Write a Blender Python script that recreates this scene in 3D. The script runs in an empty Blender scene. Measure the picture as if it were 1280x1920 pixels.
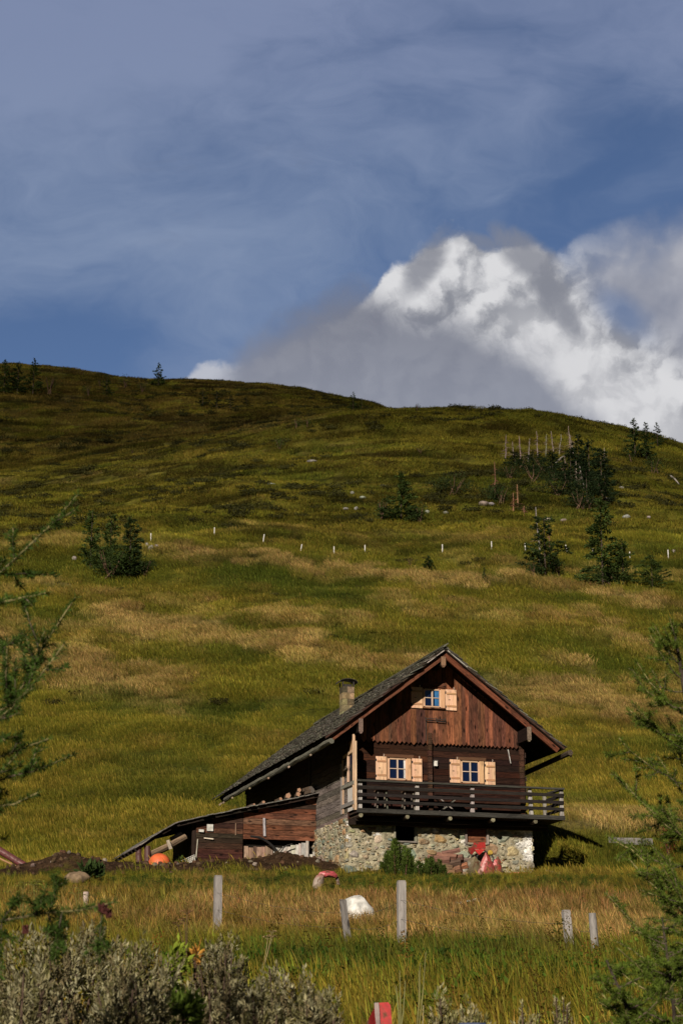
import bpy, math, random
import numpy as np
from mathutils import Vector, Matrix, Euler

# ------------------------------------------------------------------ camera, sun, sky, exposure
SC = bpy.context.scene
COL = SC.collection
F, P = 3570.0, 0.2814                       # focal length in photo pixels, upward pitch
CP, SP = math.cos(P), math.sin(P)
cam = bpy.data.cameras.new('camera')
cam_o = bpy.data.objects.new('camera', cam)
COL.objects.link(cam_o)
cam.sensor_fit = 'VERTICAL'
cam.sensor_height = 36.0
cam.sensor_width = 24.0
cam.lens = F / 1920 * 36.0
cam.clip_start = 0.2
cam.clip_end = 5000
cam.dof.use_dof = True
cam.dof.focus_distance = 66.0
cam.dof.aperture_fstop = 8.0
cam_o.rotation_euler = (math.pi / 2 + P, 0, 0)
SC.camera = cam_o

SUN_DIR = Vector((-0.37, -1.17, 0.575)).normalized()      # towards the sun: low, behind the camera, to the left
sun = bpy.data.lights.new('sun', 'SUN')
sun.energy = 5.0
sun.angle = math.radians(0.5)
sun.color = (1.0, 0.90, 0.76)
sun_o = bpy.data.objects.new('sun', sun)
COL.objects.link(sun_o)
sun_o.rotation_euler = SUN_DIR.to_track_quat('Z', 'Y').to_euler()

SC.view_settings.view_transform = 'Standard'
SC.view_settings.look = 'None'
SC.view_settings.exposure = 0.15
SC.view_settings.gamma = 1.0
SC.view_settings.use_curve_mapping = False
SC.cycles.max_bounces = 4
SC.cycles.diffuse_bounces = 2
SC.cycles.glossy_bounces = 2
SC.cycles.transmission_bounces = 2
SC.cycles.transparent_max_bounces = 16


class NT:
    """small helper round a node tree"""
    def __init__(s, tree):
        s.t = tree
        s.n = tree.nodes
        s.l = tree.links

    def node(s, typ, **kw):
        n = s.n.new(typ)
        for k, v in kw.items():
            setattr(n, k, v)
        return n

    def put(s, sock, v):
        if v is None:
            return
        if isinstance(v, bpy.types.NodeSocket):
            s.l.new(v, sock)
        else:
            if hasattr(sock.default_value, '__len__') and not hasattr(v, '__len__'):
                v = [v] * len(sock.default_value)
            if hasattr(sock.default_value, '__len__') and len(sock.default_value) == 4 and len(v) == 3:
                v = tuple(v) + (1,)
            sock.default_value = v

    def m(s, op, a, b=None, c=None, clamp=False):
        n = s.node('ShaderNodeMath', operation=op, use_clamp=clamp)
        s.put(n.inputs[0], a)
        s.put(n.inputs[1], b)
        s.put(n.inputs[2], c)
        return n.outputs[0]

    def vm(s, op, a, b=None):
        n = s.node('ShaderNodeVectorMath', operation=op)
        s.put(n.inputs[0], a)
        s.put(n.inputs[1], b)
        return n.outputs[0]

    def mix(s, f, a, b, bt='MIX'):
        n = s.node('ShaderNodeMix', data_type='RGBA', blend_type=bt)
        s.put(n.inputs[0], f)
        s.put(n.inputs[6], a)
        s.put(n.inputs[7], b)
        return n.outputs[2]

    def ss(s, x, lo, hi, a=0.0, b=1.0):
        n = s.node('ShaderNodeMapRange', interpolation_type='SMOOTHSTEP')
        s.put(n.inputs[0], x)
        for i, v in enumerate((lo, hi, a, b)):
            s.put(n.inputs[i + 1], v)
        return n.outputs[0]

    def noise(s, vec, scale, detail=4, rough=0.55, dist=0.0, ntype='FBM'):
        n = s.node('ShaderNodeTexNoise', noise_type=ntype)
        s.put(n.inputs['Vector'], vec)
        n.inputs['Scale'].default_value = scale
        n.inputs['Detail'].default_value = detail
        n.inputs['Roughness'].default_value = rough
        n.inputs['Distortion'].default_value = dist
        return n.outputs[0]

    def voro(s, vec, scale, feature='F1', out=0, detail=0):
        n = s.node('ShaderNodeTexVoronoi', feature=feature)
        s.put(n.inputs['Vector'], vec)
        n.inputs['Scale'].default_value = scale
        if 'Detail' in n.inputs:
            n.inputs['Detail'].default_value = detail
        return n.outputs[out]

    def curve(s, x, pts):
        n = s.node('ShaderNodeFloatCurve')
        c = n.mapping.curves[0]
        n.mapping.use_clip = False
        while len(c.points) > 2:
            c.points.remove(c.points[1])
        for i, (a, b) in enumerate(pts):
            if i < 2:
                c.points[i].location = (a, b)
            else:
                c.points.new(a, b)
        for q in c.points:
            q.handle_type = 'AUTO'
        n.mapping.update()
        s.put(n.inputs['Value'], x)
        return n.outputs[0]

    def comb(s, x, y, z=0.0):
        n = s.node('ShaderNodeCombineXYZ')
        for i, v in enumerate((x, y, z)):
            s.put(n.inputs[i], v)
        return n.outputs[0]


def make_world():
    w = bpy.data.worlds.new('World')
    SC.world = w
    w.use_nodes = True
    k = NT(w.node_tree)
    k.n.clear()
    out = k.node('ShaderNodeOutputWorld')
    bg = k.node('ShaderNodeBackground')
    sky = k.node('ShaderNodeTexSky', sky_type='NISHITA')
    sky.sun_disc = False
    sky.sun_elevation = math.asin(SUN_DIR.z)
    sky.sun_rotation = math.atan2(SUN_DIR.x, SUN_DIR.y)
    sky.altitude = 1800
    sky.air_density = 1.0
    sky.dust_density = 0.6
    sky.ozone_density = 2.0
    blue = k.mix(1.0, sky.outputs[0], (0.058, 0.060, 0.068), 'MULTIPLY')
    tc = k.node('ShaderNodeTexCoord')
    sep = k.node('ShaderNodeSeparateXYZ')
    k.l.new(tc.outputs['Generated'], sep.inputs[0])
    yy = k.m('MAXIMUM', sep.outputs[1], 0.15)
    u = k.m('DIVIDE', sep.outputs[0], yy)
    v = k.m('DIVIDE', sep.outputs[2], yy)
    X = k.m('MULTIPLY_ADD', u, 3.33, 0.64)                 # sky-plane coordinates on the far cloud deck
    Y = k.m('MULTIPLY_ADD', v, -2.99, 1.801)
    q = k.comb(X, Y)
    front = k.ss(sep.outputs[1], 0.3, 0.6)

    # high thin veil
    qs = k.vm('MULTIPLY', q, (0.9, 1.7, 1.0))
    warp = k.vm('ADD', qs, k.vm('MULTIPLY', k.comb(k.noise(qs, 2.2, 3), k.noise(k.vm('ADD', qs, (7, 3, 1)), 2.2, 3)), (0.5, 0.5, 0)))
    nv = k.m('MULTIPLY_ADD', k.noise(k.vm('ADD', warp, (4.4, 1.9, 0)), 6.5, 7, 0.6), 0.35, k.m('MULTIPLY', k.noise(warp, 2.1, 7, 0.56), 0.85))
    nv2 = k.noise(k.vm('ADD', warp, (3.1, 8.2, 0)), 0.9, 3, 0.5)
    # broad bands of veil: dense across the left, thinner at right middle, open blue low at left
    gl = k.m('ADD', k.ss(X, 0.95, 0.1, 0.0, 0.30), k.ss(Y, 0.35, 0.0, 0.0, 0.16))
    hole = k.m('MULTIPLY', k.ss(Y, 0.50, 0.64), k.ss(X, 0.45, 0.05))
    hole2 = k.m('MULTIPLY', k.ss(k.m('ABSOLUTE', k.m('SUBTRACT', Y, 0.27)), 0.16, 0.0), k.ss(X, 0.50, 0.75))
    veil = k.m('ADD', k.m('MULTIPLY', nv, 1.25), k.m('MULTIPLY', nv2, 0.75))
    veil = k.m('ADD', veil, gl)
    veil = k.m('SUBTRACT', veil, k.m('MULTIPLY', hole, 0.6))
    veil = k.m('SUBTRACT', veil, k.m('MULTIPLY', hole2, 0.06))
    veil = k.ss(veil, 0.86, 1.62, 0.0, 0.92)
    vcol = k.mix(k.ss(Y, 0.0, 0.5), (0.195, 0.240, 0.375), (0.210, 0.270, 0.400))
    c = k.mix(veil, blue, vcol)
    # faint darker scud
    sc = k.noise(k.vm('ADD', k.vm('MULTIPLY', q, (3.0, 5.0, 1)), (1.3, 2.2, 0)), 1.6, 6, 0.6, 0.6)
    scm = k.m('MULTIPLY', k.ss(sc, 0.52, 0.72), k.m('MULTIPLY', k.ss(k.m('ABSOLUTE', k.m('SUBTRACT', Y, 0.37)), 0.12, 0.02), k.ss(k.m('ABSOLUTE', k.m('SUBTRACT', X, 0.43)), 0.28, 0.08)))
    c = k.mix(k.m('MULTIPLY', scm, 0.55), c, (0.125, 0.150, 0.225))

    # the cumulus behind the hill
    qw = k.vm('ADD', q, k.vm('MULTIPLY', k.comb(k.m('SUBTRACT', k.noise(q, 9, 5, 0.6), 0.5), k.m('SUBTRACT', k.noise(k.vm('ADD', q, (5, 5, 0)), 9, 5, 0.6), 0.5)), (0.10, 0.10, 0)))

    def billow(vec):
        a = k.voro(vec, 11, 'SMOOTH_F1')
        b = k.voro(k.vm('ADD', vec, (3.3, 1.7, 0)), 27, 'SMOOTH_F1')
        d = k.noise(vec, 38, 6, 0.62)
        s1 = k.m('MULTIPLY', a, -1.0)
        s1 = k.m('ADD', s1, k.m('MULTIPLY', b, -0.42))
        return k.m('ADD', s1, k.m('MULTIPLY', d, 0.40))       # about -1 .. 0
    bl = billow(qw)
    bl_l = billow(k.vm('ADD', qw, (-0.018, -0.020, 0)))        # a step towards the sun
    big = k.noise(q, 5.0, 4, 0.55)
    top = k.curve(k.m('DIVIDE', X, 1.4), [(a / 1400, b / 1000) for a, b in ((0, 760), (300, 745), (345, 705), (375, 668), (450, 672), (560, 625), (650, 585), (695, 530), (735, 478), (790, 450), (880, 428), (960, 462), (1040, 478), (1120, 442), (1200, 418), (1280, 392), (1400, 380))])
    dep = k.m('SUBTRACT', Y, top)
    dep = k.m('ADD', dep, k.m('MULTIPLY_ADD', bl, 0.075, 0.030))
    dep = k.m('ADD', dep, k.m('MULTIPLY_ADD', big, 0.07, -0.035))
    hx = k.m('DIVIDE', k.m('SUBTRACT', X, 1.175), 0.060)
    hy = k.m('DIVIDE', k.m('SUBTRACT', k.m('MULTIPLY_ADD', k.m('SUBTRACT', X, 1.165), -0.55, Y), 0.590), 0.050)
    hd = k.m('SQRT', k.m('ADD', k.m('MULTIPLY', hx, hx), k.m('MULTIPLY', hy, hy)))
    hd = k.m('ADD', hd, k.m('MULTIPLY_ADD', big, 1.6, -0.8))
    gap = k.ss(hd, 1.25, 0.1, 0.0, 0.62)
    edge = k.ss(X, 1.0, 1.14, 0.020, 0.120)
    dens = k.ss(k.m('DIVIDE', dep, edge), -0.25, 1.0)
    dens = k.m('MULTIPLY', dens, k.m('SUBTRACT', 1.0, gap))
    dens = k.m('MULTIPLY', dens, k.ss(k.m('SUBTRACT', Y, top), -0.022, -0.004))
    low_l = k.m('MULTIPLY', k.ss(X, 0.56, 0.44), 0.62)
    lit = k.m('MULTIPLY_ADD', k.m('SUBTRACT', bl, bl_l), 1.6, 0.50)
    lit = k.m('ADD', lit, k.m('MULTIPLY_ADD', bl, 0.45, 0.28))
    lit = k.m('ADD', lit, k.m('MULTIPLY_ADD', k.noise(q, 4.2, 5, 0.6), 1.1, -0.55))
    lit = k.m('SUBTRACT', lit, k.m('MULTIPLY', k.ss(X, 1.05, 1.2), k.m('MULTIPLY', k.ss(Y, 0.68, 0.55), 0.30)))
    lit = k.ss(lit, 0.05, 0.95)
    ccol = k.mix(lit, (0.225, 0.235, 0.270), (0.63, 0.63, 0.645))
    far_r = k.m('MULTIPLY', k.ss(X, 1.02, 1.16), k.ss(k.m('SUBTRACT', Y, k.m('MULTIPLY', X, 0.55)), 0.03, -0.10))
    ccol = k.mix(k.m('MULTIPLY', far_r, 0.90), ccol, k.mix(k.ss(big, 0.3, 0.7), (0.195, 0.215, 0.285), (0.335, 0.345, 0.395)))
    white = k.m('MULTIPLY', k.ss(k.m('SUBTRACT', Y, k.m('MULTIPLY', X, 0.62)), -0.10, 0.02), k.ss(X, 0.88, 1.02))
    ccol = k.mix(k.m('MULTIPLY', white, 0.55), ccol, (0.58, 0.58, 0.60))

    ccol = k.mix(low_l, ccol, (0.30, 0.33, 0.42))
    # dark shreds in front of the white tower
    shn = k.noise(k.vm('ADD', qw, (9.1, 4.0, 0)), 6.5, 5, 0.6, 0.4)

    def shred(x0, y0, dx, dy, ln, wd):
        n = math.hypot(dx, dy)
        ax, ay = dx / n, dy / n
        a = k.m('ADD', k.m('MULTIPLY', k.m('SUBTRACT', X, x0), ax), k.m('MULTIPLY', k.m('SUBTRACT', Y, y0), ay))
        b = k.m('ADD', k.m('MULTIPLY', k.m('SUBTRACT', X, x0), -ay), k.m('MULTIPLY', k.m('SUBTRACT', Y, y0), ax))
        a = k.m('DIVIDE', a, ln)
        b = k.m('DIVIDE', b, wd)
        r = k.m('ADD', k.m('MULTIPLY', a, a), k.m('MULTIPLY', b, b))
        r = k.m('ADD', r, k.m('MULTIPLY_ADD', shn, 2.4, -1.2))
        return k.ss(r, 1.25, 0.1)
    sh = k.m('MAXIMUM', shred(0.800, 0.500, -0.55, 0.8, 0.10, 0.032), shred(0.985, 0.478, 0.6, 0.45, 0.085, 0.042))
    sh = k.m('MAXIMUM', sh, shred(1.045, 0.570, 0.5, 0.8, 0.09, 0.03))
    sh = k.m('MAXIMUM', sh, k.m('MULTIPLY', shred(0.89, 0.455, 1.0, 0.25, 0.08, 0.02), 0.7))
    c = k.mix(k.m('MULTIPLY', dens, front), c, ccol)
    c = k.mix(k.m('MULTIPLY', k.m('MULTIPLY', sh, front), 0.86), c, (0.205, 0.215, 0.255))

    # the grey bank in front, close over the hill
    gt = k.curve(k.m('DIVIDE', X, 1.4), [(a / 1400, b / 1000) for a, b in ((0, 900), (330, 820), (410, 715), (470, 650), (560, 583), (630, 545), (690, 545), (770, 578), (850, 592), (930, 630), (1000, 665), (1060, 715), (1140, 790), (1280, 900), (1400, 950))])
    gd = k.m('SUBTRACT', Y, gt)
    gd = k.m('ADD', gd, k.m('MULTIPLY_ADD', k.noise(qw, 7, 6, 0.58), 0.13, -0.065))
    gm = k.ss(gd, -0.03, 0.06)
    gcol = k.mix(k.ss(Y, 0.56, 0.76), (0.155, 0.165, 0.210), (0.205, 0.220, 0.275))
    gcol = k.mix(k.noise(qw, 5, 5, 0.55), gcol, k.mix(1.0, gcol, (1.18, 1.18, 1.16), 'MULTIPLY'))
    c = k.mix(k.m('MULTIPLY', k.m('MULTIPLY', gm, front), 0.93), c, gcol)
    c = k.mix(k.m('LESS_THAN', sep.outputs[2], -0.02), c, (0.03, 0.03, 0.02))
    # everything above is written in display units; the background strength is 0.1
    k.l.new(k.mix(1.0, c, (10.0, 10.0, 10.0), 'MULTIPLY'), bg.inputs[0])
    bg.inputs[1].default_value = 0.1
    # the rest of the sky dome: plain blue, dimmed to deepen the shade in view
    bg2 = k.node('ShaderNodeBackground')
    c2 = k.mix(1.0, blue, (0.12, 0.12, 0.125), 'MULTIPLY')
    c2 = k.mix(k.m('LESS_THAN', sep.outputs[2], -0.02), c2, (0.03, 0.03, 0.02))
    k.l.new(k.mix(1.0, c2, (10.0, 10.0, 10.0), 'MULTIPLY'), bg2.inputs[0])
    bg2.inputs[1].default_value = 0.1
    side = k.m('MULTIPLY', k.ss(k.m('ABSOLUTE', u), 1.0, 0.5), k.m('MULTIPLY', k.ss(v, 0.08, 0.16), k.ss(v, 1.5, 0.9)))
    ms = k.node('ShaderNodeMixShader')
    k.l.new(k.m('MULTIPLY', front, side), ms.inputs[0])
    k.l.new(bg2.outputs[0], ms.inputs[1])
    k.l.new(bg.outputs[0], ms.inputs[2])
    k.l.new(ms.outputs[0], out.inputs[0])
    w.cycles.sampling_method = 'MANUAL'
    w.cycles.sample_map_resolution = 256


make_world()

# ------------------------------------------------------------------ helpers
rng = np.random.default_rng(7)


def hash01(ix, iy, seed):
    h = (ix.astype(np.int64) * 374761393 + iy.astype(np.int64) * 668265263 + seed * 982451653) & 0xFFFFFFFF
    h = ((h ^ (h >> 13)) * 1274126177) & 0xFFFFFFFF
    h = h ^ (h >> 16)
    return (h & 0xFFFFFF) / float(0x1000000)


def vnoise(x, y, seed=0):
    x = np.asarray(x, float)
    y = np.asarray(y, float)
    ix, iy = np.floor(x), np.floor(y)
    fx, fy = x - ix, y - iy
    fx = fx * fx * (3 - 2 * fx)
    fy = fy * fy * (3 - 2 * fy)
    a, b = hash01(ix, iy, seed), hash01(ix + 1, iy, seed)
    c, d = hash01(ix, iy + 1, seed), hash01(ix + 1, iy + 1, seed)
    return (a * (1 - fx) + b * fx) * (1 - fy) + (c * (1 - fx) + d * fx) * fy


def fbm(x, y, seed=0, oct=4, gain=0.5):
    s, a, t = 0, 1.0, 0
    for i in range(oct):
        s = s + a * vnoise(np.asarray(x) * 2 ** i + 17.3 * i, np.asarray(y) * 2 ** i - 9.1 * i, seed + i)
        t += a
        a *= gain
    return s / t


def smooth(x, a, b):
    t = np.clip((np.asarray(x, float) - a) / (b - a), 0, 1)
    return t * t * (3 - 2 * t)


def tag(o, label=None, cat=None, group=None, kind=None):
    if label:
        o['label'] = label
    if cat:
        o['category'] = cat
    if group:
        o['group'] = group
    if kind:
        o['kind'] = kind
    return o


def empty(name, loc=(0, 0, 0), rz=0.0, parent=None):
    o = bpy.data.objects.new(name, None)
    o.empty_display_size = 0.2
    COL.objects.link(o)
    o.location = loc
    o.rotation_euler = (0, 0, rz)
    if parent:
        o.parent = parent
    return o


def link_mesh(name, me, mat, parent=None, loc=None, rz=None):
    o = bpy.data.objects.new(name, me)
    COL.objects.link(o)
    if mat is not None and not me.materials:
        for mm in (mat if isinstance(mat, (list, tuple)) else [mat]):
            me.materials.append(mm)
    if parent:
        o.parent = parent
    if loc is not None:
        o.location = loc
    if rz is not None:
        o.rotation_euler = (0, 0, rz)
    return o


def raw_mesh(name, V, groups, col=None, gco=None, smooth_faces=False):
    """groups: list of (m,k) index arrays"""
    me = bpy.data.meshes.new(name)
    V = np.asarray(V, np.float32)
    me.vertices.add(len(V))
    me.vertices.foreach_set('co', V.ravel())
    groups = [np.asarray(g, np.int32) for g in groups if len(g)]
    if groups:
        loops = np.concatenate([g.ravel() for g in groups])
        tot = np.concatenate([np.full(len(g), g.shape[1], np.int32) for g in groups])
        start = np.concatenate([[0], np.cumsum(tot)[:-1]]).astype(np.int32)
        me.loops.add(len(loops))
        me.loops.foreach_set('vertex_index', loops)
        me.polygons.add(len(tot))
        me.polygons.foreach_set('loop_start', start)
        me.polygons.foreach_set('use_smooth', np.full(len(tot), bool(smooth_faces)))
    if col is not None:
        c = np.ones((len(V), 4), np.float32)
        c[:, :3] = col
        me.attributes.new('col', 'FLOAT_COLOR', 'POINT').data.foreach_set('color', c.ravel())
    if gco is not None:
        me.attributes.new('gco', 'FLOAT_VECTOR', 'POINT').data.foreach_set('vector', np.asarray(gco, np.float32).ravel())
    me.update(calc_edges=True)
    me.validate()
    return me


class MB:
    """collects shapes; build() links them as one mesh object"""
    def __init__(s):
        s.V, s.F, s.C, s.G, s.n = [], {}, [], [], 0

    def add(s, V, F, col=(0.5, 0.5, 0.5), gco=None):
        V = np.asarray(V, float).reshape(-1, 3)
        s.V.append(V)
        c = np.asarray(col, float)
        s.C.append(np.broadcast_to(c, (len(V), 3)) if c.ndim == 1 else c)
        s.G.append(V if gco is None else np.asarray(gco, float))
        for f in F:
            f = np.asarray(f, int)
            if f.ndim == 1:
                f = f[None]
            s.F.setdefault(f.shape[1], []).append(f + s.n)
        s.n += len(V)
        return s

    def board(s, p0, p1, w, t, wdir, col, seg=1, jit=0.0, taper=1.0, point=0.0, r=None):
        """a plank from p0 to p1: w across wdir, t across the third direction"""
        r = r or rng
        p0, p1 = np.asarray(p0, float), np.asarray(p1, float)
        a = p1 - p0
        L = np.linalg.norm(a)
        a = a / L
        wd = np.asarray(wdir, float)
        wd = wd - a * wd.dot(a)
        wd /= np.linalg.norm(wd)
        td = np.cross(a, wd)
        off = r.uniform(0, 40, 3)
        V, G = [], []
        for i in range(seg + 1):
            f = i / seg
            c = p0 + a * L * f
            sc = 1 + (taper - 1) * f
            jw = r.uniform(-jit, jit, 4) if jit else np.zeros(4)
            jt = r.uniform(-jit, jit, 4) * 0.5 if jit else np.zeros(4)
            for q, (x, y) in enumerate(((-1, -1), (1, -1), (1, 1), (-1, 1))):
                V.append(c + wd * x * (w / 2 * sc + jw[q]) + td * y * (t / 2 + jt[q]))
                G.append(off + (L * f, x * w / 2, y * t / 2))
        F = []
        for i in range(seg):
            b = i * 4
            for q in range(4):
                F.append((b + q, b + (q + 1) % 4, b + 4 + (q + 1) % 4, b + 4 + q))
        e = seg * 4
        F.append((3, 2, 1, 0))
        if point:
            k = len(V)
            for y in (-1, 1):
                V.append(p1 + a * point + td * y * t / 2)
                G.append(off + (L + point, 0, y * t / 2))
            F3 = [(e, e + 1, k), (e + 3, k + 1, e + 2)]
            F += [(e + 1, e + 2, k + 1, k), (e + 3, e, k, k + 1)]
            return s.add(V, [np.array(F), np.array(F3)], col, G)
        F.append((e, e + 1, e + 2, e + 3))
        return s.add(V, [np.array(F)], col, G)

    def box(s, lo, hi, col, axis=0):
        lo, hi = np.asarray(lo, float), np.asarray(hi, float)
        c = (lo + hi) / 2
        d = hi - lo
        p0, p1 = c.copy(), c.copy()
        p0[axis], p1[axis] = lo[axis], hi[axis]
        wa = (axis + 1) % 3
        wd = np.zeros(3)
        wd[wa] = 1
        return s.board(p0, p1, d[wa], d[(axis + 2) % 3], wd, col)

    def tube(s, pts, rad, col, n=8, caps=True, jit=0.0, hollow=0.0):
        pts = np.asarray(pts, float)
        m = len(pts)
        rad = np.broadcast_to(np.asarray(rad, float), (m,))
        off = rng.uniform(0, 40, 3)
        tan = np.gradient(pts, axis=0)
        tan /= np.linalg.norm(tan, axis=1)[:, None] + 1e-9
        ref = np.array((0, 0, 1.0)) if abs(tan[0, 2]) < 0.9 else np.array((1.0, 0, 0))
        V, G = [], []
        L = 0
        ang = np.arange(n) / n * 2 * np.pi
        for i in range(m):
            if i:
                L += np.linalg.norm(pts[i] - pts[i - 1])
            u = np.cross(tan[i], ref)
            u /= np.linalg.norm(u) + 1e-9
            v = np.cross(u, tan[i])
            rr = rad[i] * (1 + (rng.uniform(-jit, jit, n) if jit else 0))
            ring = pts[i] + np.outer(np.cos(ang) * rr, u) + np.outer(np.sin(ang) * rr, v)
            V.append(ring)
            G.append(np.stack([np.full(n, L), np.cos(ang) * rad[i], np.sin(ang) * rad[i]], 1) + off)
        V, G = np.concatenate(V), np.concatenate(G)
        j = np.arange(n)
        F = np.concatenate([np.stack([i * n + j, i * n + (j + 1) % n, (i + 1) * n + (j + 1) % n, (i + 1) * n + j], 1) for i in range(m - 1)])
        fs = [F]
        if caps and not hollow:
            fs += [np.arange(n)[::-1], np.arange(n) + (m - 1) * n]
        return s.add(V, fs, col, G)

    def leaves(s, C, D, S, l, w, col, mid=0.45, fold=0.0):
        """diamond leaves: centre-of-base C, unit length dirs D, side dirs S"""
        C, D, S = (np.asarray(a, float) for a in (C, D, S))
        n = len(C)
        l = np.broadcast_to(np.asarray(l, float), (n,))[:, None]
        w = np.broadcast_to(np.asarray(w, float), (n,))[:, None]
        N = np.cross(D, S)
        V = np.stack([C, C + D * l * mid + S * w / 2 + N * w * fold, C + D * l, C + D * l * mid - S * w / 2 + N * w * fold], 1).reshape(-1, 3)
        F = np.arange(4 * n).reshape(n, 4)
        col = np.asarray(col, float)
        if col.ndim == 2:
            col = np.repeat(col, 4, axis=0)
        return s.add(V, [F], col)

    def build(s, name, mat, parent=None, off=None, smooth_faces=False, loc=None, rz=None):
        V = np.concatenate(s.V)
        if off is not None:
            V = V - np.asarray(off, float)
        me = raw_mesh(name, V, [np.concatenate(f) for f in s.F.values()], np.concatenate(s.C), np.concatenate(s.G), smooth_faces)
        return link_mesh(name, me, mat, parent, loc, rz)


def unit(v):
    v = np.asarray(v, float)
    return v / (np.linalg.norm(v, axis=-1, keepdims=True) + 1e-9)


def rand_dirs(n, r, up=0.0):
    d = unit(r.normal(size=(n, 3)))
    d[:, 2] += up
    return unit(d)


def perp(d, r):
    return unit(np.cross(d, unit(r.normal(size=d.shape))))


# ------------------------------------------------------------------ materials
def mat_new(name):
    m = bpy.data.materials.new(name)
    m.use_nodes = True
    k = NT(m.node_tree)
    b = k.n['Principled BSDF']
    return m, k, b


def attr(k, name, typ='GEOMETRY'):
    n = k.node('ShaderNodeAttribute', attribute_name=name, attribute_type=typ)
    return n


def bump(k, b, h, strength=0.4, dist=0.01):
    n = k.node('ShaderNodeBump')
    n.inputs['Strength'].default_value = strength
    n.inputs['Distance'].default_value = dist
    k.put(n.inputs['Height'], h)
    k.l.new(n.outputs[0], b.inputs['Normal'])


def mat_wood(name, rough=0.75, contrast=1.0, knots=0.0, stain=0.0, spec=0.25):
    m, k, b = mat_new(name)
    col = attr(k, 'col').outputs['Color']
    g = attr(k, 'gco').outputs['Vector']
    gs = k.vm('MULTIPLY', g, (0.9, 16.0, 16.0))
    wv = k.vm('ADD', gs, k.vm('MULTIPLY', k.comb(0.0, k.noise(g, 1.6, 2), k.noise(g, 1.9, 2)), (0, 4.0, 4.0)))
    n1 = k.noise(wv, 1.6, 6, 0.62)
    n2 = k.noise(k.vm('MULTIPLY', g, (0.5, 3.0, 3.0)), 1.0, 4)
    n3 = k.noise(k.vm('MULTIPLY', g, (1.4, 60.0, 60.0)), 1.0, 3)
    f = k.m('MULTIPLY', k.ss(n1, 0.28, 0.72, 1 - 0.55 * contrast, 1 + 0.35 * contrast), k.ss(n2, 0.3, 0.7, 1 - 0.3 * contrast, 1 + 0.2 * contrast))
    crack = k.ss(n3, 0.30, 0.40, 0.45, 1.0)
    f = k.m('MULTIPLY', f, crack)
    if knots:
        kv = k.voro(k.vm('MULTIPLY', g, (1.6, 4.2, 4.2)), 1.3)
        f = k.m('MULTIPLY', f, k.ss(kv, 0.10, 0.26, 1 - knots, 1.0))
    c = k.mix(1.0, col, k.comb(f, f, f), 'MULTIPLY')
    if stain:
        sn = k.noise(g, 0.8, 5, 0.6)
        c = k.mix(k.ss(sn, 0.48, 0.7, 0.0, stain), c, (0.018, 0.012, 0.010))
    k.l.new(c, b.inputs['Base Color'])
    b.inputs['Roughness'].default_value = rough
    b.inputs['Specular IOR Level'].default_value = spec
    bump(k, b, k.m('MULTIPLY', n1, crack), 0.5, 0.012)
    return m


def mat_col(name, rough=0.8, spec=0.2, nscale=6.0, amount=0.35, bumps=0.3, bscale=30, metallic=0.0):
    m, k, b = mat_new(name)
    col = attr(k, 'col').outputs['Color']
    g = attr(k, 'gco').outputs['Vector']
    n = k.noise(g, nscale, 6, 0.6)
    f = k.ss(n, 0.3, 0.7, 1 - amount, 1 + amount)
    k.l.new(k.mix(1.0, col, k.comb(f, f, f), 'MULTIPLY'), b.inputs['Base Color'])
    b.inputs['Roughness'].default_value = rough
    b.inputs['Specular IOR Level'].default_value = spec
    b.inputs['Metallic'].default_value = metallic
    if bumps:
        bump(k, b, k.noise(g, bscale, 4, 0.6), bumps, 0.01)
    return m


def mat_rusty(name, rust=(0.10, 0.045, 0.02), scale=5.0, lo=0.5, hi=0.62, rough=0.45):
    m, k, b = mat_new(name)
    col = attr(k, 'col').outputs['Color']
    g = attr(k, 'gco').outputs['Vector']
    n = k.noise(g, scale, 6, 0.65, 0.3)
    n2 = k.noise(g, scale * 5, 4, 0.6)
    fade = k.ss(n2, 0.3, 0.7, 0.75, 1.15)
    c = k.mix(k.ss(n, lo, hi), k.mix(1.0, col, k.comb(fade, fade, fade), 'MULTIPLY'), rust)
    k.l.new(c, b.inputs['Base Color'])
    k.put(b.inputs['Roughness'], k.ss(n, lo, hi, rough, 0.85))
    bump(k, b, n2, 0.15, 0.005)
    return m


def mat_leaf(name, instancer=False, trans=0.25, rough=0.7, spec=0.08, var=0.25):
    m, k, b = mat_new(name)
    col = attr(k, 'col').outputs['Color']
    if instancer:
        ic = attr(k, 'icol', 'INSTANCER').outputs['Color']
        col = k.mix(1.0, col, ic, 'MULTIPLY')
    else:
        geo = k.node('ShaderNodeNewGeometry')
        n = k.noise(geo.outputs['Position'], 3.0, 3)
        f = k.ss(n, 0.3, 0.7, 1 - var, 1 + var)
        col = k.mix(1.0, col, k.comb(f, f, f), 'MULTIPLY')
    k.l.new(col, b.inputs['Base Color'])
    b.inputs['Roughness'].default_value = rough
    b.inputs['Specular IOR Level'].default_value = spec
    if trans:
        t = k.node('ShaderNodeBsdfTranslucent')
        k.l.new(k.mix(1.0, col, (1.25, 1.3, 0.7), 'MULTIPLY'), t.inputs[0])
        mx = k.node('ShaderNodeMixShader')
        mx.inputs[0].default_value = trans
        k.l.new(b.outputs[0], mx.inputs[1])
        k.l.new(t.outputs[0], mx.inputs[2])
        k.l.new(mx.outputs[0], k.n['Material Output'].inputs[0])
    return m


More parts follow.
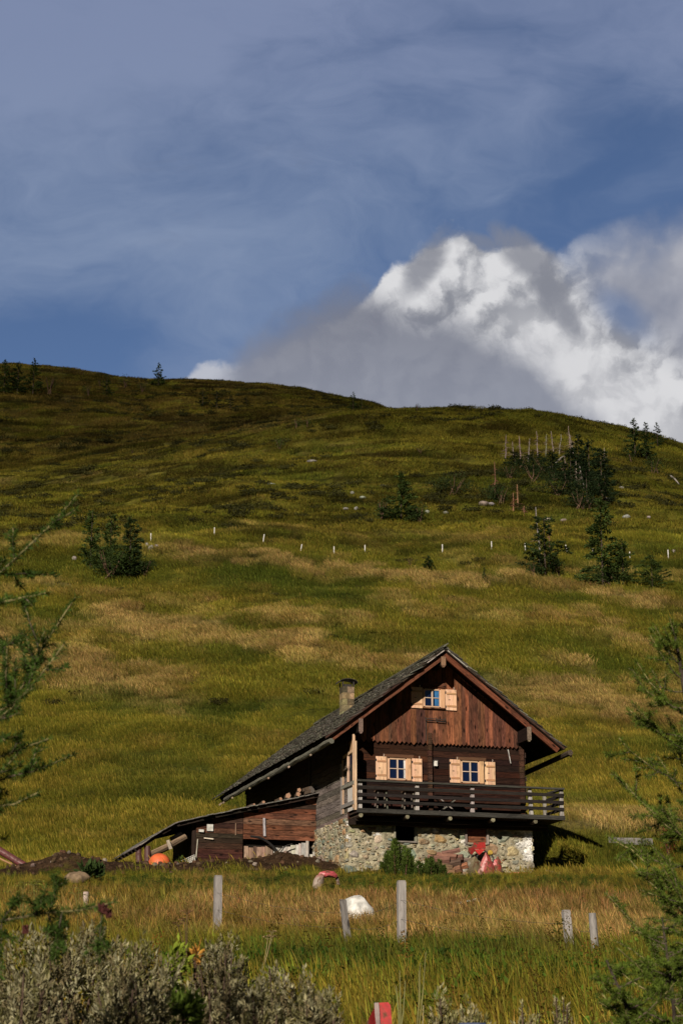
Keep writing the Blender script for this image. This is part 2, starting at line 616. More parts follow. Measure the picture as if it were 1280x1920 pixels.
def mat_ground():
    m, k, b = mat_new('meadow_ground')
    col = attr(k, 'col').outputs['Color']
    geo = k.node('ShaderNodeNewGeometry')
    p = geo.outputs['Position']
    pw = k.vm('MULTIPLY', p, (1.0, 0.8, 1.3))
    n1 = k.noise(pw, 3.5, 6, 0.65)
    n2 = k.noise(pw, 0.5, 5, 0.6, 0.3)
    n3 = k.noise(k.vm('MULTIPLY', p, (9.0, 5.0, 2.0)), 1.6, 4, 0.7)
    f = k.m('MULTIPLY', k.ss(n1, 0.3, 0.7, 0.62, 1.3), k.ss(n2, 0.3, 0.7, 0.75, 1.2))
    f = k.m('MULTIPLY', f, k.ss(n3, 0.3, 0.7, 0.6, 1.35))
    k.l.new(k.mix(1.0, col, k.comb(f, f, f), 'MULTIPLY'), b.inputs['Base Color'])
    b.inputs['Roughness'].default_value = 0.95
    b.inputs['Specular IOR Level'].default_value = 0.05
    bump(k, b, k.m('ADD', n1, n3), 0.9, 0.12)
    return m


def mat_glass():
    m, k, b = mat_new('window_glass')
    geo = k.node('ShaderNodeNewGeometry')
    b.inputs['Base Color'].default_value = (0.004, 0.009, 0.034, 1)  # deep blue stands in for the sky reflected in the panes
    b.inputs['Roughness'].default_value = 0.03
    b.inputs['IOR'].default_value = 1.9
    b.inputs['Specular IOR Level'].default_value = 0.7
    bump(k, b, k.noise(geo.outputs['Position'], 2.5, 2), 0.08, 0.02)
    return m


def mat_stone():
    m, k, b = mat_new('field_stone')
    col = attr(k, 'col').outputs['Color']
    g = attr(k, 'gco').outputs['Vector']
    n1 = k.noise(g, 5.0, 7, 0.65)
    n2 = k.noise(g, 24.0, 5, 0.65)
    n3 = k.noise(k.vm('ADD', g, (8, 1, 3)), 3.0, 6, 0.7)
    f = k.m('MULTIPLY', k.ss(n1, 0.3, 0.7, 0.6, 1.35), k.ss(n2, 0.3, 0.7, 0.7, 1.25))
    c = k.mix(1.0, col, k.comb(f, f, f), 'MULTIPLY')
    c = k.mix(k.ss(n3, 0.60, 0.70, 0.0, 0.55), c, (0.34, 0.32, 0.24))      # lichen and old lime
    c = k.mix(k.ss(n3, 0.40, 0.33, 0.0, 0.5), c, (0.05, 0.045, 0.035))
    k.l.new(c, b.inputs['Base Color'])
    b.inputs['Roughness'].default_value = 0.92
    b.inputs['Specular IOR Level'].default_value = 0.15
    bump(k, b, k.m('ADD', k.m('MULTIPLY', n1, 1.0), k.m('MULTIPLY', n2, 0.5)), 0.8, 0.04)
    return m


M_DARK = mat_wood('dark_log_wood', 0.75, 1.1, 0.0, 0.35, 0.12)
M_SIDING = mat_wood('brown_siding_wood', 0.75, 1.1, 0.85, 0.6, 0.10)
M_GREY = mat_wood('weathered_grey_wood', 0.85, 0.8, 0.3, 0.0, 0.15)
M_FRESH = mat_wood('pale_larch_wood', 0.6, 0.35, 0.35, 0.0, 0.25)
M_SHINGLE = mat_wood('roof_shingle_wood', 0.9, 0.9, 0.0, 0.2, 0.1)
M_STONE = mat_stone()
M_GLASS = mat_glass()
M_RED = mat_rusty('faded_red_paint')
M_METAL = mat_rusty('dark_sheet_metal', (0.03, 0.022, 0.018), 6.0, 0.4, 0.6, 0.5)
M_RUST = mat_rusty('rusty_red_steel', (0.06, 0.022, 0.016), 7.0, 0.45, 0.65, 0.55)
M_PLASTIC = mat_col('matt_plastic', 0.5, 0.3, 4.0, 0.18, 0.0)
M_ROCK = mat_col('rock', 0.9, 0.15, 4.0, 0.45, 0.8, 14)
M_PLAIN = mat_col('mixed_surface', 0.8, 0.2, 8.0, 0.25, 0.2)
M_LEAF = mat_leaf('foliage')
M_NEEDLE = mat_leaf('larch_needles', trans=0.3, var=0.3)
M_BARK = mat_col('bark', 0.9, 0.1, 9.0, 0.5, 0.7, 30)
M_GRASS = mat_leaf('meadow_grass', instancer=True, trans=0.25)
M_GROUND = mat_ground()
M_BLACK = mat_col('dark_interior', 1.0, 0.0, 3.0, 0.2, 0.0)

# ------------------------------------------------------------------ where things are: photo sight lines meet the terrain
HT = np.array([3.417, 68.17, 8.394])          # chalet: front wall centre at balcony floor height
HA = 0.29                                      # its turn about z
HC, HS = math.cos(HA), math.sin(HA)


def h2w(x, y, z=0.0):
    return np.array([HT[0] + x * HC - y * HS, HT[1] + x * HS + y * HC, HT[2] + z])


def w2h(X, Y):
    dx, dy = X - HT[0], Y - HT[1]
    return dx * HC + dy * HS, -dx * HS + dy * HC


def ray(px, py):
    a, b = (px - 640) / F, -(py - 960) / F
    return np.array([a, CP - b * SP, SP + b * CP])


def at(px, py, Y):
    r = ray(px, py)
    return r * (Y / r[1])


PROF = np.array([(-60, -5.5), (-10, -2.2), (0, -1.65), (10, -0.95), (16, -0.30), (22, 0.42), (29, 1.10), (36, 1.80), (42, 2.45), (48, 3.12), (56, 4.45), (62, 5.55), (65, 6.05),
                 (68, 6.32), (70, 6.62), (73, 7.02), (77, 7.6), (82, 8.55), (88, 10.0), (95, 12.2), (105, 15.8), (120, 21.4), (140, 29.0), (160, 37.0), (180, 45.3), (200, 53.6)])
E_Y = np.array([200, 230, 262, 300, 325, 360, 400, 440, 470, 520, 700, 1000], float)
E_PX = np.array([-600, -200, 0, 100, 180, 260, 350, 450, 560, 700, 850, 1000, 1150, 1280, 1500, 1900], float)
_R200 = np.array([1010, 1015, 1016, 1012, 1008, 1004, 1000, 1000, 1006, 1012, 1016, 1018, 1022, 1030, 1040, 1050], float)
_R300 = np.array([900, 900, 898, 890, 876, 862, 842, 818, 793, 770, 765, 771, 795, 829, 900, 1010], float)
_R262 = _R200 * 0.40 + _R300 * 0.60
_R230 = _R200 * 0.72 + _R300 * 0.28
_R325 = _R300 + np.array([-14, -14, -14, -12, -10, -7, -4, -2, 0, 1, 3, 4, 4, 4, 4, 4], float)
_R360 = _R325 + np.array([-50, -50, -48, -45, -40, -34, -22, -12, -2, 14, 40, 45, 45, 45, 40, 40], float)
_R440 = np.array([665, 676, 684, 690, 700, 713, 714, 718, 732, 757, 830, 850, 880, 900, 960, 1040], float)
_R400 = _R440 * 0.62 + _R360 * 0.38
_R470 = _R440 + 6
_R520 = _R440 + 40
_R700 = _R440 + 220
_R1000 = _R440 + 420
_ET = np.tan(P + np.arctan((960 - np.array([_R200, _R230, _R262, _R300, _R325, _R360, _R400, _R440, _R470, _R520, _R700, _R1000])) / F))
_gY = np.arange(-60, 1001, 0.5)
_near = np.interp(_gY, PROF[:, 0], PROF[:, 1])


def _gsm(a, sig):
    h = int(sig * 3)
    kx = np.exp(-0.5 * (np.arange(-h, h + 1) / sig) ** 2)
    kx /= kx.sum()
    pad = np.concatenate([2 * a[0] - a[h:0:-1], a, 2 * a[-1] - a[-2:-h - 2:-1]])
    return np.convolve(pad, kx, 'valid')


_near = _gsm(_near, 4)
_farE = []
for _j in range(len(E_PX)):
    _farE.append(_gsm(np.interp(_gY, E_Y, _ET[:, _j]), 14))
_farE = np.array(_farE)
_pgrid = np.arange(-600, 1901, 20.0)
_farG = np.array([np.interp(_pgrid, E_PX, _farE[:, i]) for i in range(len(_gY))])      # (Y, px)
for _i in range(len(_gY)):
    _farG[_i] = _gsm(_farG[_i], 2.2)

MOUNDS = []                       # (house x, house y, radius x, radius y, height, dirt)


def _pxof(X, Y):
    return 640 + F * X / np.maximum(Y, 5) / 1.042


def ground(X, Y):
    X, Y = np.asarray(X, float), np.asarray(Y, float)
    iy = np.clip((Y + 60) / 0.5, 0, len(_gY) - 1.001)
    i0 = iy.astype(int)
    fy = iy - i0
    zn = _near[i0] * (1 - fy) + _near[i0 + 1] * fy
    px = _pxof(X, Y)
    ip = np.clip((px + 600) / 20.0, 0, len(_pgrid) - 1.001)
    j0 = ip.astype(int)
    fp = ip - j0
    e = (_farG[i0, j0] * (1 - fp) + _farG[i0, j0 + 1] * fp) * (1 - fy) + (_farG[i0 + 1, j0] * (1 - fp) + _farG[i0 + 1, j0 + 1] * fp) * fy
    zf = e * Y
    t = smooth(Y, 170, 205)
    z = zn * (1 - t) + zf * t
    far = smooth(Y, 78, 130)
    z = z + far * ((fbm(X / 9, Y / 6, 3, 4) - 0.5) * 2.0 + (fbm(X / 26, Y / 20, 5, 3) - 0.5) * 2.6 * smooth(Y, 90, 160) * (1 - 0.5 * smooth(Y, 290, 330)))
    z = z + (1 - far) * (fbm(X / 2.2, Y / 2.2, 9, 4) - 0.5) * 0.22
    hx, hy = w2h(X, Y)
    for (mx, my, rx, ry, hh, _d) in MOUNDS:
        d2 = ((hx - mx) / rx) ** 2 + ((hy - my) / ry) ** 2
        z = z + hh * np.exp(-d2) * (0.8 + 0.4 * fbm(X / 0.5, Y / 0.5, 31, 3))
    z = z + 1.75 * smooth(hy, 0.4, 7.0) * (1 - smooth(hy, 9, 34)) * smooth(hx, 2.8, 4.4) * (1 - smooth(hx, 14, 34))
    return z


MOUNDS += [(-5.0, 2.2, 1.0, 0.7, 0.48, 1), (-3.7, 2.0, 1.0, 0.7, 0.34, 1), (-2.5, 0.0, 0.9, 0.7, 0.20, 1), (-7.0, 2.2, 1.8, 0.9, 0.34, 1), (-10.6, 2.6, 1.5, 0.7, 0.34, 1),
           (-12.6, 2.8, 0.9, 0.9, 0.45, 1), (-14.2, 2.2, 2.0, 0.8, 0.15, 1), (-9.2, 2.2, 1.0, 0.5, 0.14, 1), (-8.6, 1.6, 1.9, 1.0, 0.18, 1), (-11.8, 1.7, 1.6, 0.8, 0.28, 1), (-13.6, 3.0, 1.4, 0.9, 0.35, 1), (-5.9, 1.2, 1.9, 0.9, 0.24, 1), (-3.0, 1.0, 1.2, 0.8, 0.30, 1), (0.6, -1.0, 3.6, 1.6, -0.22, 0)]


def hit(px, py, y0=12, y1=560):
    """where the sight line through a photo pixel meets the terrain"""
    r = ray(px, py)
    Ys = np.concatenate([np.arange(y0, 120, 0.1), np.arange(120, y1, 0.4)])
    Xs, Zs = r[0] / r[1] * Ys, r[2] / r[1] * Ys
    d = Zs - ground(Xs, Ys)
    bel = np.nonzero((d[1:] <= 0) & (d[:-1] > 0))[0]
    if len(bel) == 0:
        i = int(np.argmin(np.abs(d)))
        return np.array([Xs[i], Ys[i], float(ground(Xs[i], Ys[i]))])
    i = bel[0]
    t = d[i] / (d[i] - d[i + 1] + 1e-9)
    Y = Ys[i] + t * (Ys[i + 1] - Ys[i])
    X = r[0] / r[1] * Y
    return np.array([X, Y, float(ground(X, Y))])


def photo_row(X, Y, Z):
    d = Y * CP + Z * SP
    return 640 + F * X / d, 960 - F * (Z * CP - Y * SP) / d


C_GREEN = np.array((0.110, 0.112, 0.013))
C_DEEP = np.array((0.046, 0.066, 0.008))
C_OLIVE = np.array((0.130, 0.118, 0.016))
C_STRAW = np.array((0.208, 0.166, 0.056))
C_RUSSET = np.array((0.136, 0.098, 0.032))
C_HEATH = np.array((0.090, 0.060, 0.018))
C_DIRT = np.array((0.050, 0.029, 0.016))
# strips of dry grass and of deeper green, given where they lie: photo column, row, half sizes, tilt, amount
STRAW = [(800, 1735, 420, 38, 0.0, 1.2), (430, 1735, 300, 34, 0.0, 1.1), (1100, 1745, 260, 42, 0.0, 1.1), (120, 1700, 160, 34, 0.0, 0.6), (430, 1670, 200, 16, 0, 0.4)]
DEEPS = [(830, 1020, 350, 10, 0, 0.4), (200, 1060, 170, 28, 0.0, 0.6), (500, 885, 200, 10, 0.0, 0.6), (900, 905, 260, 22, 0, 0.6),
         (700, 1830, 600, 40, 0, 0.9), (640, 1690, 120, 24, 0, 0.7), (860, 1690, 160, 20, 0, 0.6), (1080, 1210, 150, 10, 0.3, 0.5)]

LINES = [([(300, 1028), (400, 1036), (520, 1050), (660, 1074), (800, 1086), (960, 1086), (1100, 1106), (1300, 1142)], 11, 1.0), ([(-60, 1208), (100, 1236), (230, 1262), (340, 1292)], 34, 1.1), ([(180, 1158), (400, 1188), (560, 1212), (700, 1236), (830, 1232)], 21, 1.0),
         ([(300, 1124), (500, 1150), (720, 1168)], 11, 0.6), ([(1040, 1228), (1110, 1254), (1200, 1284), (1300, 1300)], 11, 0.8), ([(1090, 1148), (1130, 1168), (1215, 1222), (1300, 1250)], 9, 0.8), ([(930, 1286), (1000, 1296), (1120, 1308), (1250, 1334), (1320, 1350)], 25, 1.1),
         ([(1040, 1532), (1180, 1542), (1320, 1530)], 22, 1.0), ([(960, 1140), (1060, 1160), (1120, 1200)], 8, 0.6), ([(-60, 1090), (120, 1098), (330, 1128)], 9, 0.5), ([(700, 1120), (860, 1140), (1000, 1168)], 8, 0.5), ([(-60, 846), (160, 838), (420, 800), (620, 778)], 9, 0.5), ([(-60, 912), (150, 900), (330, 868)], 8, 0.5),
         ([(430, 990), (640, 1000), (860, 1010), (1000, 1000)], 7, 0.4), ([(-60, 1012), (150, 1006), (300, 1010)], 8, 0.45), ([(0, 1170), (120, 1180), (260, 1205)], 8, 0.5), ([(850, 1050), (1000, 1056), (1160, 1070), (1300, 1090)], 8, 0.5)]
DARKL = [([(380, 1062), (480, 1078), (580, 1100), (700, 1118)], 26, 0.9), ([(150, 1302), (400, 1324), (620, 1306)], 17, 0.9), ([(670, 1214), (740, 1222), (820, 1226)], 7, 0.9), ([(1060, 1190), (1130, 1226), (1200, 1250)], 12, 0.7), ([(430, 1168), (600, 1182), (760, 1200)], 9, 0.6), ([(620, 1030), (800, 1034), (1000, 1040)], 8, 0.5)]


def meadow(X, Y):
    """what grows where: colour of the sward"""
    X, Y = np.asarray(X, float), np.asarray(Y, float)
    Z = ground(X, Y)
    px, row = photo_row(X, np.maximum(Y, 3), Z)
    w1 = fbm(X / 8.0 + Y * 0.02, Y / 6.5, 41, 5)
    w2 = fbm(X / 3.6, Y / 2.9, 51, 5)
    w3 = fbm(X / 22.0, Y / 13.0, 61, 4)
    w4 = fbm(X / 1.3, Y / 1.5, 71, 4)
    pxw = px + (w1 - 0.5) * 160
    rw = row + (w2 - 0.5) * 60 + (w1 - 0.5) * 50

    def field(lst):
        a = np.zeros_like(px)
        for (cx, cy, rx, ry, tl, am) in lst:
            d = np.sqrt(((pxw - cx) / rx) ** 2 + ((rw - cy - tl * (pxw - cx)) / ry) ** 2)
            a = np.maximum(a, am * smooth(d, 1.5, 0.35))
        return a
    wl = fbm(X / 2.4, Y / 5.0, 151, 5)
    rl = row + (w1 - 0.5) * 34 + (wl - 0.5) * 44 - 10 * (w4 - 0.5)

    def lines(lst):
        a = np.zeros_like(px)
        for (pts, hw, am) in lst:
            xs = [q_[0] for q_ in pts]
            ry = np.interp(px, xs, [q_[1] for q_ in pts])
            d = (rl - ry) / hw
            d = np.where(d > 0, d / 1.5, -d)                      # feathered downhill
            e = smooth(px, xs[0] - 60, xs[0] + 60) * smooth(px, xs[-1] + 60, xs[-1] - 60)
            a = np.maximum(a, am * smooth(d, 1.35, 0.3) * e)
        return a
    straw = np.maximum(field(STRAW), lines(LINES)) * (0.30 + 1.1 * smooth(w4 * 0.6 + wl * 0.4, 0.34, 0.62))
    straw = np.maximum(straw, smooth(w2, 0.60, 0.82) * 0.28) * (0.25 + 0.75 * smooth(row, 1835, 1775))
    deep = np.maximum(field(DEEPS), lines(DARKL))
    deep = np.maximum(deep, smooth(w1, 0.56, 0.72) * 0.6)
    c = C_GREEN + (C_OLIVE - C_GREEN) * smooth(w3 * 0.5 + w2 * 0.5, 0.38, 0.62)[..., None]
    c = c + (C_DEEP - c) * np.clip(deep, 0, 1)[..., None]
    # the heath high on the left; darker brown patches across the whole upper slope
    heath = smooth(row + (w1 - 0.5) * 70 + (px - 200) * 0.06, 905, 800) * smooth(px + (w2 - .5) * 200, 820, 420)
    heath = np.maximum(heath * smooth(w2, 0.25, 0.6), 0.75 * smooth(w4 * 0.6 + w1 * 0.4, 0.56, 0.68) * smooth(row, 1010, 930))
    c = c + (C_HEATH - c) * np.clip(heath, 0, 1)[..., None] * 0.7
    sc = C_STRAW + (C_RUSSET - C_STRAW) * smooth(w2 * 0.6 + w3 * 0.4, 0.42, 0.66)[..., None]
    sc = sc * (0.55 + 0.45 * smooth(row, 820, 1060))[..., None]
    c = c + (sc - c) * np.clip(straw, 0, 0.95)[..., None]
    w5 = fbm(X / 9.0 + 3, Y / 1.7 + X * 0.05, 131, 4)
    w6 = fbm(X / 0.8, Y / 1.0, 141, 3)
    hi = smooth(row, 1120, 960)
    c = c * (0.62 + 0.76 * w4)[..., None] * (1 + (1.3 * (w5 - 0.5)) * (0.45 + 0.75 * hi))[..., None]
    c = c * (1 - 0.55 * hi * smooth(w6 * 0.5 + w5 * 0.5, 0.52, 0.40))[..., None]
    return c, np.clip(straw, 0, 1), px, row


def dirtness(X, Y):
    hx, hy = w2h(X, Y)
    d = np.zeros_like(np.asarray(X, float))
    for (mx, my, rx, ry, hh, di) in MOUNDS:
        if di:
            d2 = ((hx - mx) / rx) ** 2 + ((hy - my) / ry) ** 2
            d = np.maximum(d, np.exp(-d2 * 0.7))
    d = d + (fbm(X / 0.6, Y / 0.6, 81, 4) - 0.5) * 0.9
    return smooth(d, 0.35, 0.65)


def make_terrain():
    Ys = np.concatenate([np.arange(-60, 12, 3.0), np.arange(12, 34, 0.45), np.arange(34, 64, 0.3), np.arange(64, 80, 0.16), np.arange(80, 120, 0.4), np.arange(120, 210, 0.8), np.arange(210, 470, 1.3), np.arange(470, 600, 6), np.arange(600, 1001, 25)])
    a = np.linspace(-0.20, 0.20, 430)
    b = np.concatenate([np.linspace(-2.2, -0.2, 70)[:-1]])
    S = np.concatenate([b, a, -b[::-1]])
    YY, SS = np.meshgrid(Ys, S, indexing='ij')
    XX = SS * (np.abs(YY) + 14)
    ZZ = ground(XX, YY)
    c, st, px, row = meadow(XX, YY)
    d = dirtness(XX, YY)
    c = c * 0.72
    c = c + (C_DIRT - c) * d[..., None]
    n, m = YY.shape
    V = np.stack([XX, YY, ZZ], -1).reshape(-1, 3)
    i, j = np.meshgrid(np.arange(n - 1), np.arange(m - 1), indexing='ij')
    q = (i * m + j).ravel()
    Fq = np.stack([q, q + 1, q + m + 1, q + m], 1)
    me = raw_mesh('hillside', V, [Fq], c.reshape(-1, 3), None, True)
    o = link_mesh('hillside_ground', me, M_GROUND)
    tag(o, 'alpine hillside of green and straw coloured meadow', 'hillside', kind='structure')
    return o


make_terrain()

# ------------------------------------------------------------------ the chalet (built in its own frame: x along the gable, y back, z up from the balcony floor)
R = np.random.default_rng(21)
W0, W1 = -3.34, 3.22            # outer faces of the log walls
LEN = 15.0                      # depth of the house
ZB = -2.35                      # foot of the stone base, below the soil
RZ, RS, RE = 5.93, 0.76, 4.50   # ridge height, roof pitch, half width to the eave
RY0, RY1 = -1.12, 16.05


def jc(c, r=None, a=0.25, hue=0.06):
    r = r or R
    c = np.asarray(c, float) * r.uniform(1 - a, 1 + a)
    return np.clip(c * (1 + r.normal(0, hue, 3)), 0.001, 0.95)


def roof_z(x):
    return RZ - RS * abs(x)


def stone_wall_mb(faces, r):
    """faces: (origin, along, up, out, length, height, holes, base colour list) - coursed rubble laid in mortar"""
    mb = MB()
    tones = [(0.30, 0.25, 0.16), (0.26, 0.24, 0.18), (0.33, 0.26, 0.15), (0.25, 0.24, 0.19), (0.24, 0.16, 0.09), (0.24, 0.25, 0.19), (0.38, 0.33, 0.22), (0.15, 0.17, 0.14), (0.30, 0.19, 0.10), (0.34, 0.31, 0.22), (0.33, 0.29, 0.19)]
    # unit pebble: a subdivided rounded block
    k = 5
    g = np.linspace(-1, 1, k)
    gu, gv = np.meshgrid(g, g, indexing='ij')
    for (O, A, U, N, L, H, holes, white) in faces:
        O, A, U, N = (np.asarray(v, float) for v in (O, A, U, N))
        # mortar sheet with a rough surface, holes left open
        nu, nv = int(L / 0.05), int(H / 0.05)
        us, vs = np.linspace(0, L, nu + 1), np.linspace(0, H, nv + 1)
        UU, VV = np.meshgrid(us, vs, indexing='ij')
        dn = (fbm(UU / 0.16 + 3, VV / 0.12, 5, 4) - 0.5) * 0.08
        Pm = O + UU[..., None] * A + VV[..., None] * U + dn[..., None] * N
        wn = fbm(UU / 0.4, VV / 0.25, 8, 4)
        cm = np.broadcast_to(np.array((0.31, 0.275, 0.19)), UU.shape + (3,)) * (0.6 + 0.8 * fbm(UU / 0.1, VV / 0.1, 15, 3))[..., None]
        wh = white(UU, VV, wn)
        cm = cm + (np.array((0.74, 0.72, 0.68)) - cm) * wh[..., None]
        i, j = np.meshgrid(np.arange(nu), np.arange(nv), indexing='ij')
        cu, cv = us[i] + 0.025, vs[j] + 0.025
        keep = np.ones(cu.shape, bool)
        for (a0, a1, b0, b1) in holes:
            keep &= ~((cu > a0) & (cu < a1) & (cv > b0) & (cv < b1))
        q = (i * (nv + 1) + j)[keep]
        mb.add(Pm.reshape(-1, 3), [np.stack([q, q + nv + 1, q + nv + 2, q + 1], 1)], cm.reshape(-1, 3))
        placed = []

        def stone(cu, cv, w, hh):
            pw = r.uniform(1.9, 3.2)
            th = np.arctan2(gv, gu)
            m_ = np.maximum(np.abs(gu), np.abs(gv))
            rad = (np.abs(np.cos(th)) ** pw + np.abs(np.sin(th)) ** pw) ** (-1 / pw)
            ph = r.uniform(0, 6.28, 3)
            rad = rad * (1 + 0.10 * np.sin(2 * th + ph[0]) + 0.09 * np.sin(3 * th + ph[1]) + 0.06 * np.sin(5 * th + ph[2]))
            su, sv = np.cos(th) * rad * m_ * w * 0.5, np.sin(th) * rad * m_ * hh * 0.5
            dome = (1 - m_ ** 3) * r.uniform(0.008, 0.045) + np.where(m_ > 0.99, -0.05, 0.012)
            dome = dome + r.normal(0, 0.007, gu.shape) + r.normal(0, 0.012) * gu + r.normal(0, 0.012) * gv
            al = r.normal(0, 0.14)
            pu = np.clip(cu + su * math.cos(al) - sv * math.sin(al), -0.03, L + 0.03)
            pv = np.clip(cv + su * math.sin(al) + sv * math.cos(al), 0, H + 0.02)
            Pq = O + pu[..., None] * A + pv[..., None] * U + dome[..., None] * N
            c = jc(tones[r.integers(len(tones))], r, 0.30, 0.05)
            ws = float(white(np.array([cu]), np.array([cv]), np.array([fbm(cu / 0.4, cv / 0.25, 8, 4)]))[0])
            c = c + (np.array((0.74, 0.72, 0.68)) - c) * ws * 0.9
            i2, j2 = np.meshgrid(np.arange(k - 1), np.arange(k - 1), indexing='ij')
            q2 = (i2 * k + j2).ravel()
            mb.add(Pq.reshape(-1, 3), [np.stack([q2, q2 + k, q2 + k + 1, q2 + 1], 1)], c, (Pq + r.uniform(0, 9, 3)).reshape(-1, 3))
            placed.append((cu, cv, w, hh))
        for (lo, hi, asp0, asp1, tries, gap) in ((0.28, 0.50, 1.3, 2.2, int(L * H * 16), 1.0), (0.17, 0.28, 1.3, 2.6, int(L * H * 40), 0.93), (0.09, 0.16, 1.2, 3.0, int(L * H * 130), 0.9), (0.05, 0.09, 1.2, 3.0, int(L * H * 330), 0.86)):
            for _ in range(tries):
                hh = r.uniform(lo, hi)
                w = min(hh * r.uniform(asp0, asp1), 0.8)
                cu, cv = r.uniform(0.0, L), r.uniform(0.0, H)
                if any(a0 - w * .42 < cu < a1 + w * .42 and b0 - hh * .42 < cv < b1 + hh * .42 for (a0, a1, b0, b1) in holes):
                    continue
                if placed:
                    pl = np.array(placed)
                    d = np.maximum(np.abs(cu - pl[:, 0]) / (0.5 * gap * (w + pl[:, 2])), np.abs(cv - pl[:, 1]) / (0.5 * gap * (hh + pl[:, 3])))
                    e = np.hypot((cu - pl[:, 0]) / (0.56 * gap * (w + pl[:, 2])), (cv - pl[:, 1]) / (0.56 * gap * (hh + pl[:, 3])))
                    if np.any((d < 1) & (e < 1)):
                        continue
                stone(cu, cv, w, hh)
    return mb


def no_white(u, v, n):
    return np.zeros_like(u)


chalet = empty('chalet', HT, HA)
tag(chalet, 'dark timber alpine chalet on a rubble stone base with wrap-around front balcony', 'chalet')

# stone base
xs0, xs1 = -3.40, 3.58
topz = -0.20
front_white = lambda u, v, n: np.clip(smooth(u + (n - 0.5) * 1.6, 6.35, 6.75) * smooth(v + (n - .5) * 1.2, 0.75, 1.15) + smooth(n, 0.66, 0.72) * smooth(v, 1.2, 1.7), 0, 1)
holes = [(-1.64 - xs0, -0.85 - xs0, -0.90 - ZB, 0.0 - ZB), (1.06 - xs0, 1.83 - xs0, -0.88 - ZB, 0.0 - ZB)]
sw = stone_wall_mb([((xs0, -0.05, ZB), (1, 0, 0), (0, 0, 1), (0, -1, 0), xs1 - xs0, topz - ZB, holes, front_white),
                    ((xs0, 4.6, ZB), (0, -1, 0), (0, 0, 1), (-1, 0, 0), 4.65, topz + 0.05 - ZB, [], no_white),
                    ((xs1, -0.05, ZB), (0, 1, 0), (0, 0, 1), (1, 0, 0), 6.0, topz - ZB, [], no_white)], R)
sw.box((xs0 + 0.02, -0.02, topz - 0.04), (xs1 - 0.02, LEN, topz - 0.012), (0.22, 0.20, 0.15))
sw.box((xs0 + 0.1, 4.5, ZB - 0.6), (xs1 - 0.1, LEN, topz - 0.05), (0.22, 0.20, 0.15), 1)
sw.build('stone_wall', M_STONE, chalet)

# cellar opening and closed hatch in the stone base
fr = MB()
for x in (-1.64, -0.85):
    fr.board((x, -0.05, -0.93), (x, -0.05, -0.22), 0.055, 0.14, (1, 0, 0), jc((0.30, 0.27, 0.23)))
fr.board((-1.66, -0.05, -0.92), (-0.82, -0.05, -0.92), 0.05, 0.15, (0, 0, 1), jc((0.22, 0.20, 0.17)))
cw = fr.build('cellar_window', M_GREY, chalet)
bk = MB()
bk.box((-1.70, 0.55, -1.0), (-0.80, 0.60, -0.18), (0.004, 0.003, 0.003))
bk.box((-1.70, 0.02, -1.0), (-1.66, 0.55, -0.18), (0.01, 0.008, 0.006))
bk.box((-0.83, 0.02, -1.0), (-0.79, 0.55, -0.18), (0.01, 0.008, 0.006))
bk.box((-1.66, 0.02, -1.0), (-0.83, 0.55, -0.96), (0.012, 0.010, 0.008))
bk.build('recess', M_BLACK, cw)
fr = MB()
for x in (1.03, 1.85):
    fr.board((x, -0.06, -0.92), (x, -0.06, -0.24), 0.07, 0.14, (1, 0, 0), jc((0.24, 0.19, 0.15)))
for z in (-0.91, -0.30):
    fr.board((1.07, -0.06, z), (1.81, -0.06, z), 0.06, 0.13, (0, 0, 1), jc((0.20, 0.16, 0.13)))
hw = fr.build('hatch', M_GREY, chalet)
pn = MB()
for i in range(2):
    pn.board((1.07, 0.0, -0.76 + 0.26 * i), (1.81, 0.0, -0.76 + 0.26 * i), 0.25, 0.04, (0, 0, 1), jc((0.22, 0.085, 0.050), a=.15))
pn.build('panel', M_SIDING, hw)

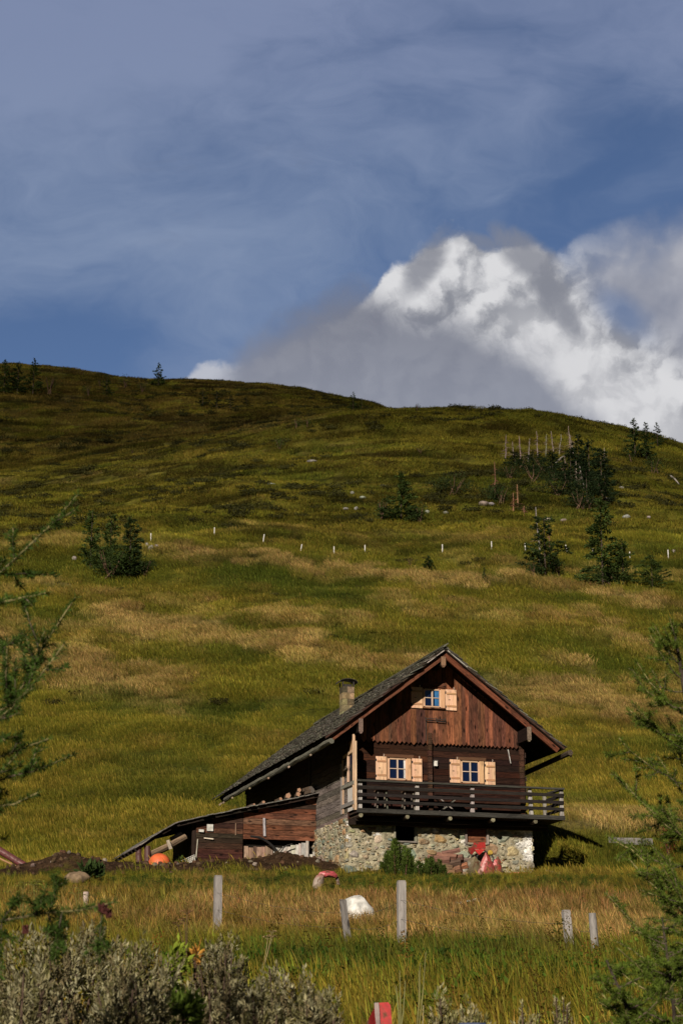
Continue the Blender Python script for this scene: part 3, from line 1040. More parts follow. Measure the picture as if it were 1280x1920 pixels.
# log walls
lg = MB()
LZ = np.arange(-0.22, 2.95, 0.215)
DARKS = [(0.020, 0.009, 0.006), (0.028, 0.011, 0.007), (0.036, 0.013, 0.007), (0.016, 0.008, 0.006), (0.055, 0.019, 0.009)]
for z in LZ:
    for (a, b) in ((W0, -0.36), (-0.36, W1)):
        lg.board((a, 0.06, z + 0.107), (b, 0.06, z + 0.107), 0.207, 0.16 + R.uniform(-.015, .015), (0, 0, 1), jc(DARKS[R.integers(5)]), 10, 0.006)
    # crossing log ends at the right corner and at the middle partition
    lg.board((W1 + 0.02, -0.10, z + 0.10), (W1 + 0.02, 0.06, z + 0.10), 0.20, 0.17, (0, 0, 1), jc((0.06, 0.028, 0.018)), 1)
    lg.board((W1 - 0.1, 0.07, z + 0.0), (W1 + 0.20 + R.uniform(-.03, .03), 0.07, z + 0.0), 0.18, 0.15, (0, 0, 1), jc((0.05, 0.03, 0.022)), 1)
    lg.board((-0.30, -0.16 + R.uniform(-.02, .02), z + 0.10), (-0.30, 0.0, z + 0.10), 0.20, 0.14, (0, 0, 1), jc((0.065, 0.032, 0.02)), 1)
    # left wall: silvered where the weather reaches it near the front, black-brown under the eave
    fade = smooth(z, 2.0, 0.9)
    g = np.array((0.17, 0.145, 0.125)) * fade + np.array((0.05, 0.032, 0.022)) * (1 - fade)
    y1 = 4.75
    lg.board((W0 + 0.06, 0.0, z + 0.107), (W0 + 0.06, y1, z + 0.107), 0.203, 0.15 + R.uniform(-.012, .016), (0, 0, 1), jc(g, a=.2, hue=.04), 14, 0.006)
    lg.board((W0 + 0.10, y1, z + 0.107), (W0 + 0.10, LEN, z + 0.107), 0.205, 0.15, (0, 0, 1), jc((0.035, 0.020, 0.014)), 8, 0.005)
    lg.board((W1 - 0.06, 0.2, z + 0.107), (W1 - 0.06, LEN, z + 0.107), 0.205, 0.15, (0, 0, 1), jc((0.06, 0.045, 0.035)), 6, 0.005)
    lg.board((W0, LEN - 0.08, z + 0.107), (W1, LEN - 0.08, z + 0.107), 0.205, 0.15, (0, 0, 1), jc((0.05, 0.03, 0.02)), 4, 0.005)
lg.board((W0 + 0.03, 4.78, -0.3), (W0 + 0.03, 4.78, 3.0), 0.16, 0.2, (0, 1, 0), jc((0.05, 0.035, 0.025)))
lg.box((W0 + 0.18, 0.2, -0.18), (W1 - 0.18, LEN - 0.2, -0.12), (0.02, 0.015, 0.01), 1)
lg.build('log_wall', M_DARK, chalet)

# vertical boarding of the gable, lower ends cut to points
sd = MB()
x = -3.02
while x < 3.0:
    w = R.uniform(0.125, 0.205)
    xc = x + w / 2
    top = min(RZ - 0.15 - RS * min(abs(x), abs(x + w)), 5.75)
    base = 2.64 + R.uniform(-0.012, 0.012)
    if top > base + 0.05:
        t = R.random()
        c = np.array((0.168, 0.064, 0.034)) * (1 - t) + np.array((0.066, 0.031, 0.023)) * t
        if R.random() < 0.2:
            c = np.array((0.240, 0.090, 0.044))
        sd.board((xc, -0.105 + R.uniform(-0.008, 0.008), top), (xc, -0.105, base), w - 0.003, 0.028, (1, 0, 0), jc(c, a=.18, hue=.05), 3, 0.002, 1.0, w * 0.52)
    x += w
# back gable and fill above the walls
sd.build('gable_siding', M_SIDING, chalet)
for (y, sgn) in ((0.02, 1), (LEN - 0.05, 1)):
    V = [(-3.4, y, 2.6), (3.4, y, 2.6), (3.4, y, RZ - 0.28 - RS * 3.4), (0, y, RZ - 0.28), (-3.4, y, RZ - 0.28 - RS * 3.4)]
    V2 = [(a, b + 0.03, c) for a, b, c in V]
    bg_ = MB()
    bg_.add(V + V2, [np.arange(5)[::-1], np.arange(5) + 5] + [np.array([[i, (i + 1) % 5, (i + 1) % 5 + 5, i + 5]]) for i in range(5)], (0.03, 0.017, 0.012))
    bg_.build('gable_backing', M_DARK, chalet)

# roof: boarding, rafters and rows of split shingles
def sag(y, x):
    return (fbm(y / 3.0 + 5, x / 3.0, 77, 3) - 0.5) * 0.10


for s, nm in ((-1, 'left'), (1, 'right')):
    rf = MB()
    SL = RE * math.sqrt(1 + RS * RS)
    ex = np.array((s / math.sqrt(1 + RS * RS), 0, -RS / math.sqrt(1 + RS * RS)))     # down the slope
    nn = np.array((s * RS / math.sqrt(1 + RS * RS), 0, 1 / math.sqrt(1 + RS * RS)))
    # deck
    nb = 12
    for i in range(nb):
        d0, d1 = SL * i / nb, SL * (i + 1) / nb
        c0 = np.array((0, 0, RZ)) + ex * (d0 + d1) / 2 - nn * 0.085
        rf.board(c0 + (0, RY0 + 0.05, 0), c0 + (0, RY1 - 0.05, 0), d1 - d0 - 0.004, 0.03, ex, jc((0.022, 0.013, 0.009)), 1)
    rows = 24
    d = SL + 0.05
    for i in range(rows + 1):
        d_low = SL + 0.06 - i * SL / rows
        y = RY0 - R.uniform(0, 0.1)
        while y < RY1:
            w = R.uniform(0.10, 0.24) * (1.0 if s < 0 else 1.7)
            ln = 0.52
            dl = d_low + R.uniform(-0.035, 0.03)
            hi = max(dl - ln, 0.0)
            yc = y + w / 2
            z_off = sag(yc, s * dl * 0.8)
            t = R.random()
            c = np.array((0.085, 0.078, 0.062)) * (1 - t) + np.array((0.13, 0.12, 0.10)) * t
            if R.random() < 0.18:
                c = np.array((0.17, 0.165, 0.13))
            if R.random() < 0.15:
                c = np.array((0.05, 0.045, 0.036))
            tilt = R.uniform(0.0, 0.022)
            p_low = np.array((0, yc, RZ + z_off)) + ex * dl + nn * (0.035 + tilt)
            p_hi = np.array((0, yc, RZ + z_off)) + ex * hi + nn * (-0.045 if hi > 0 else 0.0)
            rf.board(p_hi, p_low, w - 0.008, R.uniform(0.018, 0.034), (0, 1, 0), jc(c, a=.2, hue=.04), 1)
            y += w
    # ridge boards, two proud lengths crossing at the tip
    if s < 0:
        rf.board((-0.03, RY0 - 0.12, RZ + 0.07), (-0.03, RY1, RZ + 0.07), 0.24, 0.03, ex, jc((0.12, 0.11, 0.095)), 20, 0.01)
    else:
        rf.board((0.03, RY0 - 0.03, RZ + 0.03), (0.03, RY1, RZ + 0.03), 0.22, 0.03, ex, jc((0.11, 0.10, 0.085)), 20, 0.01)
    r_ = rf.build('roof', M_SHINGLE, chalet)
    # rafters under the overhanging front and along the eaves
    for y in [RY0 + 0.16] + list(np.arange(0.6, RY1 - 0.2, 1.25)):
        front = y < 0
        c = (0.140, 0.052, 0.026) if front else (0.022, 0.013, 0.009)
        up = np.array((0, 0, RZ)) - nn * 0.20
        ra = MB()
        ra.board(up + ex * 0.02 + (0, y, 0), up + ex * (SL - 0.12) + (0, y, 0), 0.19, 0.11, nn, jc(c, a=.1), 8, 0.004)
        ra.build('rafter', M_SIDING, r_)
    # weathered verge boards on the front edge
    up = np.array((0, RY0 + 0.01, RZ)) - nn * 0.025
    vb = MB()
    vb.board(up + ex * 0.05, up + ex * (SL + 0.02), 0.13, 0.035, nn, jc((0.045, 0.030, 0.022)), 10, 0.006)
    vb.build('verge_board', M_GREY, r_)
    up = np.array((0, RY0 - 0.03, RZ)) - nn * 0.05
    vb = MB()
    vb.board(up + ex * 0.12, up + ex * (0.95 if s < 0 else 1.05), 0.03, 0.02, nn, jc((0.42, 0.38, 0.33)), 3, 0.003)
    vb.build('verge_board', M_GREY, r_)
    vb = MB()
    vb.board(up + ex * (2.2 if s < 0 else 1.5), up + ex * SL, 0.06, 0.03, nn, jc((0.06, 0.035, 0.025)), 8, 0.006)
    vb.build('verge_board', M_GREY, r_)

# purlins with their heads showing under the overhang
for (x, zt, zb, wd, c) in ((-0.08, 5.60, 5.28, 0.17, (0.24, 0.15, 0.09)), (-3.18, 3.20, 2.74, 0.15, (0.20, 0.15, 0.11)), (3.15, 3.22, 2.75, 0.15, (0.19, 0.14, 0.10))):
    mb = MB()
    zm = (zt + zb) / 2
    mb.board((x, RY0 + 0.06, zm), (x, LEN, zm), wd, zt - zb, (1, 0, 0), jc((0.012, 0.007, 0.005), a=.1), 8, 0.006)  # body coloured near-black with the overhang's shade, only the head stays pale
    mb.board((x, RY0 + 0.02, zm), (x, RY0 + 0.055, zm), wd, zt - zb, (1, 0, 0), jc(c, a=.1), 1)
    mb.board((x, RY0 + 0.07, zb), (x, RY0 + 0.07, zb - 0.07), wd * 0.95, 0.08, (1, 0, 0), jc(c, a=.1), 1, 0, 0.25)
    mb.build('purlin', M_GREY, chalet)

# hollowed log gutters on hooks
gt = MB()
ys = np.linspace(RY0 - 0.35, 14.5, 22)
gt.tube(np.stack([np.full(22, -4.36) + R.normal(0, .012, 22), ys, 2.30 + R.normal(0, .012, 22)], 1), 0.10, (0.15, 0.145, 0.115), 9, True, 0.08)
for y in (1.0, 4.0, 7.0, 10.0, 13.0, 14.6, 15.3):
    gt.board((-4.45, y, 2.15), (-4.15, y + 0.03, 2.42), 0.07, 0.06, (0, 1, 0), jc((0.33, 0.24, 0.17)), 1)
gt.build('wooden_gutter', M_GREY, chalet)
gt = MB()
ys = np.linspace(RY0 - 0.25, 15.0, 16)
gt.tube(np.stack([np.full(16, 4.60), ys, 2.30 - (ys + 1.2) * 0.03], 1), 0.10, (0.085, 0.065, 0.05), 8, True, 0.06)
gt.board((4.66, RY0 - 0.16, 2.42), (4.66, RY0 - 0.16, 2.16), 0.05, 0.05, (1, 0, 0), jc((0.14, 0.10, 0.08)))
gt.board((4.40, RY0 + 0.9, 2.62), (4.12, RY0 + 1.0, 2.84), 0.06, 0.05, (0, 1, 0), jc((0.24, 0.21, 0.18)))
gt.build('wooden_gutter', M_DARK, chalet)

# chimney
ch = MB()
cx, cy = -1.56, 6.0
for i in range(7):
    z = 4.0 + i * 0.243
    for q in range(2):
        a = (i + q) % 2
        c = jc([(0.27, 0.21, 0.115), (0.22, 0.17, 0.10), (0.08, 0.06, 0.04), (0.29, 0.23, 0.13)][R.integers(4)], a=.15)
        x0, x1 = (cx - 0.23, cx - 0.05 + 0.1 * (i % 2)) if q == 0 else (cx - 0.05 + 0.1 * (i % 2) + 0.01, cx + 0.23)
        ch.box((x0, cy - 0.23, z), (x1, cy + 0.23, z + 0.233), c)
ch.box((cx - 0.22, cy - 0.22, 3.9), (cx + 0.22, cy + 0.22, 5.69), (0.22, 0.19, 0.13), 2)
cho = ch.build('chimney', M_STONE, chalet)
cap = MB()
for (a, b) in ((-1, -1), (1, -1), (-1, 1), (1, 1)):
    cap.board((cx + a * 0.22, cy + b * 0.2, 5.70), (cx + a * 0.22, cy + b * 0.2, 5.90), 0.05, 0.02, (1, 0, 0), (0.02, 0.017, 0.016))
cap.box((cx - 0.16, cy - 0.16, 5.70), (cx + 0.16, cy + 0.16, 5.80), (0.015, 0.013, 0.012))
th = np.linspace(0.0, np.pi, 9)
prof = [(cx - 0.37 * math.cos(t), 5.86 + 0.15 * math.sin(t)) for t in th]
V = [(px_, cy + sy * 0.30, pz_) for sy in (-1, 1) for px_, pz_ in prof] + [(px_, cy + sy * 0.30, pz_ - 0.02) for sy in (-1, 1) for px_, pz_ in prof]
q = [(i, i + 1, i + 10, i + 9) for i in range(8)]
cap.add(V, [np.array(q), np.array([(a + 18, d + 18, c + 18, b + 18) for a, b, c, d in q]), np.array([(i, i + 18, i + 19, i + 1) for i in range(8)]), np.array([(i + 9, i + 10, i + 28, i + 27) for i in range(8)])], (0.022, 0.018, 0.016))
cap.build('chimney_cap', M_METAL, cho)


# windows and shutters
PALE = (0.66, 0.41, 0.265)


def window(x0, x1, z0, z1, casing_r=0.14, curtain=None, head=True, y=-0.075):
    f = MB()
    for xx in (x0, x1):
        f.board((xx, y, z0), (xx, y, z1), 0.055, 0.05, (1, 0, 0), jc(PALE, a=.06, hue=.02))
    for zz in (z0, z1):
        f.board((x0 + 0.03, y + 0.002, zz), (x1 - 0.03, y + 0.002, zz), 0.05, 0.05, (0, 0, 1), jc((0.50, 0.34, 0.22), a=.06, hue=.02))
    xm, zm = (x0 + x1) / 2, (z0 + z1) / 2 + 0.01
    f.board((xm, y - 0.005, z0 + 0.026), (xm, y - 0.005, z1 - 0.026), 0.05, 0.045, (1, 0, 0), jc((0.55, 0.42, 0.32), a=.06, hue=.02))
    for a, b in ((x0 + 0.03, xm - 0.026), (xm + 0.026, x1 - 0.03)):
        f.board((a, y - 0.004, zm), (b, y - 0.004, zm), 0.028, 0.03, (0, 0, 1), jc((0.55, 0.42, 0.32), a=.06, hue=.02))
    fo = f.build('window', M_FRESH, chalet)
    g = MB()
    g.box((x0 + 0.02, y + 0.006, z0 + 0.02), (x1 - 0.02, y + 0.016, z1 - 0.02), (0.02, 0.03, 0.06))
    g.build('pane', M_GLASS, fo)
    c = MB()
    c.board((x1 + 0.028 + casing_r / 2, y + 0.004, z0 - 0.03), (x1 + 0.028 + casing_r / 2, y + 0.004, z1 + 0.03), casing_r, 0.045, (1, 0, 0), jc((0.60, 0.36, 0.20), a=.05, hue=.02))
    c.build('casing', M_FRESH, fo)
    c = MB()
    c.board((x0 - 0.045, y + 0.004, z0 - 0.03), (x0 - 0.045, y + 0.004, z1 + 0.03), 0.03, 0.04, (1, 0, 0), jc((0.45, 0.27, 0.16), a=.05, hue=.02))
    c.build('casing', M_FRESH, fo)
    if head:
        c = MB()
        c.board((x0 - 0.20, y + 0.03, z1 + 0.11), (x1 + 0.30, y + 0.03, z1 + 0.11), 0.11, 0.05, (0, 0, 1), jc((0.10, 0.045, 0.024), a=.05))
        c.build('lintel', M_FRESH, fo)
    s = MB()
    s.board((x0 - 0.08, y - 0.02, z0 - 0.055), (x1 + 0.20, y - 0.02, z0 - 0.055), 0.10, 0.045, (0, 1, 0), jc((0.20, 0.085, 0.045), a=.05))
    s.build('sill', M_SIDING, fo)
    if curtain is not None:
        cc = MB()
        xs = np.linspace(x0 + (x1 - x0) * curtain[0], x0 + (x1 - x0) * curtain[1], 15)
        yv = y + 0.002 + 0.002 * np.sin(np.arange(15) * 1.9)
        V = np.concatenate([np.stack([xs, yv, np.full(15, z)], 1) for z in (z0 + 0.04, z1 - 0.04)])
        cols = np.tile(np.where((np.arange(15) % 3 == 0)[:, None], np.array(curtain[2]) * 0.75, curtain[2]), (2, 1))
        cc.add(V, [np.array([(i, i + 1, i + 16, i + 15) for i in range(14)])], cols)
        cc.build('curtain', M_PLAIN, fo)
    return fo


def shutter(x0, x1, z0, z1, y=-0.10):
    b = MB()
    n = 3
    w = (x1 - x0) / n
    for i in range(n):
        xc = x0 + (i + 0.5) * w
        b.board((xc, y, z0), (xc, y, z1), w - 0.006, 0.026, (1, 0, 0), jc((0.72, 0.445, 0.285), a=.07, hue=.025), 1)
    so = b.build('shutter', M_FRESH, chalet)
    for f_ in (0.20, 0.80):
        bt = MB()
        zz = z0 + (z1 - z0) * f_
        bt.board((x0 + 0.05, y - 0.024, zz), (x1 - 0.03, y - 0.024, zz), 0.065, 0.022, (0, 0, 1), jc((0.46, 0.25, 0.13), a=.08, hue=.02))
        bt.build('batten', M_FRESH, so)
    for f_ in (0.16, 0.84):
        hg = MB()
        zz = z0 + (z1 - z0) * f_
        xx = x0 if abs(x0) < abs(x1) else x1
        hg.box((x0 - 0.015, y - 0.016, zz - 0.045), (x0 + 0.035, y - 0.0135, zz + 0.045), (0.02, 0.018, 0.016), 2)
        hg.build('hinge', M_METAL, so)
    hg = MB()
    hg.box(((x0 + x1) / 2 - 0.10, y - 0.016, (z0 + z1) / 2 - 0.012), ((x0 + x1) / 2 - 0.02, y - 0.0135, (z0 + z1) / 2 + 0.012), (0.02, 0.018, 0.016))
    hg.build('latch', M_METAL, so)
    ho = MB()
    ho.tube([(x1 - 0.10, y - 0.0, z1 + 0.0), (x1 - 0.09, y - 0.02, z1 + 0.06), (x1 - 0.11, y - 0.03, z1 + 0.08)], 0.018, (0.42, 0.34, 0.28), 6)
    ho.build('catch', M_PLAIN, so)
    return so


window(-1.84, -1.19, 1.28, 2.0, 0.15, (0.86, 0.97, (0.55, 0.55, 0.55)))
shutter(-2.33, -1.93, 1.23, 2.06)
shutter(-0.98, -0.60, 1.22, 2.04)
window(0.91, 1.56, 1.28, 2.02, 0.17, None)
shutter(0.45, 0.84, 1.24, 2.07)
shutter(1.79, 2.19, 1.22, 2.04)
window(-0.50, 0.10, 3.94, 4.56, 0.16, (0.66, 0.94, (0.03, 0.13, 0.30)), False, -0.145)
shutter(-1.00, -0.58, 3.86, 4.62, -0.165)
shutter(0.30, 0.73, 3.84, 4.60, -0.165)
hd = MB()
hd.board((-0.55, -0.15, 4.74), (0.32, -0.15, 4.74), 0.16, 0.04, (0, 0, 1), jc((0.17, 0.07, 0.04)), 4, 0.004)
hd.build('window_hood', M_SIDING, chalet)

# little railing bracket below the gable window
br = MB()
for z in (3.50, 3.42):
    br.board((-0.46, -0.20, z), (0.30, -0.20, z - 0.03), 0.025, 0.025, (0, 0, 1), (0.03, 0.02, 0.015))
for x in (-0.46, -0.05, 0.29):
    br.board((x, -0.12, 3.55), (x, -0.20, 3.42), 0.03, 0.03, (1, 0, 0), (0.03, 0.02, 0.015))
br.board((-0.44, -0.135, 3.45), (-0.44, -0.135, 2.68), 0.03, 0.02, (1, 0, 0), (0.02, 0.014, 0.012))
br.build('flower_box_bracket', M_METAL, chalet)
lp = MB()
lp.box((-0.14, -0.16, 1.80), (-0.03, -0.06, 1.98), (0.62, 0.60, 0.55))
lp.box((-0.16, -0.17, 1.985), (-0.01, -0.06, 2.01), (0.10, 0.09, 0.08))
lp.build('wall_lantern', M_PLAIN, chalet)
st = MB()
st.board((2.70, -0.12, 2.52), (2.79, -0.12, 2.02), 0.035, 0.02, (1, 0, 0), (0.55, 0.53, 0.50), 1, 0, 0.6)
st.build('hanging_stick', M_GREY, chalet)

# balcony
BX0, BX1, BY = -3.32, 4.43, -0.98
bal = MB()
nb = 7
for i in range(nb):
    y = BY + 0.06 + i * (1.55 / nb)
    bal.board((BX0, y + 0.10, -0.05), (BX1, y + 0.10, -0.05), 0.21, 0.05, (0, 1, 0), jc((0.06, 0.042, 0.032)), 3, 0.004)
balcony = bal.build('balcony', M_DARK, chalet)
GREYB = (0.036, 0.030, 0.027)
for (z, h, t, c) in ((1.04, 0.065, 0.15, (0.055, 0.050, 0.047)), (0.81, 0.115, 0.045, GREYB), (0.555, 0.115, 0.045, GREYB), (0.315, 0.105, 0.045, GREYB)):
    m_ = MB()
    c = np.array(c) * (1.0 if z > 1 else 0.62)
    m_.board((BX0, BY - 0.02, z), (BX1 + 0.02, BY - 0.02, z), h, t, (0, 0, 1), jc(c, a=.12, hue=.03), 16, 0.005)
    m_.build('rail', M_GREY, balcony)
    m_ = MB()
    m_.board((BX1 - 0.02, BY + 0.06, z), (BX1 - 0.02, 0.62, z), h, t, (0, 0, 1), jc(c, a=.12, hue=.03), 4, 0.004)
    m_.build('rail', M_GREY, balcony)
m_ = MB()
m_.board((BX0, BY - 0.03, 0.005), (BX1 + 0.03, BY - 0.03, 0.005), 0.15, 0.06, (0, 0, 1), jc((0.042, 0.038, 0.036), a=.05), 20, 0.005)
m_.board((BX1, BY + 0.01, 0.005), (BX1, 0.62, 0.005), 0.15, 0.06, (0, 0, 1), jc((0.12, 0.10, 0.09), a=.05), 4, 0.004)
m_.build('edge_beam', M_GREY, balcony)
for x in (-3.17, -1.08, 0.98, 3.22, 4.38):
    m_ = MB()
    ln = 0.06 if x > 3 and x < 4 else 0.0
    m_.board((x, BY + 0.06, -0.02), (x - ln, BY + 0.06, 1.0), 0.13, 0.09, (1, 0, 0), jc((0.36, 0.33, 0.30), a=.08, hue=.02), 5, 0.006)
    m_.build('post', M_GREY, balcony)
m_ = MB()
m_.board((4.36, 0.58, -0.02), (4.36, 0.58, 1.0), 0.11, 0.09, (1, 0, 0), jc((0.30, 0.27, 0.24), a=.08, hue=.02), 5, 0.006)
m_.build('post', M_GREY, balcony)
for x in (-3.16, -1.46, 0.12, 1.73, 3.34):
    m_ = MB()
    m_.tube([(x, BY + 0.00, -0.155), (x, -0.3, -0.155), (x, 1.2, -0.155)], [0.078, 0.085, 0.09], (0.06, 0.042, 0.03), 9, True, 0.06)
    m_.tube([(x, BY - 0.012, -0.155), (x, BY - 0.001, -0.155)], 0.076, (0.22, 0.20, 0.13), 9, True, 0.05)
    m_.build('joist', M_DARK, balcony)
m_ = MB()
m_.board((W0, -0.16, -0.29), (4.1, -0.16, -0.29), 0.20, 0.22, (0, 0, 1), jc((0.03, 0.02, 0.014)), 12, 0.02)
m_.board((W0 + 0.1, -0.5, -0.24), (3.95, -0.5, -0.24), 0.10, 0.12, (0, 0, 1), jc((0.03, 0.02, 0.014)), 12, 0.012)
m_.build('bearer', M_DARK, balcony)

# glazed wind screen closing the balcony's left end
sc_ = MB()
x = W0 - 0.01
pc = (0.60, 0.42, 0.27)
gc = (0.22, 0.20, 0.185)
sc_.board((x, -0.96, 0.02), (x, -0.96, 2.42), 0.10, 0.075, (0, 1, 0), jc(pc, a=.05, hue=.02), 4, 0.004)
sc_.board((x - 0.02, -0.80, 0.10), (x - 0.02, -0.80, 2.68), 0.10, 0.05, (0, 1, 0), jc(pc, a=.05, hue=.02), 4, 0.004)
sc_.board((x, 0.46, 0.05), (x, 0.46, 1.95), 0.12, 0.08, (0, 1, 0), jc((0.50, 0.35, 0.23), a=.05, hue=.02), 4, 0.004)
sc_.board((x, 0.66, 0.05), (x, 0.66, 1.85), 0.10, 0.10, (0, 1, 0), jc(gc, a=.05, hue=.02), 4, 0.004)
for z in (0.98, 0.30):
    sc_.board((x - 0.03, -0.92, z), (x - 0.03, 0.62, z), 0.13, 0.05, (0, 0, 1), jc(gc, a=.05, hue=.02), 4, 0.004)
sc_.board((x - 0.01, -0.75, 2.12), (x - 0.01, 0.42, 2.04), 0.10, 0.05, (0, 0, 1), jc(pc, a=.05, hue=.02))
sc_.board((x - 0.01, -0.10, 1.10), (x - 0.01, -0.10, 2.06), 0.07, 0.05, (0, 1, 0), jc(pc, a=.05, hue=.02))
scr = sc_.build('wind_screen', M_FRESH, chalet)
q_ = MB()
for i, y in enumerate(np.arange(-0.86, 0.42, 0.165)):
    q_.board((x + 0.02, y + 0.08, 0.06), (x + 0.02, y + 0.08, 1.04), 0.16, 0.02, (0, 1, 0), jc((0.56, 0.53, 0.50), a=.08, hue=.015))
q_.build('board_panel', M_FRESH, scr)
q_ = MB()
for i, y in enumerate(np.arange(-0.86, 0.42, 0.165)):
    if y < -0.2:
        q_.board((x + 0.02, y + 0.08, 2.12), (x + 0.02, y + 0.08, 2.62 - 0.25 * (y + 0.8)), 0.16, 0.02, (0, 1, 0), jc((0.42, 0.26, 0.15), a=.08, hue=.02))
q_.build('board_panel', M_FRESH, scr)
q_ = MB()
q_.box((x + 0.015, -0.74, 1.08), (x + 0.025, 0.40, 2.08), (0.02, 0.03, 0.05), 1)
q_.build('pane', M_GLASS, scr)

# ------------------------------------------------------------------ lean-to shed
SB = (-5.8, 4.0, -1.75)
shed = empty('lean_to_shed', h2w(*SB), HA)
tag(shed, 'low weathered lean-to shed of dark boards with whitish door planks', 'shed')
RP = [(-3.05, 1.27), (-4.6, 0.90), (-6.06, 0.585), (-7.85, 0.15), (-8.70, -0.08), (-9.4, -0.50), (-10.15, -1.02)]


def shed_roof(x):
    return float(np.interp(x, [p[0] for p in RP][::-1], [p[1] for p in RP][::-1]))


wb = MB()
z = -1.85
while z < 1.2:
    h = R.uniform(0.16, 0.24)
    for (a, b, lo) in ((-7.88, -6.14, -9), (-6.12, -3.42, -0.56)):
        if z < lo:
            continue
        # clip the board where the roof comes down
        xs = np.linspace(a, b, 40)
        ok = [xx for xx in xs if shed_roof(xx) - 0.06 > z + h]
        if len(ok) < 3:
            continue
        left = min(ok)
        dark = a < -7
        c = np.array((0.060, 0.026, 0.016)) if dark else np.array((0.150, 0.058, 0.031))
        if R.random() < 0.3:
            c = np.array((0.20, 0.10, 0.06)) if not dark else np.array((0.10, 0.05, 0.03))
        if R.random() < 0.25:
            c = np.array((0.045, 0.026, 0.018))
        wb.board((left, 4.0 + R.uniform(-.012, .012), z + h / 2), (b + R.uniform(0, 0.12) * (b > -4), 4.0, z + h / 2), h - 0.012, 0.03, (0, 0, 1), jc(c, a=.2), 12, 0.006)
    z += h
for i in range(18):
    xa = -7.9 + i * 0.252
    wb.box((xa, 4.30, -1.9), (xa + 0.25, 4.34, shed_roof(xa) - 0.16), (0.01, 0.008, 0.006), 2)
wb.box((-7.9, 4.05, -1.9), (-7.86, 8.0, -0.1), (0.03, 0.02, 0.015), 1)
wb.build('board_wall', M_SIDING, shed, SB)
for (lo_, hi_, zl, zr, pal) in ((-6.10, -5.02, -0.82, -0.80, 0), (-5.00, -3.66, -0.84, -0.56, 1), (-3.62, -3.42, -1.0, -0.80, 1)):
    d_ = MB()
    xx = lo_
    while xx < hi_ - 0.05:
        w = min(R.uniform(0.10, 0.19), hi_ - xx)
        f_ = (xx - lo_) / (hi_ - lo_)
        c = (0.46, 0.43, 0.385) if pal else [(0.26, 0.17, 0.12), (0.14, 0.09, 0.07), (0.30, 0.21, 0.15)][R.integers(3)]
        d_.board((xx + w / 2, 3.93 - 0.03 * pal + R.uniform(-.01, .01), -1.85), (xx + w / 2, 3.93 - 0.03 * pal, zl + (zr - zl) * f_ + R.uniform(-.04, .04)), w - 0.008, 0.03, (1, 0, 0), jc(c, a=.15, hue=.03), 3, 0.004)
        xx += w
    do = d_.build('door_leaf', M_GREY, shed, SB)
    do['label'] = 'whitish grey planks' if pal else 'brown and grey planks'
rf = MB()
xs = np.linspace(-3.05, -10.15, 42)
for i in range(len(xs) - 1):
    x0, x1 = xs[i], xs[i + 1]
    for j in range(2):
        ya, yb = 3.62 + j * 2.3 - R.uniform(0, 0.10), 5.95 + j * 2.3
        z0, z1 = shed_roof(x0), shed_roof(x1)
        ax = unit((x1 - x0, 0, z1 - z0))
        mid = np.array(((x0 + x1) / 2, 0, (z0 + z1) / 2 + R.uniform(-0.012, 0.012) + 0.02 * j))
        w = abs(x1 - x0) / abs(ax[0]) + 0.06
        rf.board(mid + (0, ya, 0), mid + (0, yb, 0.0), w, 0.032, ax, jc((0.17, 0.16, 0.14), a=.25, hue=.03), 2, 0.004)
for i in range(7):
    y = 3.75 + i * 0.7
    for (a, b) in zip(RP[:-1], RP[1:]):
        rf.board((a[0], y, a[1] - 0.09), (b[0], y, b[1] - 0.09), 0.11, 0.08, (0, 0, 1), jc((0.025, 0.018, 0.014)))
rf.build('shed_roof', M_SHINGLE, shed, SB)
pb = MB()
pb.tube([(-9.55, 3.85, -1.22), (-9.0, 3.95, -0.95), (-8.25, 4.05, -0.52)], [0.12, 0.13, 0.11], (0.20, 0.14, 0.09), 9, True, 0.08)
pb.build('log_prop', M_GREY, shed, SB)
pb = MB()
pb.tube([(-8.75, 4.25, -0.62), (-8.35, 4.3, -0.38)], 0.09, (0.22, 0.20, 0.18), 8, True, 0.08)
pb.build('log_prop', M_GREY, shed, SB)
pb = MB()
pb.board((-8.97, 3.75, -0.70), (-8.86, 3.72, -1.02), 0.12, 0.05, (1, 0, 0), jc((0.40, 0.34, 0.26)))
pb.build('log_prop', M_GREY, shed, SB)
for (x, z1) in ((-10.02, -1.04), (-9.70, -0.98)):
    pp = MB()
    pp.tube([(x + 0.05, 3.8, -2.2), (x + 0.03, 3.8, -1.6), (x, 3.8, z1 + 0.05)], 0.115, (0.085, 0.035, 0.032), 12)
    pp.build('rusty_post', M_RUST, shed, SB)
pw = MB()
pw.board((-7.95, 4.1, -1.9), (-7.95, 4.1, 0.05), 0.12, 0.10, (1, 0, 0), jc((0.03, 0.02, 0.015)))
pw.build('batten', M_GREY, shed, SB)
pw = MB()
pw.board((-7.88, 3.95, -1.3), (-7.83, 3.95, -0.6), 0.03, 0.03, (1, 0, 0), jc((0.45, 0.42, 0.38)))
pw.build('batten', M_GREY, shed, SB)
pw = MB()
pw.board((-7.60, 3.93, -0.56), (-7.25, 3.93, -0.585), 0.04, 0.03, (0, 0, 1), jc((0.50, 0.46, 0.42)))
pw.build('batten', M_GREY, shed, SB)
pw = MB()
pw.board((-5.36, 3.93, 0.24), (-5.33, 3.93, -0.42), 0.085, 0.03, (1, 0, 0), jc((0.55, 0.52, 0.47)), 3, 0.004)
pw.build('batten', M_GREY, shed, SB)
pw = MB()
pw.board((-6.42, 3.95, 0.02), (-6.42, 3.95, -0.42), 0.03, 0.02, (1, 0, 0), jc((0.22, 0.15, 0.10)))
pw.build('batten', M_GREY, shed, SB)
w_ = MB()
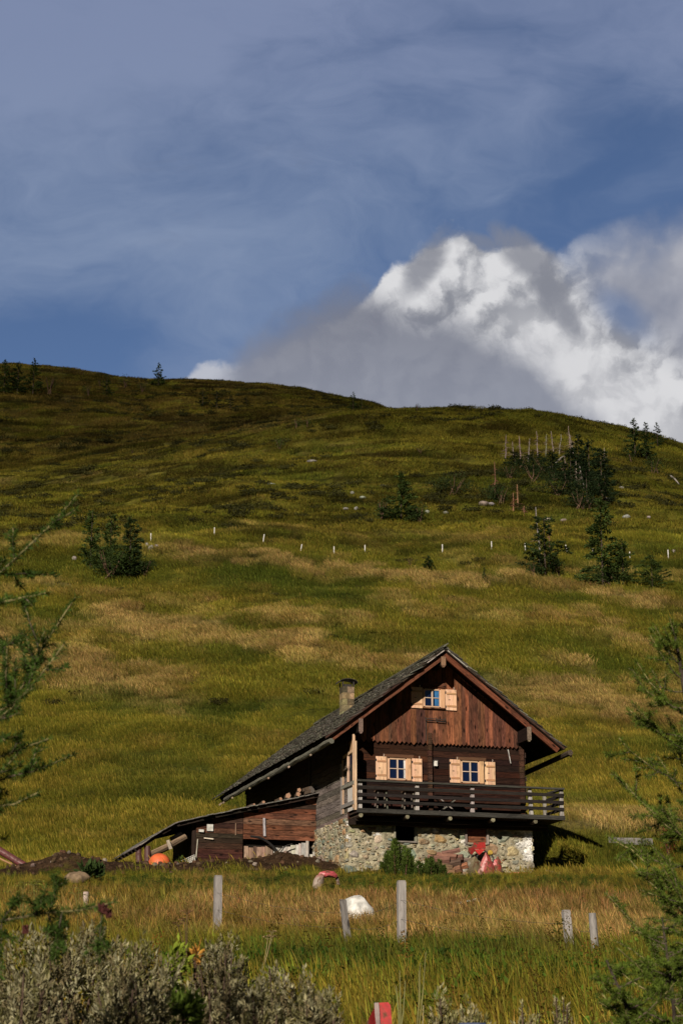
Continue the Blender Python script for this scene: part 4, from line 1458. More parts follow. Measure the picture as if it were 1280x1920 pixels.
w_.board((-7.50, 3.92, -0.18), (-7.27, 3.92, -0.18), 0.24, 0.03, (0, 0, 1), (0.50, 0.49, 0.45), 1, 0, 1.0)
w_.build('tin_plate', M_PLAIN, shed, SB)
w_ = MB()
w_.board((-7.80, 3.90, -0.30), (-7.62, 3.90, -0.31), 0.09, 0.05, (0, 0, 1), (0.50, 0.49, 0.45))
w_.build('tin_plate', M_PLAIN, shed, SB)

# firewood lying on the shed roof against the chalet wall
FW = [(-3.62, 3.95, 1.20, 0.16, 'y'), (-3.60, 4.3, 1.45, 0.13, 'y'), (-4.05, 4.1, 1.12, 0.16, 'y'), (-4.40, 4.2, 1.02, 0.17, 'y'), (-4.72, 4.3, 0.95, 0.15, 'y'), (-5.35, 4.3, 0.80, 0.13, 'y'), (-5.75, 4.35, 0.72, 0.12, 'y'), (-3.95, 4.25, 1.38, 0.14, 'y')]
fl = ['dark firewood log beside the corner of the grey log wall', 'topmost dark firewood log leaning at the wall', 'firewood log with pale sawn end next to dark log', 'thick firewood log with bright sawn end mid roof',
      'orange ended firewood log left of the bright thick one', 'low firewood log on the left half of the shed roof', 'last small firewood log at left of the row', 'split firewood log lying on top of the pale one']
for i, (x, y, z, r_, _a) in enumerate(FW):
    m_ = MB()
    r_ = r_ * [0.7, 0.75, 0.62, 0.72, 0.5, 0.5, 0.45, 0.6][i]
    zz = shed_roof(x) + 0.03 + r_ * 0.9 + (0.16 if i in (1, 7) else 0)
    base = h2w(x, y, zz)
    pale = i in (2, 3, 4, 6, 7, 5)
    m_.tube([(0, -0.32, 0), (0, 0.0, 0.005), (0, 0.35, 0)], r_, (0.10, 0.07, 0.05), 5, True, 0.22)
    m_.tube([(0, -0.335, 0), (0, -0.322, 0)], r_ * 0.85, (0.34, 0.19, 0.115) if pale else (0.10, 0.085, 0.075), 5, True, 0.2)
    o = m_.build('firewood_log', M_FRESH, None, None, False, base, HA + R.uniform(-.3, .2))
    tag(o, fl[i], 'firewood log', 'firewood on the shed roof')

# ------------------------------------------------------------------ grass, as instances of a few modelled tufts
PROTO = bpy.data.collections.new('grass_sources')       # kept out of the scene; only its copies are rendered
G = np.random.default_rng(5)


def blades(n, rad, h0, h1, w, lean0, lean1, az_c=None, az_s=9.0, head=0.0, dry=0.0, square=False, taper=0.8):
    if square:
        base = np.stack([G.uniform(-rad, rad, n), G.uniform(-rad, rad, n), np.zeros(n)], 1)
    else:
        a, r_ = G.uniform(0, 2 * np.pi, n), rad * np.sqrt(G.random(n))
        base = np.stack([np.cos(a) * r_, np.sin(a) * r_, np.zeros(n)], 1)
    h = G.uniform(h0, h1, n)
    az = G.uniform(0, 2 * np.pi, n) if az_c is None else G.normal(az_c, az_s, n)
    ln = G.uniform(lean0, lean1, n)
    ld = np.stack([np.cos(az), np.sin(az), np.zeros(n)], 1)
    sa = G.uniform(0, 2 * np.pi, n)
    sd = np.stack([np.cos(sa), np.sin(sa), np.zeros(n)], 1)
    ts = np.array([0, 0.4, 0.75, 1.0])
    V = np.zeros((n, 4, 2, 3))
    C = np.zeros((n, 4, 2, 3))
    cb = G.uniform(0.7, 1.35, (n, 1)) * (1 + G.normal(0, 0.07, (n, 3)))
    isdry = G.random(n) < dry
    cb = np.where(isdry[:, None], cb * np.array((1.6, 1.42, 1.8)), cb)
    for i, t in enumerate(ts):
        c = base + np.array((0, 0, 1.0)) * (h * t * (1 - 0.25 * ln * t))[:, None] + ld * (h * ln * t ** 1.8)[:, None]
        ww = w * ((1 - t) ** taper + 0.04)
        if head and i == 2:
            ww = w * (1 + head)
        V[:, i, 0] = c - sd * ww / 2
        V[:, i, 1] = c + sd * ww / 2
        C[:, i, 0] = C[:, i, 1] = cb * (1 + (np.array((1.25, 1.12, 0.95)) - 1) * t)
    idx = np.arange(n * 8).reshape(n, 4, 2)
    Fq = np.concatenate([np.stack([idx[:, i, 0], idx[:, i, 1], idx[:, i + 1, 1], idx[:, i + 1, 0]], 1) for i in range(3)])
    return V.reshape(-1, 3), Fq, C.reshape(-1, 3)


def proto(name, *parts):
    Vs, Fs, Cs, o = [], [], [], 0
    for V, Fq, C in parts:
        Vs.append(V)
        Fs.append(Fq + o)
        Cs.append(C)
        o += len(V)
    me = raw_mesh(name, np.concatenate(Vs), [np.concatenate(Fs)], np.concatenate(Cs))
    me.materials.append(M_GRASS)
    ob = bpy.data.objects.new(name, me)
    PROTO.objects.link(ob)


def herb(n, rad, h, l, w):
    d = unit(np.stack([G.normal(size=n), G.normal(size=n), G.uniform(0.1, 1.0, n)], 1))
    C = np.stack([G.uniform(-rad, rad, n), G.uniform(-rad, rad, n), G.uniform(0.02, h, n)], 1)
    S = perp(d, G)
    mb = MB().leaves(C, d, S, G.uniform(0.6, 1.2, n) * l, w, np.clip(G.uniform(0.7, 1.4, (n, 1)) * np.ones((n, 3)), 0, 3), 0.5, 0.12)
    return np.concatenate(mb.V), np.concatenate(mb.F[4]), np.concatenate(mb.C)


LEANAZ = 2.7          # the wind has laid the grass over to the left
# names sort alphabetically: that order is the instance index
for v in range(2):
    proto('a%d_straw_tuft' % v, blades(26, 0.12, 0.34, 0.80, 0.0075, 0.10, 0.70, LEANAZ, 1.1, 0.9, 0.45), blades(16, 0.12, 0.15, 0.35, 0.008, 0.2, 0.9))
for v in range(2):
    proto('b%d_green_tuft' % v, blades(30, 0.13, 0.14, 0.46, 0.009, 0.15, 1.0, None, 9, 0, 0.08), blades(5, 0.1, 0.4, 0.62, 0.006, 0.1, 0.5, LEANAZ, 0.8, 0.8, 0.6))
for v in range(2):
    proto('c%d_sward' % v, blades(330, 0.62, 0.08, 0.20, 0.013, 0.1, 0.9, None, 9, 0, 0.03, True), blades(16, 0.62, 0.25, 0.42, 0.010, 0.1, 0.6, LEANAZ, 0.7, 0.8, 0.5, True))
for v in range(2):
    proto('d%d_dry_sward' % v, blades(240, 0.60, 0.16, 0.46, 0.011, 0.2, 0.9, LEANAZ, 0.9, 0.6, 0.3, True), blades(90, 0.6, 0.10, 0.22, 0.016, 0.1, 0.9, None, 9, 0, 0, True))
for v in range(2):
    proto('e%d_mid_sward' % v, blades(340, 1.0, 0.10, 0.27, 0.024, 0.1, 0.9, None, 9, 0, 0.05, True), blades(24, 1.0, 0.3, 0.55, 0.02, 0.1, 0.6, LEANAZ, 0.7, 0.5, 0.4, True))
for v in range(2):
    proto('f%d_far_sward' % v, blades(300, 1.9, 0.15, 0.50, 0.07, 0.1, 0.9, None, 9, 0, 0.05, True))
for v in range(2):
    proto('g%d_herb' % v, herb(70, 0.22, 0.34, 0.085, 0.05))
for v in range(2):
    proto('h%d_dwarf_shrub' % v, herb(260, 0.8, 0.5, 0.22, 0.10))
for v in range(2):
    hv, hf, hc = herb(46, 0.05, 0.30, 0.035, 0.022)
    hv = hv + (0.0, 0.0, 0.52)
    proto('i%d_seed_stalk' % v, blades(4, 0.05, 0.5, 0.85, 0.010, 0.0, 0.25, None, 9, 0, 0.6), (hv, hf, hc * np.array((1.15, 0.72, 1.0))), herb(24, 0.14, 0.22, 0.13, 0.05))


def grass_object(name, X, Y, kind, scale, col, label, cat):
    """one object of points; each point becomes a copy of the tuft numbered kind"""
    n = len(X)
    Z = ground(X, Y)
    e = 0.5
    gx = (ground(X + e, Y) - ground(X - e, Y)) / (2 * e)
    gy = (ground(X, Y + e) - ground(X, Y - e)) / (2 * e)
    patch = (kind >= 4) & (kind < 12)
    rx = np.arctan(gy) * np.where(patch, 0.95, 0.3)
    ry = -np.arctan(gx) * np.where(patch, 0.95, 0.3)
    yaw = np.where(patch, G.normal(0, 0.5, n), G.normal(0, 0.9, n))
    # euler XYZ with the yaw applied first
    rot = np.zeros((n, 3))
    for i in range(n):
        m_ = Euler((rx[i], ry[i], 0)).to_matrix() @ Euler((0, 0, yaw[i])).to_matrix()
        rot[i] = m_.to_euler()
    me = bpy.data.meshes.new(name)
    me.vertices.add(n)
    me.vertices.foreach_set('co', np.stack([X, Y, Z - 0.02], 1).astype(np.float32).ravel())
    me.attributes.new('rot', 'FLOAT_VECTOR', 'POINT').data.foreach_set('vector', rot.astype(np.float32).ravel())
    me.attributes.new('scl', 'FLOAT', 'POINT').data.foreach_set('value', scale.astype(np.float32))
    me.attributes.new('kind', 'INT', 'POINT').data.foreach_set('value', kind.astype(np.int32))
    c4 = np.ones((n, 4), np.float32)
    c4[:, :3] = col
    me.attributes.new('icol', 'FLOAT_COLOR', 'POINT').data.foreach_set('color', c4.ravel())
    o = link_mesh(name, me, M_GRASS)
    ng = bpy.data.node_groups.new(name, 'GeometryNodeTree')
    ng.interface.new_socket('Geometry', in_out='INPUT', socket_type='NodeSocketGeometry')
    ng.interface.new_socket('Geometry', in_out='OUTPUT', socket_type='NodeSocketGeometry')
    gi, go = ng.nodes.new('NodeGroupInput'), ng.nodes.new('NodeGroupOutput')
    ip = ng.nodes.new('GeometryNodeInstanceOnPoints')
    ci = ng.nodes.new('GeometryNodeCollectionInfo')
    ci.inputs['Collection'].default_value = PROTO
    ci.inputs['Separate Children'].default_value = True
    ci.inputs['Reset Children'].default_value = True

    def na(nm, dt):
        q = ng.nodes.new('GeometryNodeInputNamedAttribute')
        q.data_type = dt
        q.inputs['Name'].default_value = nm
        return q.outputs['Attribute']
    ng.links.new(gi.outputs[0], ip.inputs['Points'])
    ng.links.new(ci.outputs[0], ip.inputs['Instance'])
    ip.inputs['Pick Instance'].default_value = True
    ng.links.new(na('kind', 'INT'), ip.inputs['Instance Index'])
    ng.links.new(na('rot', 'FLOAT_VECTOR'), ip.inputs['Rotation'])
    ng.links.new(na('scl', 'FLOAT'), ip.inputs['Scale'])
    ng.links.new(ip.outputs[0], go.inputs[0])
    md = o.modifiers.new('tufts', 'NODES')
    md.node_group = ng
    tag(o, label, cat, kind='stuff')
    return o


def scatter(y0, y1, dens, margin=1.18):
    """uniform points on the part of the slope the camera looks over, with some to spare at both sides"""
    hw = lambda y: (640 / F) * 1.06 * y * margin + 1.0
    n = int((hw(y0) + hw(y1)) * (y1 - y0) * dens)
    Y = y0 + (y1 - y0) * G.random(int(n * 1.6))
    keep = G.random(len(Y)) < hw(Y) / hw(y1)
    Y = Y[keep]
    X = G.uniform(-1, 1, len(Y)) * hw(Y)
    hx, hy = w2h(X, Y)
    inside = ((hx > -3.5) & (hx < 3.7) & (hy > -0.12) & (hy < 15.1)) | ((hx > -9.6) & (hx < -3.2) & (hy > 3.9) & (hy < 8.2))
    dd = dirtness(X, Y)
    inside |= (np.abs(hx + 4.15) < 0.75) & (hy > -3.2) & (hy < 1.0) & (G.random(len(X)) < 0.85)
    keep = ~inside & (G.random(len(X)) > dd * 1.15)
    return X[keep], Y[keep]


def pick(prob, a, b):
    """kind a with probability prob, else b (two variants of each)"""
    t = G.random(len(prob)) < prob
    return np.where(t, a, b) + G.integers(0, 2, len(prob))


# foreground and middle: single tufts
X, Y = scatter(12.5, 36, 34)
c, st, px, row = meadow(X, Y)
st2 = np.clip(st * 1.2, 0, 1) * smooth(row, 1815, 1760)
kd = pick(st2 * 0.9, 0, 2)
hb = (fbm(X / 1.3, Y / 1.3, 91, 3) > 0.56) & (G.random(len(X)) < 0.34) & (kd >= 2)
kd = np.where(hb, 12 + G.integers(0, 2, len(X)), kd)
kd = np.where(G.random(len(X)) < 0.010, 16 + G.integers(0, 2, len(X)), kd)
c = np.where(hb[:, None], c * np.array((0.75, 1.1, 1.0)), c)
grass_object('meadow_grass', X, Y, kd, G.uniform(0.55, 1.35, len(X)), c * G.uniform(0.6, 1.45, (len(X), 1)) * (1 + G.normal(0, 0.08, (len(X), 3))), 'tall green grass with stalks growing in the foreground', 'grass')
X, Y = scatter(36, 70, 20)
c, st, px, row = meadow(X, Y)
kd = pick(np.clip(st * 1.25, 0.08, 1), 0, 2)
weed = ((row > 1632) & (row < 1712) & (fbm(X / 1.1, Y / 1.1, 95, 3) > 0.52)) | ((px > 640) & (px < 910) & (row > 1640) & (row < 1700) & (G.random(len(X)) < 0.7))
weed &= (G.random(len(X)) < 0.55)
kd = np.where(weed, 12 + G.integers(0, 2, len(X)), kd)
kd = np.where(G.random(len(X)) < 0.010, 16 + G.integers(0, 2, len(X)), kd)
c = np.where(weed[:, None], np.array((0.055, 0.080, 0.012)) * (0.6 + 0.8 * fbm(X / 0.8, Y / 0.8, 99, 3))[:, None], c)
grass_object('meadow_grass', X, Y, kd, G.uniform(0.7, 1.2, len(X)) * np.where(weed, 0.9, 1.0) * np.where(row < 1690, 0.42, np.where(row > 1738, 0.72, 0.9)), c * G.uniform(0.6, 1.4, (len(X), 1)) * (1 + G.normal(0, 0.07, (len(X), 3))), 'straw coloured grass and weeds between fence and chalet', 'grass')
# the slope behind: swards
parts = []
for (y0, y1, dn, ka, kb, s0, s1) in ((66, 128, 2.0, 6, 4, 0.85, 1.25), (124, 212, 0.75, 6, 8, 0.9, 1.4), (206, 330, 0.24, 10, 10, 0.7, 1.15), (326, 465, 0.16, 10, 10, 0.9, 1.3)):
    X, Y = scatter(y0, y1, dn, 1.1)
    c, st, px, row = meadow(X, Y)
    kd = pick(np.clip(st * 1.3, 0, 1), ka, kb)
    parts.append((X, Y, kd, G.uniform(s0, s1, len(X)) * np.where((ka == 6) & (y0 > 100) & (kd < 8), 1.3, 1.0), c * G.uniform(0.8, 1.22, (len(X), 1))))
X, Y = scatter(205, 450, 0.075, 1.1)
sel = fbm(X / 14, Y / 10, 121, 4) > 0.50
X, Y = X[sel], Y[sel]
parts.append((X, Y, 14 + G.integers(0, 2, len(X)), G.uniform(0.5, 1.5, len(X)), np.array((0.034, 0.034, 0.010)) * G.uniform(0.6, 1.4, (len(X), 1))))
X, Y = scatter(120, 205, 0.02, 1.1)
sel = fbm(X / 14, Y / 10, 121, 4) > 0.52
X, Y = X[sel], Y[sel]
parts.append((X, Y, 14 + G.integers(0, 2, len(X)), G.uniform(0.3, 0.8, len(X)), np.array((0.045, 0.042, 0.012)) * G.uniform(0.6, 1.4, (len(X), 1))))
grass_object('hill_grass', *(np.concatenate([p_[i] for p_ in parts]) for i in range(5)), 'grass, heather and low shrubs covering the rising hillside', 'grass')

# ------------------------------------------------------------------ trees and shrubs on the hill
TR = np.random.default_rng(11)


def px2m(p, n):
    """length of n photo pixels at world point p"""
    return n / F * (p[1] * CP + p[2] * SP)


def conifer(name, label, px, base, top, wid, col, loose=0.0, nbr=90, group=None, cat='tree', trunk=(0.06, 0.045, 0.035), bare=0.0, spray=None, pw=0.9, lean=0.0):
    p = hit(px, base)
    h = px2m(p, base - top)
    rad = px2m(p, wid) / 2 * 1.25
    t = empty(name, p)
    tag(t, label, cat, group)
    tk = MB()
    n = 7
    zz = np.linspace(-0.3, h, n)
    tk.tube(np.stack([lean * h * (zz / h) ** 2, np.zeros(n), zz], 1), np.linspace(max(0.04, h * 0.018), 0.015, n), trunk, 6, True, 0.08)
    tk.build('trunk', M_BARK, t)
    ls = spray or float(np.clip(h * 0.042, 0.11, 0.28))
    C, D, cols = [], [], []
    ph = TR.uniform(0, 6.28, 4)
    for b in range(nbr):
        f = bare + (1 - bare) * (b + TR.random()) / nbr
        az = TR.uniform(0, 2 * np.pi)
        L = rad * (1 - f) ** pw * TR.uniform(0.55, 1.15) * (1 + 0.25 * math.sin(3 * az + ph[0] + 4 * f)) + ls * 0.4
        if loose and TR.random() < loose:
            L *= 0.35
        m_ = max(4, int(L / ls * 8))
        s_ = np.sqrt(TR.random(m_)) * L
        zc = f * h + s_ * TR.uniform(-0.15, 0.3) + 0.02
        pos = np.stack([np.cos(az) * s_ + lean * h * f * f, np.sin(az) * s_, zc], 1) + TR.normal(0, ls * 0.25, (m_, 3))
        pos[:, 2] = np.maximum(pos[:, 2], 0.02)
        d = np.stack([np.cos(az) + TR.normal(0, .6, m_), np.sin(az) + TR.normal(0, .6, m_), TR.normal(0.15, .45, m_)], 1)
        C.append(pos)
        D.append(d)
        cols.append(np.asarray(col) * TR.uniform(0.6, 1.35) * np.ones((m_, 3)))
    # leader shoot
    m_ = 8
    C.append(np.stack([np.full(m_, lean * h) + TR.normal(0, .02, m_), TR.normal(0, .02, m_), h * TR.uniform(0.93, 1.0, m_)], 1))
    D.append(np.stack([TR.normal(0, .4, m_), TR.normal(0, .4, m_), np.ones(m_)], 1))
    cols.append(np.asarray(col) * np.ones((m_, 3)))
    C, D, cols = np.concatenate(C), unit(np.concatenate(D)), np.concatenate(cols)
    cols = cols * TR.uniform(0.7, 1.3, (len(cols), 1))
    cr = MB().leaves(C, D, perp(D, TR), ls * TR.uniform(0.8, 1.5, len(C)), ls * 0.5, cols, 0.5, 0.1)
    cr.build('crown', M_LEAF, t)
    return t


def bush(name, label, px, base, top, wid, col, n=420, group=None, up=0.7, leaf=None, cat='shrub', depth=0.8, stems=False, p=None):
    p = hit(px, base) if p is None else p
    h, w = px2m(p, base - top), px2m(p, wid) / 2
    t = empty(name, p)
    tag(t, label, cat, group)
    lf = leaf or float(np.clip(h * 0.09, 0.06, 0.26))
    lobes = [(TR.uniform(-0.6, 0.6) * w, TR.uniform(-0.5, 0.5) * w * depth, TR.uniform(0.30, 0.62) * h, TR.uniform(0.35, 0.6)) for _ in range(7)] + [(0, 0, 0.5 * h, 0.62)]
    C, D, cols = [], [], []
    for (lx, ly, lz, lr) in lobes:
        m_ = n // len(lobes)
        d = unit(TR.normal(size=(m_, 3)))
        rr = TR.random((m_, 1)) ** 0.5
        q = d * rr * np.array((w * lr, w * lr * depth, h * lr * 0.9)) + (lx, ly, lz)
        q[:, 2] = np.maximum(q[:, 2], 0.02)
        C.append(q)
        dd = d * 0.7 + TR.normal(0, 0.45, (m_, 3))
        dd[:, 2] += up
        D.append(dd)
        cols.append(np.asarray(col) * TR.uniform(0.7, 1.3) * np.ones((m_, 3)))
    C, D, cols = np.concatenate(C), unit(np.concatenate(D)), np.concatenate(cols)
    cols = cols * TR.uniform(0.65, 1.35, (len(cols), 1))
    MB().leaves(C, D, perp(D, TR), lf * TR.uniform(0.7, 1.3, len(C)), lf * 0.40, cols, 0.5, 0.12).build('foliage', M_LEAF, t)
    st_ = MB()
    for q in range(5):
        a = TR.uniform(0, 6.28)
        st_.tube([(TR.normal(0, .1) * w, TR.normal(0, .1) * w, -0.1), (math.cos(a) * w * 0.2, math.sin(a) * w * 0.15, h * 0.35), (math.cos(a) * w * 0.4, math.sin(a) * w * 0.3, h * 0.75)], [h * 0.03, h * 0.022, h * 0.008], (0.09, 0.055, 0.035), 5)
    st_.build('stems', M_BARK, t)
    return t


def dead_tree(label, px, base, top, group=None, twigs=10, lean=0.0, rust=False, wid=14):
    p = hit(px, base)
    h = px2m(p, base - top)
    t = empty('dead_tree', p)
    tag(t, label, 'dead tree', group)
    c = (0.22, 0.185, 0.16) if not rust else (0.17, 0.09, 0.055)
    tk = MB()
    zz = np.linspace(-0.3, h, 7)
    tk.tube(np.stack([lean * zz + TR.normal(0, .03, 7), TR.normal(0, .03, 7), zz], 1), np.linspace(0.11, 0.035, 7), jc(c, TR), 6, True, 0.1)
    tk.build('trunk', M_BARK, t)
    bs = MB()
    rad = px2m(p, wid) / 2
    for i in range(twigs):
        z = h * TR.uniform(0.15, 0.95)
        a = TR.uniform(0, 6.28)
        L = rad * TR.uniform(0.5, 1.2) * (1.1 - z / h)
        b0 = np.array((lean * z, 0, z))
        b1 = b0 + np.array((math.cos(a) * L, math.sin(a) * L, -L * 0.2))
        bs.tube([b0, (b0 + b1) / 2 + (0, 0, 0.05), b1], [0.035, 0.025, 0.012], jc((0.19, 0.14, 0.11) if not rust else (0.16, 0.075, 0.045), TR), 4)
    bs.build('bare_crown', M_BARK, t)
    return t


SPRUCE = (0.027, 0.044, 0.012)
LARCH = (0.046, 0.070, 0.016)
PINE = (0.020, 0.032, 0.010)
# the clump at the left end of the skyline
conifer('conifer', 'dark larch cut by the picture edge in the skyline clump', 8, 737, 671, 46, LARCH, 0.1, 80)
conifer('conifer', 'broad dark larch second in the clump on the left skyline', 33, 738, 676, 46, SPRUCE, 0.1, 80)
conifer('conifer', 'tall forked larch rising highest in the left skyline clump', 62, 740, 667, 40, LARCH, 0.25, 80)
bush('conifer_shrub', 'rounded dark conifer shrub ending the left skyline clump', 92, 740, 696, 48, SPRUCE, 600)
bush('conifer_shrub', 'small pointed shrub right of the left skyline clump', 165, 743, 717, 26, SPRUCE, 300)
conifer('conifer', 'slim young spruce on the slope below the left crest', 200, 742, 699, 24, SPRUCE, 0.2, 50)
bush('conifer_shrub', 'faint low shrub right below the left crest', 190, 728, 708, 34, (0.03, 0.035, 0.012), 260)
bush('conifer_shrub', 'twin topped bush standing on the left crest', 235, 727, 700, 30, SPRUCE, 320)
conifer('conifer', 'lone slender larch standing highest on the crest line', 297, 724, 678, 28, LARCH, 0.25, 70)
bush('conifer_shrub', 'low dark bush at the foot of the lone crest larch', 268, 737, 714, 32, SPRUCE, 300)
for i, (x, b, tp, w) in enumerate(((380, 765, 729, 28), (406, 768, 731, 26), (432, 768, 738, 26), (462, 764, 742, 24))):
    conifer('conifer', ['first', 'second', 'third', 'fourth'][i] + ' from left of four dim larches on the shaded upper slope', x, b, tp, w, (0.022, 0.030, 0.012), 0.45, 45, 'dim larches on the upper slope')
conifer('conifer', 'tiny conifer on the crest where the far ridge meets the cloud', 565, 735, 724, 7, SPRUCE, 0.2, 16)
conifer('conifer', 'thin spruce on the crest between far ridge and near hump', 662, 770, 733, 18, LARCH, 0.3, 50)
conifer('conifer', 'small sapling close right of the thin crest spruce', 678, 768, 746, 12, LARCH, 0.3, 26)
bush('conifer_shrub', 'small bush silhouetted where the near hump begins', 782, 770, 753, 14, SPRUCE, 160)
bush('conifer_shrub', 'tiny bush silhouetted mid hump on the skyline', 853, 767, 756, 10, SPRUCE, 120)
bush('conifer_shrub', 'faint bush on the slope under the far ridge, left one', 556, 803, 779, 22, LARCH, 240)
bush('conifer_shrub', 'faint bush on the slope under the far ridge, right one', 576, 800, 783, 14, LARCH, 200)
bush('conifer_shrub', 'dark low bush on the pale rib of the hillside', 524, 842, 818, 36, LARCH, 320)
bush('conifer_shrub', 'low dark patch of juniper below the hump', 788, 850, 833, 42, SPRUCE, 300)
bush('conifer_shrub', 'tiny dark bush above the left larch clump', 248, 852, 840, 14, SPRUCE, 110)
# right edge of the skyline
conifer('conifer', 'tallest ragged dark pine of the three above the thicket skyline', 1190, 858, 781, 38, SPRUCE, 0.35, 80)
conifer('conifer', 'middle dark pine of the three above the thicket skyline', 1212, 862, 789, 34, SPRUCE, 0.35, 80)
conifer('conifer', 'outermost lowest pine of the three above the thicket skyline', 1232, 838, 790, 30, SPRUCE, 0.4, 60)
bush('conifer_shrub', 'dense dwarf pine below the three skyline pines', 1224, 888, 852, 60, SPRUCE, 700)
bush('conifer_shrub', 'small dark dwarf pine beside the tallest skyline pine', 1183, 868, 846, 22, SPRUCE, 240)
# thicket with dead trunks on the right slope
DT = [(947, 858, 812), (962, 858, 826), (975, 860, 815), (990, 862, 820), (1007, 852, 806), (1023, 852, 812), (1037, 846, 806), (1048, 850, 812), (1069, 842, 796), (1074, 848, 808), (1058, 898, 852), (1079, 908, 862), (1094, 912, 872), (1132, 870, 838)]
ORD = ['first', 'second', 'third', 'fourth', 'fifth', 'sixth', 'seventh', 'eighth', 'ninth', 'tenth', 'eleventh', 'twelfth', 'thirteenth', 'fourteenth', 'fifteenth', 'sixteenth', 'seventeenth', 'eighteenth']
for i, (x, b, tp) in enumerate(sorted(DT)):
    dead_tree('bare grey trunk in the dead pine thicket, %s from the left' % ORD[i], x, b + 4, tp, 'dead trunks in the pine thicket', 30, TR.normal(0, 0.07), False, 26)
THB = [(975, 878, 850, 74), (1020, 888, 848, 90), (1065, 902, 850, 96), (1110, 912, 866, 80), (1075, 930, 892, 80), (1128, 938, 896, 66), (1100, 956, 922, 70), (1040, 904, 880, 56), (1000, 906, 862, 90), (955, 900, 866, 66), (1045, 932, 886, 90), (1085, 956, 908, 80)]
for i, (x, b, tp, w) in enumerate(THB):
    bush('dwarf_pine', 'spreading dark dwarf pine filling the pine thicket, %s from its top end' % ORD[i], x, b, tp, w, (0.018, 0.030, 0.009), 700, 'dwarf pines of the thicket')
TH = [(965, 872, 846, 36), (1000, 884, 846, 50), (1035, 898, 846, 56), (1070, 908, 838, 56), (1105, 915, 822, 62), (1128, 930, 838, 50), (1100, 945, 872, 60), (1060, 930, 880, 50), (1135, 950, 886, 44), (1085, 900, 812, 34)]
for i, (x, b, tp, w) in enumerate(sorted(TH)):
    conifer('dwarf_pine', 'dark green pine of the thicket on the right slope, %s from the left' % ORD[i], x, b, tp, w, (0.015, 0.026, 0.009), 0.15, 75, 'pines of the thicket', pw=0.55)
for (x, b, tp, lb) in ((928, 928, 862, 'rust brown dead spruce left of the pine thicket'), (970, 952, 906, 'thin brown dead trunk below the rust brown spruce'), (962, 962, 922, 'short bare trunk beside the thin brown dead one'), (982, 968, 948, 'stubby dead sapling below the thicket')):
    dead_tree(lb, x, b, tp, None, 26, 0.0, True, 22)
for (x0, y0, x1, y1, lb) in ((1020, 884, 1042, 876, 'grey fallen trunk lying at the left of the thicket'), (1040, 872, 1062, 854, 'second fallen trunk higher up in the thicket'), (1256, 894, 1272, 910, 'grey fallen logs at the right edge below the skyline pines')):
    p0, p1 = hit(x0, y0), hit(x1, y1)
    m_ = MB()
    m_.tube([(0, 0, 0.15), tuple((p1 - p0) * 0.5 + (0, 0, 0.35)), tuple(p1 - p0 + (0, 0, 0.2))], [0.16, 0.13, 0.07], (0.30, 0.27, 0.24), 7, True, 0.1)
    tag(m_.build('fallen_trunk', M_BARK, None, None, False, p0), lb, 'fallen trunk')
# middle slope
conifer('spruce', 'dark spruce with a wide skirt in the middle of the slope', 752, 978, 882, 66, LARCH, 0.2, 110, pw=0.8)
bush('dwarf_pine', 'low dark juniper spreading right of the wide skirted spruce', 787, 980, 940, 54, SPRUCE, 700)
bush('dwarf_pine', 'low dark juniper spreading left of the wide skirted spruce', 716, 978, 930, 52, SPRUCE, 700)
bush('dwarf_pine', 'wide flat juniper patch left of the dead brown spruce', 850, 928, 884, 110, (0.026, 0.038, 0.011), 1300)
bush('dwarf_pine', 'dark juniper under the dead brown spruce', 938, 946, 902, 70, SPRUCE, 800)
dead_tree('broken grey spruce top leaning above the dark skirt by the fence', 1012, 1060, 946, None, 34, -0.05, False, 44)
dead_tree('thinner bare trunk just right of the broken spruce', 1030, 1060, 978, None, 26, 0.02, True, 34)
conifer('spruce', 'half dead spruce with dark skirt standing on the fence line', 1022, 1080, 966, 76, SPRUCE, 0.5, 90, pw=0.35)
bush('dwarf_pine', 'dark skirt bush under the half dead spruce, nearer the sapling', 1000, 1082, 1048, 44, SPRUCE, 420)
bush('dwarf_pine', 'dark skirt bush under the half dead spruce, nearer the tall larch', 1046, 1080, 1044, 42, SPRUCE, 420)
conifer('larch', 'tall green larch spire standing on the white stake fence line', 1130, 1098, 928, 70, LARCH, 0.3, 140, pw=0.7)
conifer('larch', 'shorter larch joined to the tall green larch spire', 1168, 1096, 1010, 60, LARCH, 0.35, 100, pw=0.6)
conifer('larch', 'rounded young larch apart from the tall spire, below the fence', 1222, 1102, 1040, 58, LARCH, 0.3, 90, pw=0.5)
bush('dwarf_pine', 'dark low shrub at the foot of the tall green larch spire', 1140, 1098, 1062, 66, SPRUCE, 600)
conifer('spruce', 'small dense young spruce alone below the white stakes', 803, 1068, 1042, 22, SPRUCE, 0.0, 60)
conifer('spruce', 'bent little sapling in the straw band below the fence', 908, 1090, 1064, 12, LARCH, 0.2, 30)
bush('dwarf_pine', 'tuft of dry twigs left of the small dense spruce', 768, 1060, 1044, 20, (0.10, 0.065, 0.04), 120)
conifer('larch', 'left larch of the clump of young larches on the left slope', 170, 1064, 955, 34, LARCH, 0.35, 110, 'clump of young larches', pw=0.55)
conifer('larch', 'middle larch of the clump on the left slope', 206, 1076, 962, 36, LARCH, 0.35, 110, 'clump of young larches', pw=0.55)
conifer('larch', 'right dark larch of the clump on the left slope', 243, 1082, 968, 44, (0.026, 0.042, 0.012), 0.25, 130, 'clump of young larches', pw=0.6)
bush('dwarf_pine', 'low dark conifer shrub beside the white stone heap', 272, 1080, 1042, 52, SPRUCE, 600)
bush('dwarf_pine', 'low green shrub under the left larch clump', 206, 1086, 1016, 124, (0.034, 0.054, 0.013), 1500)


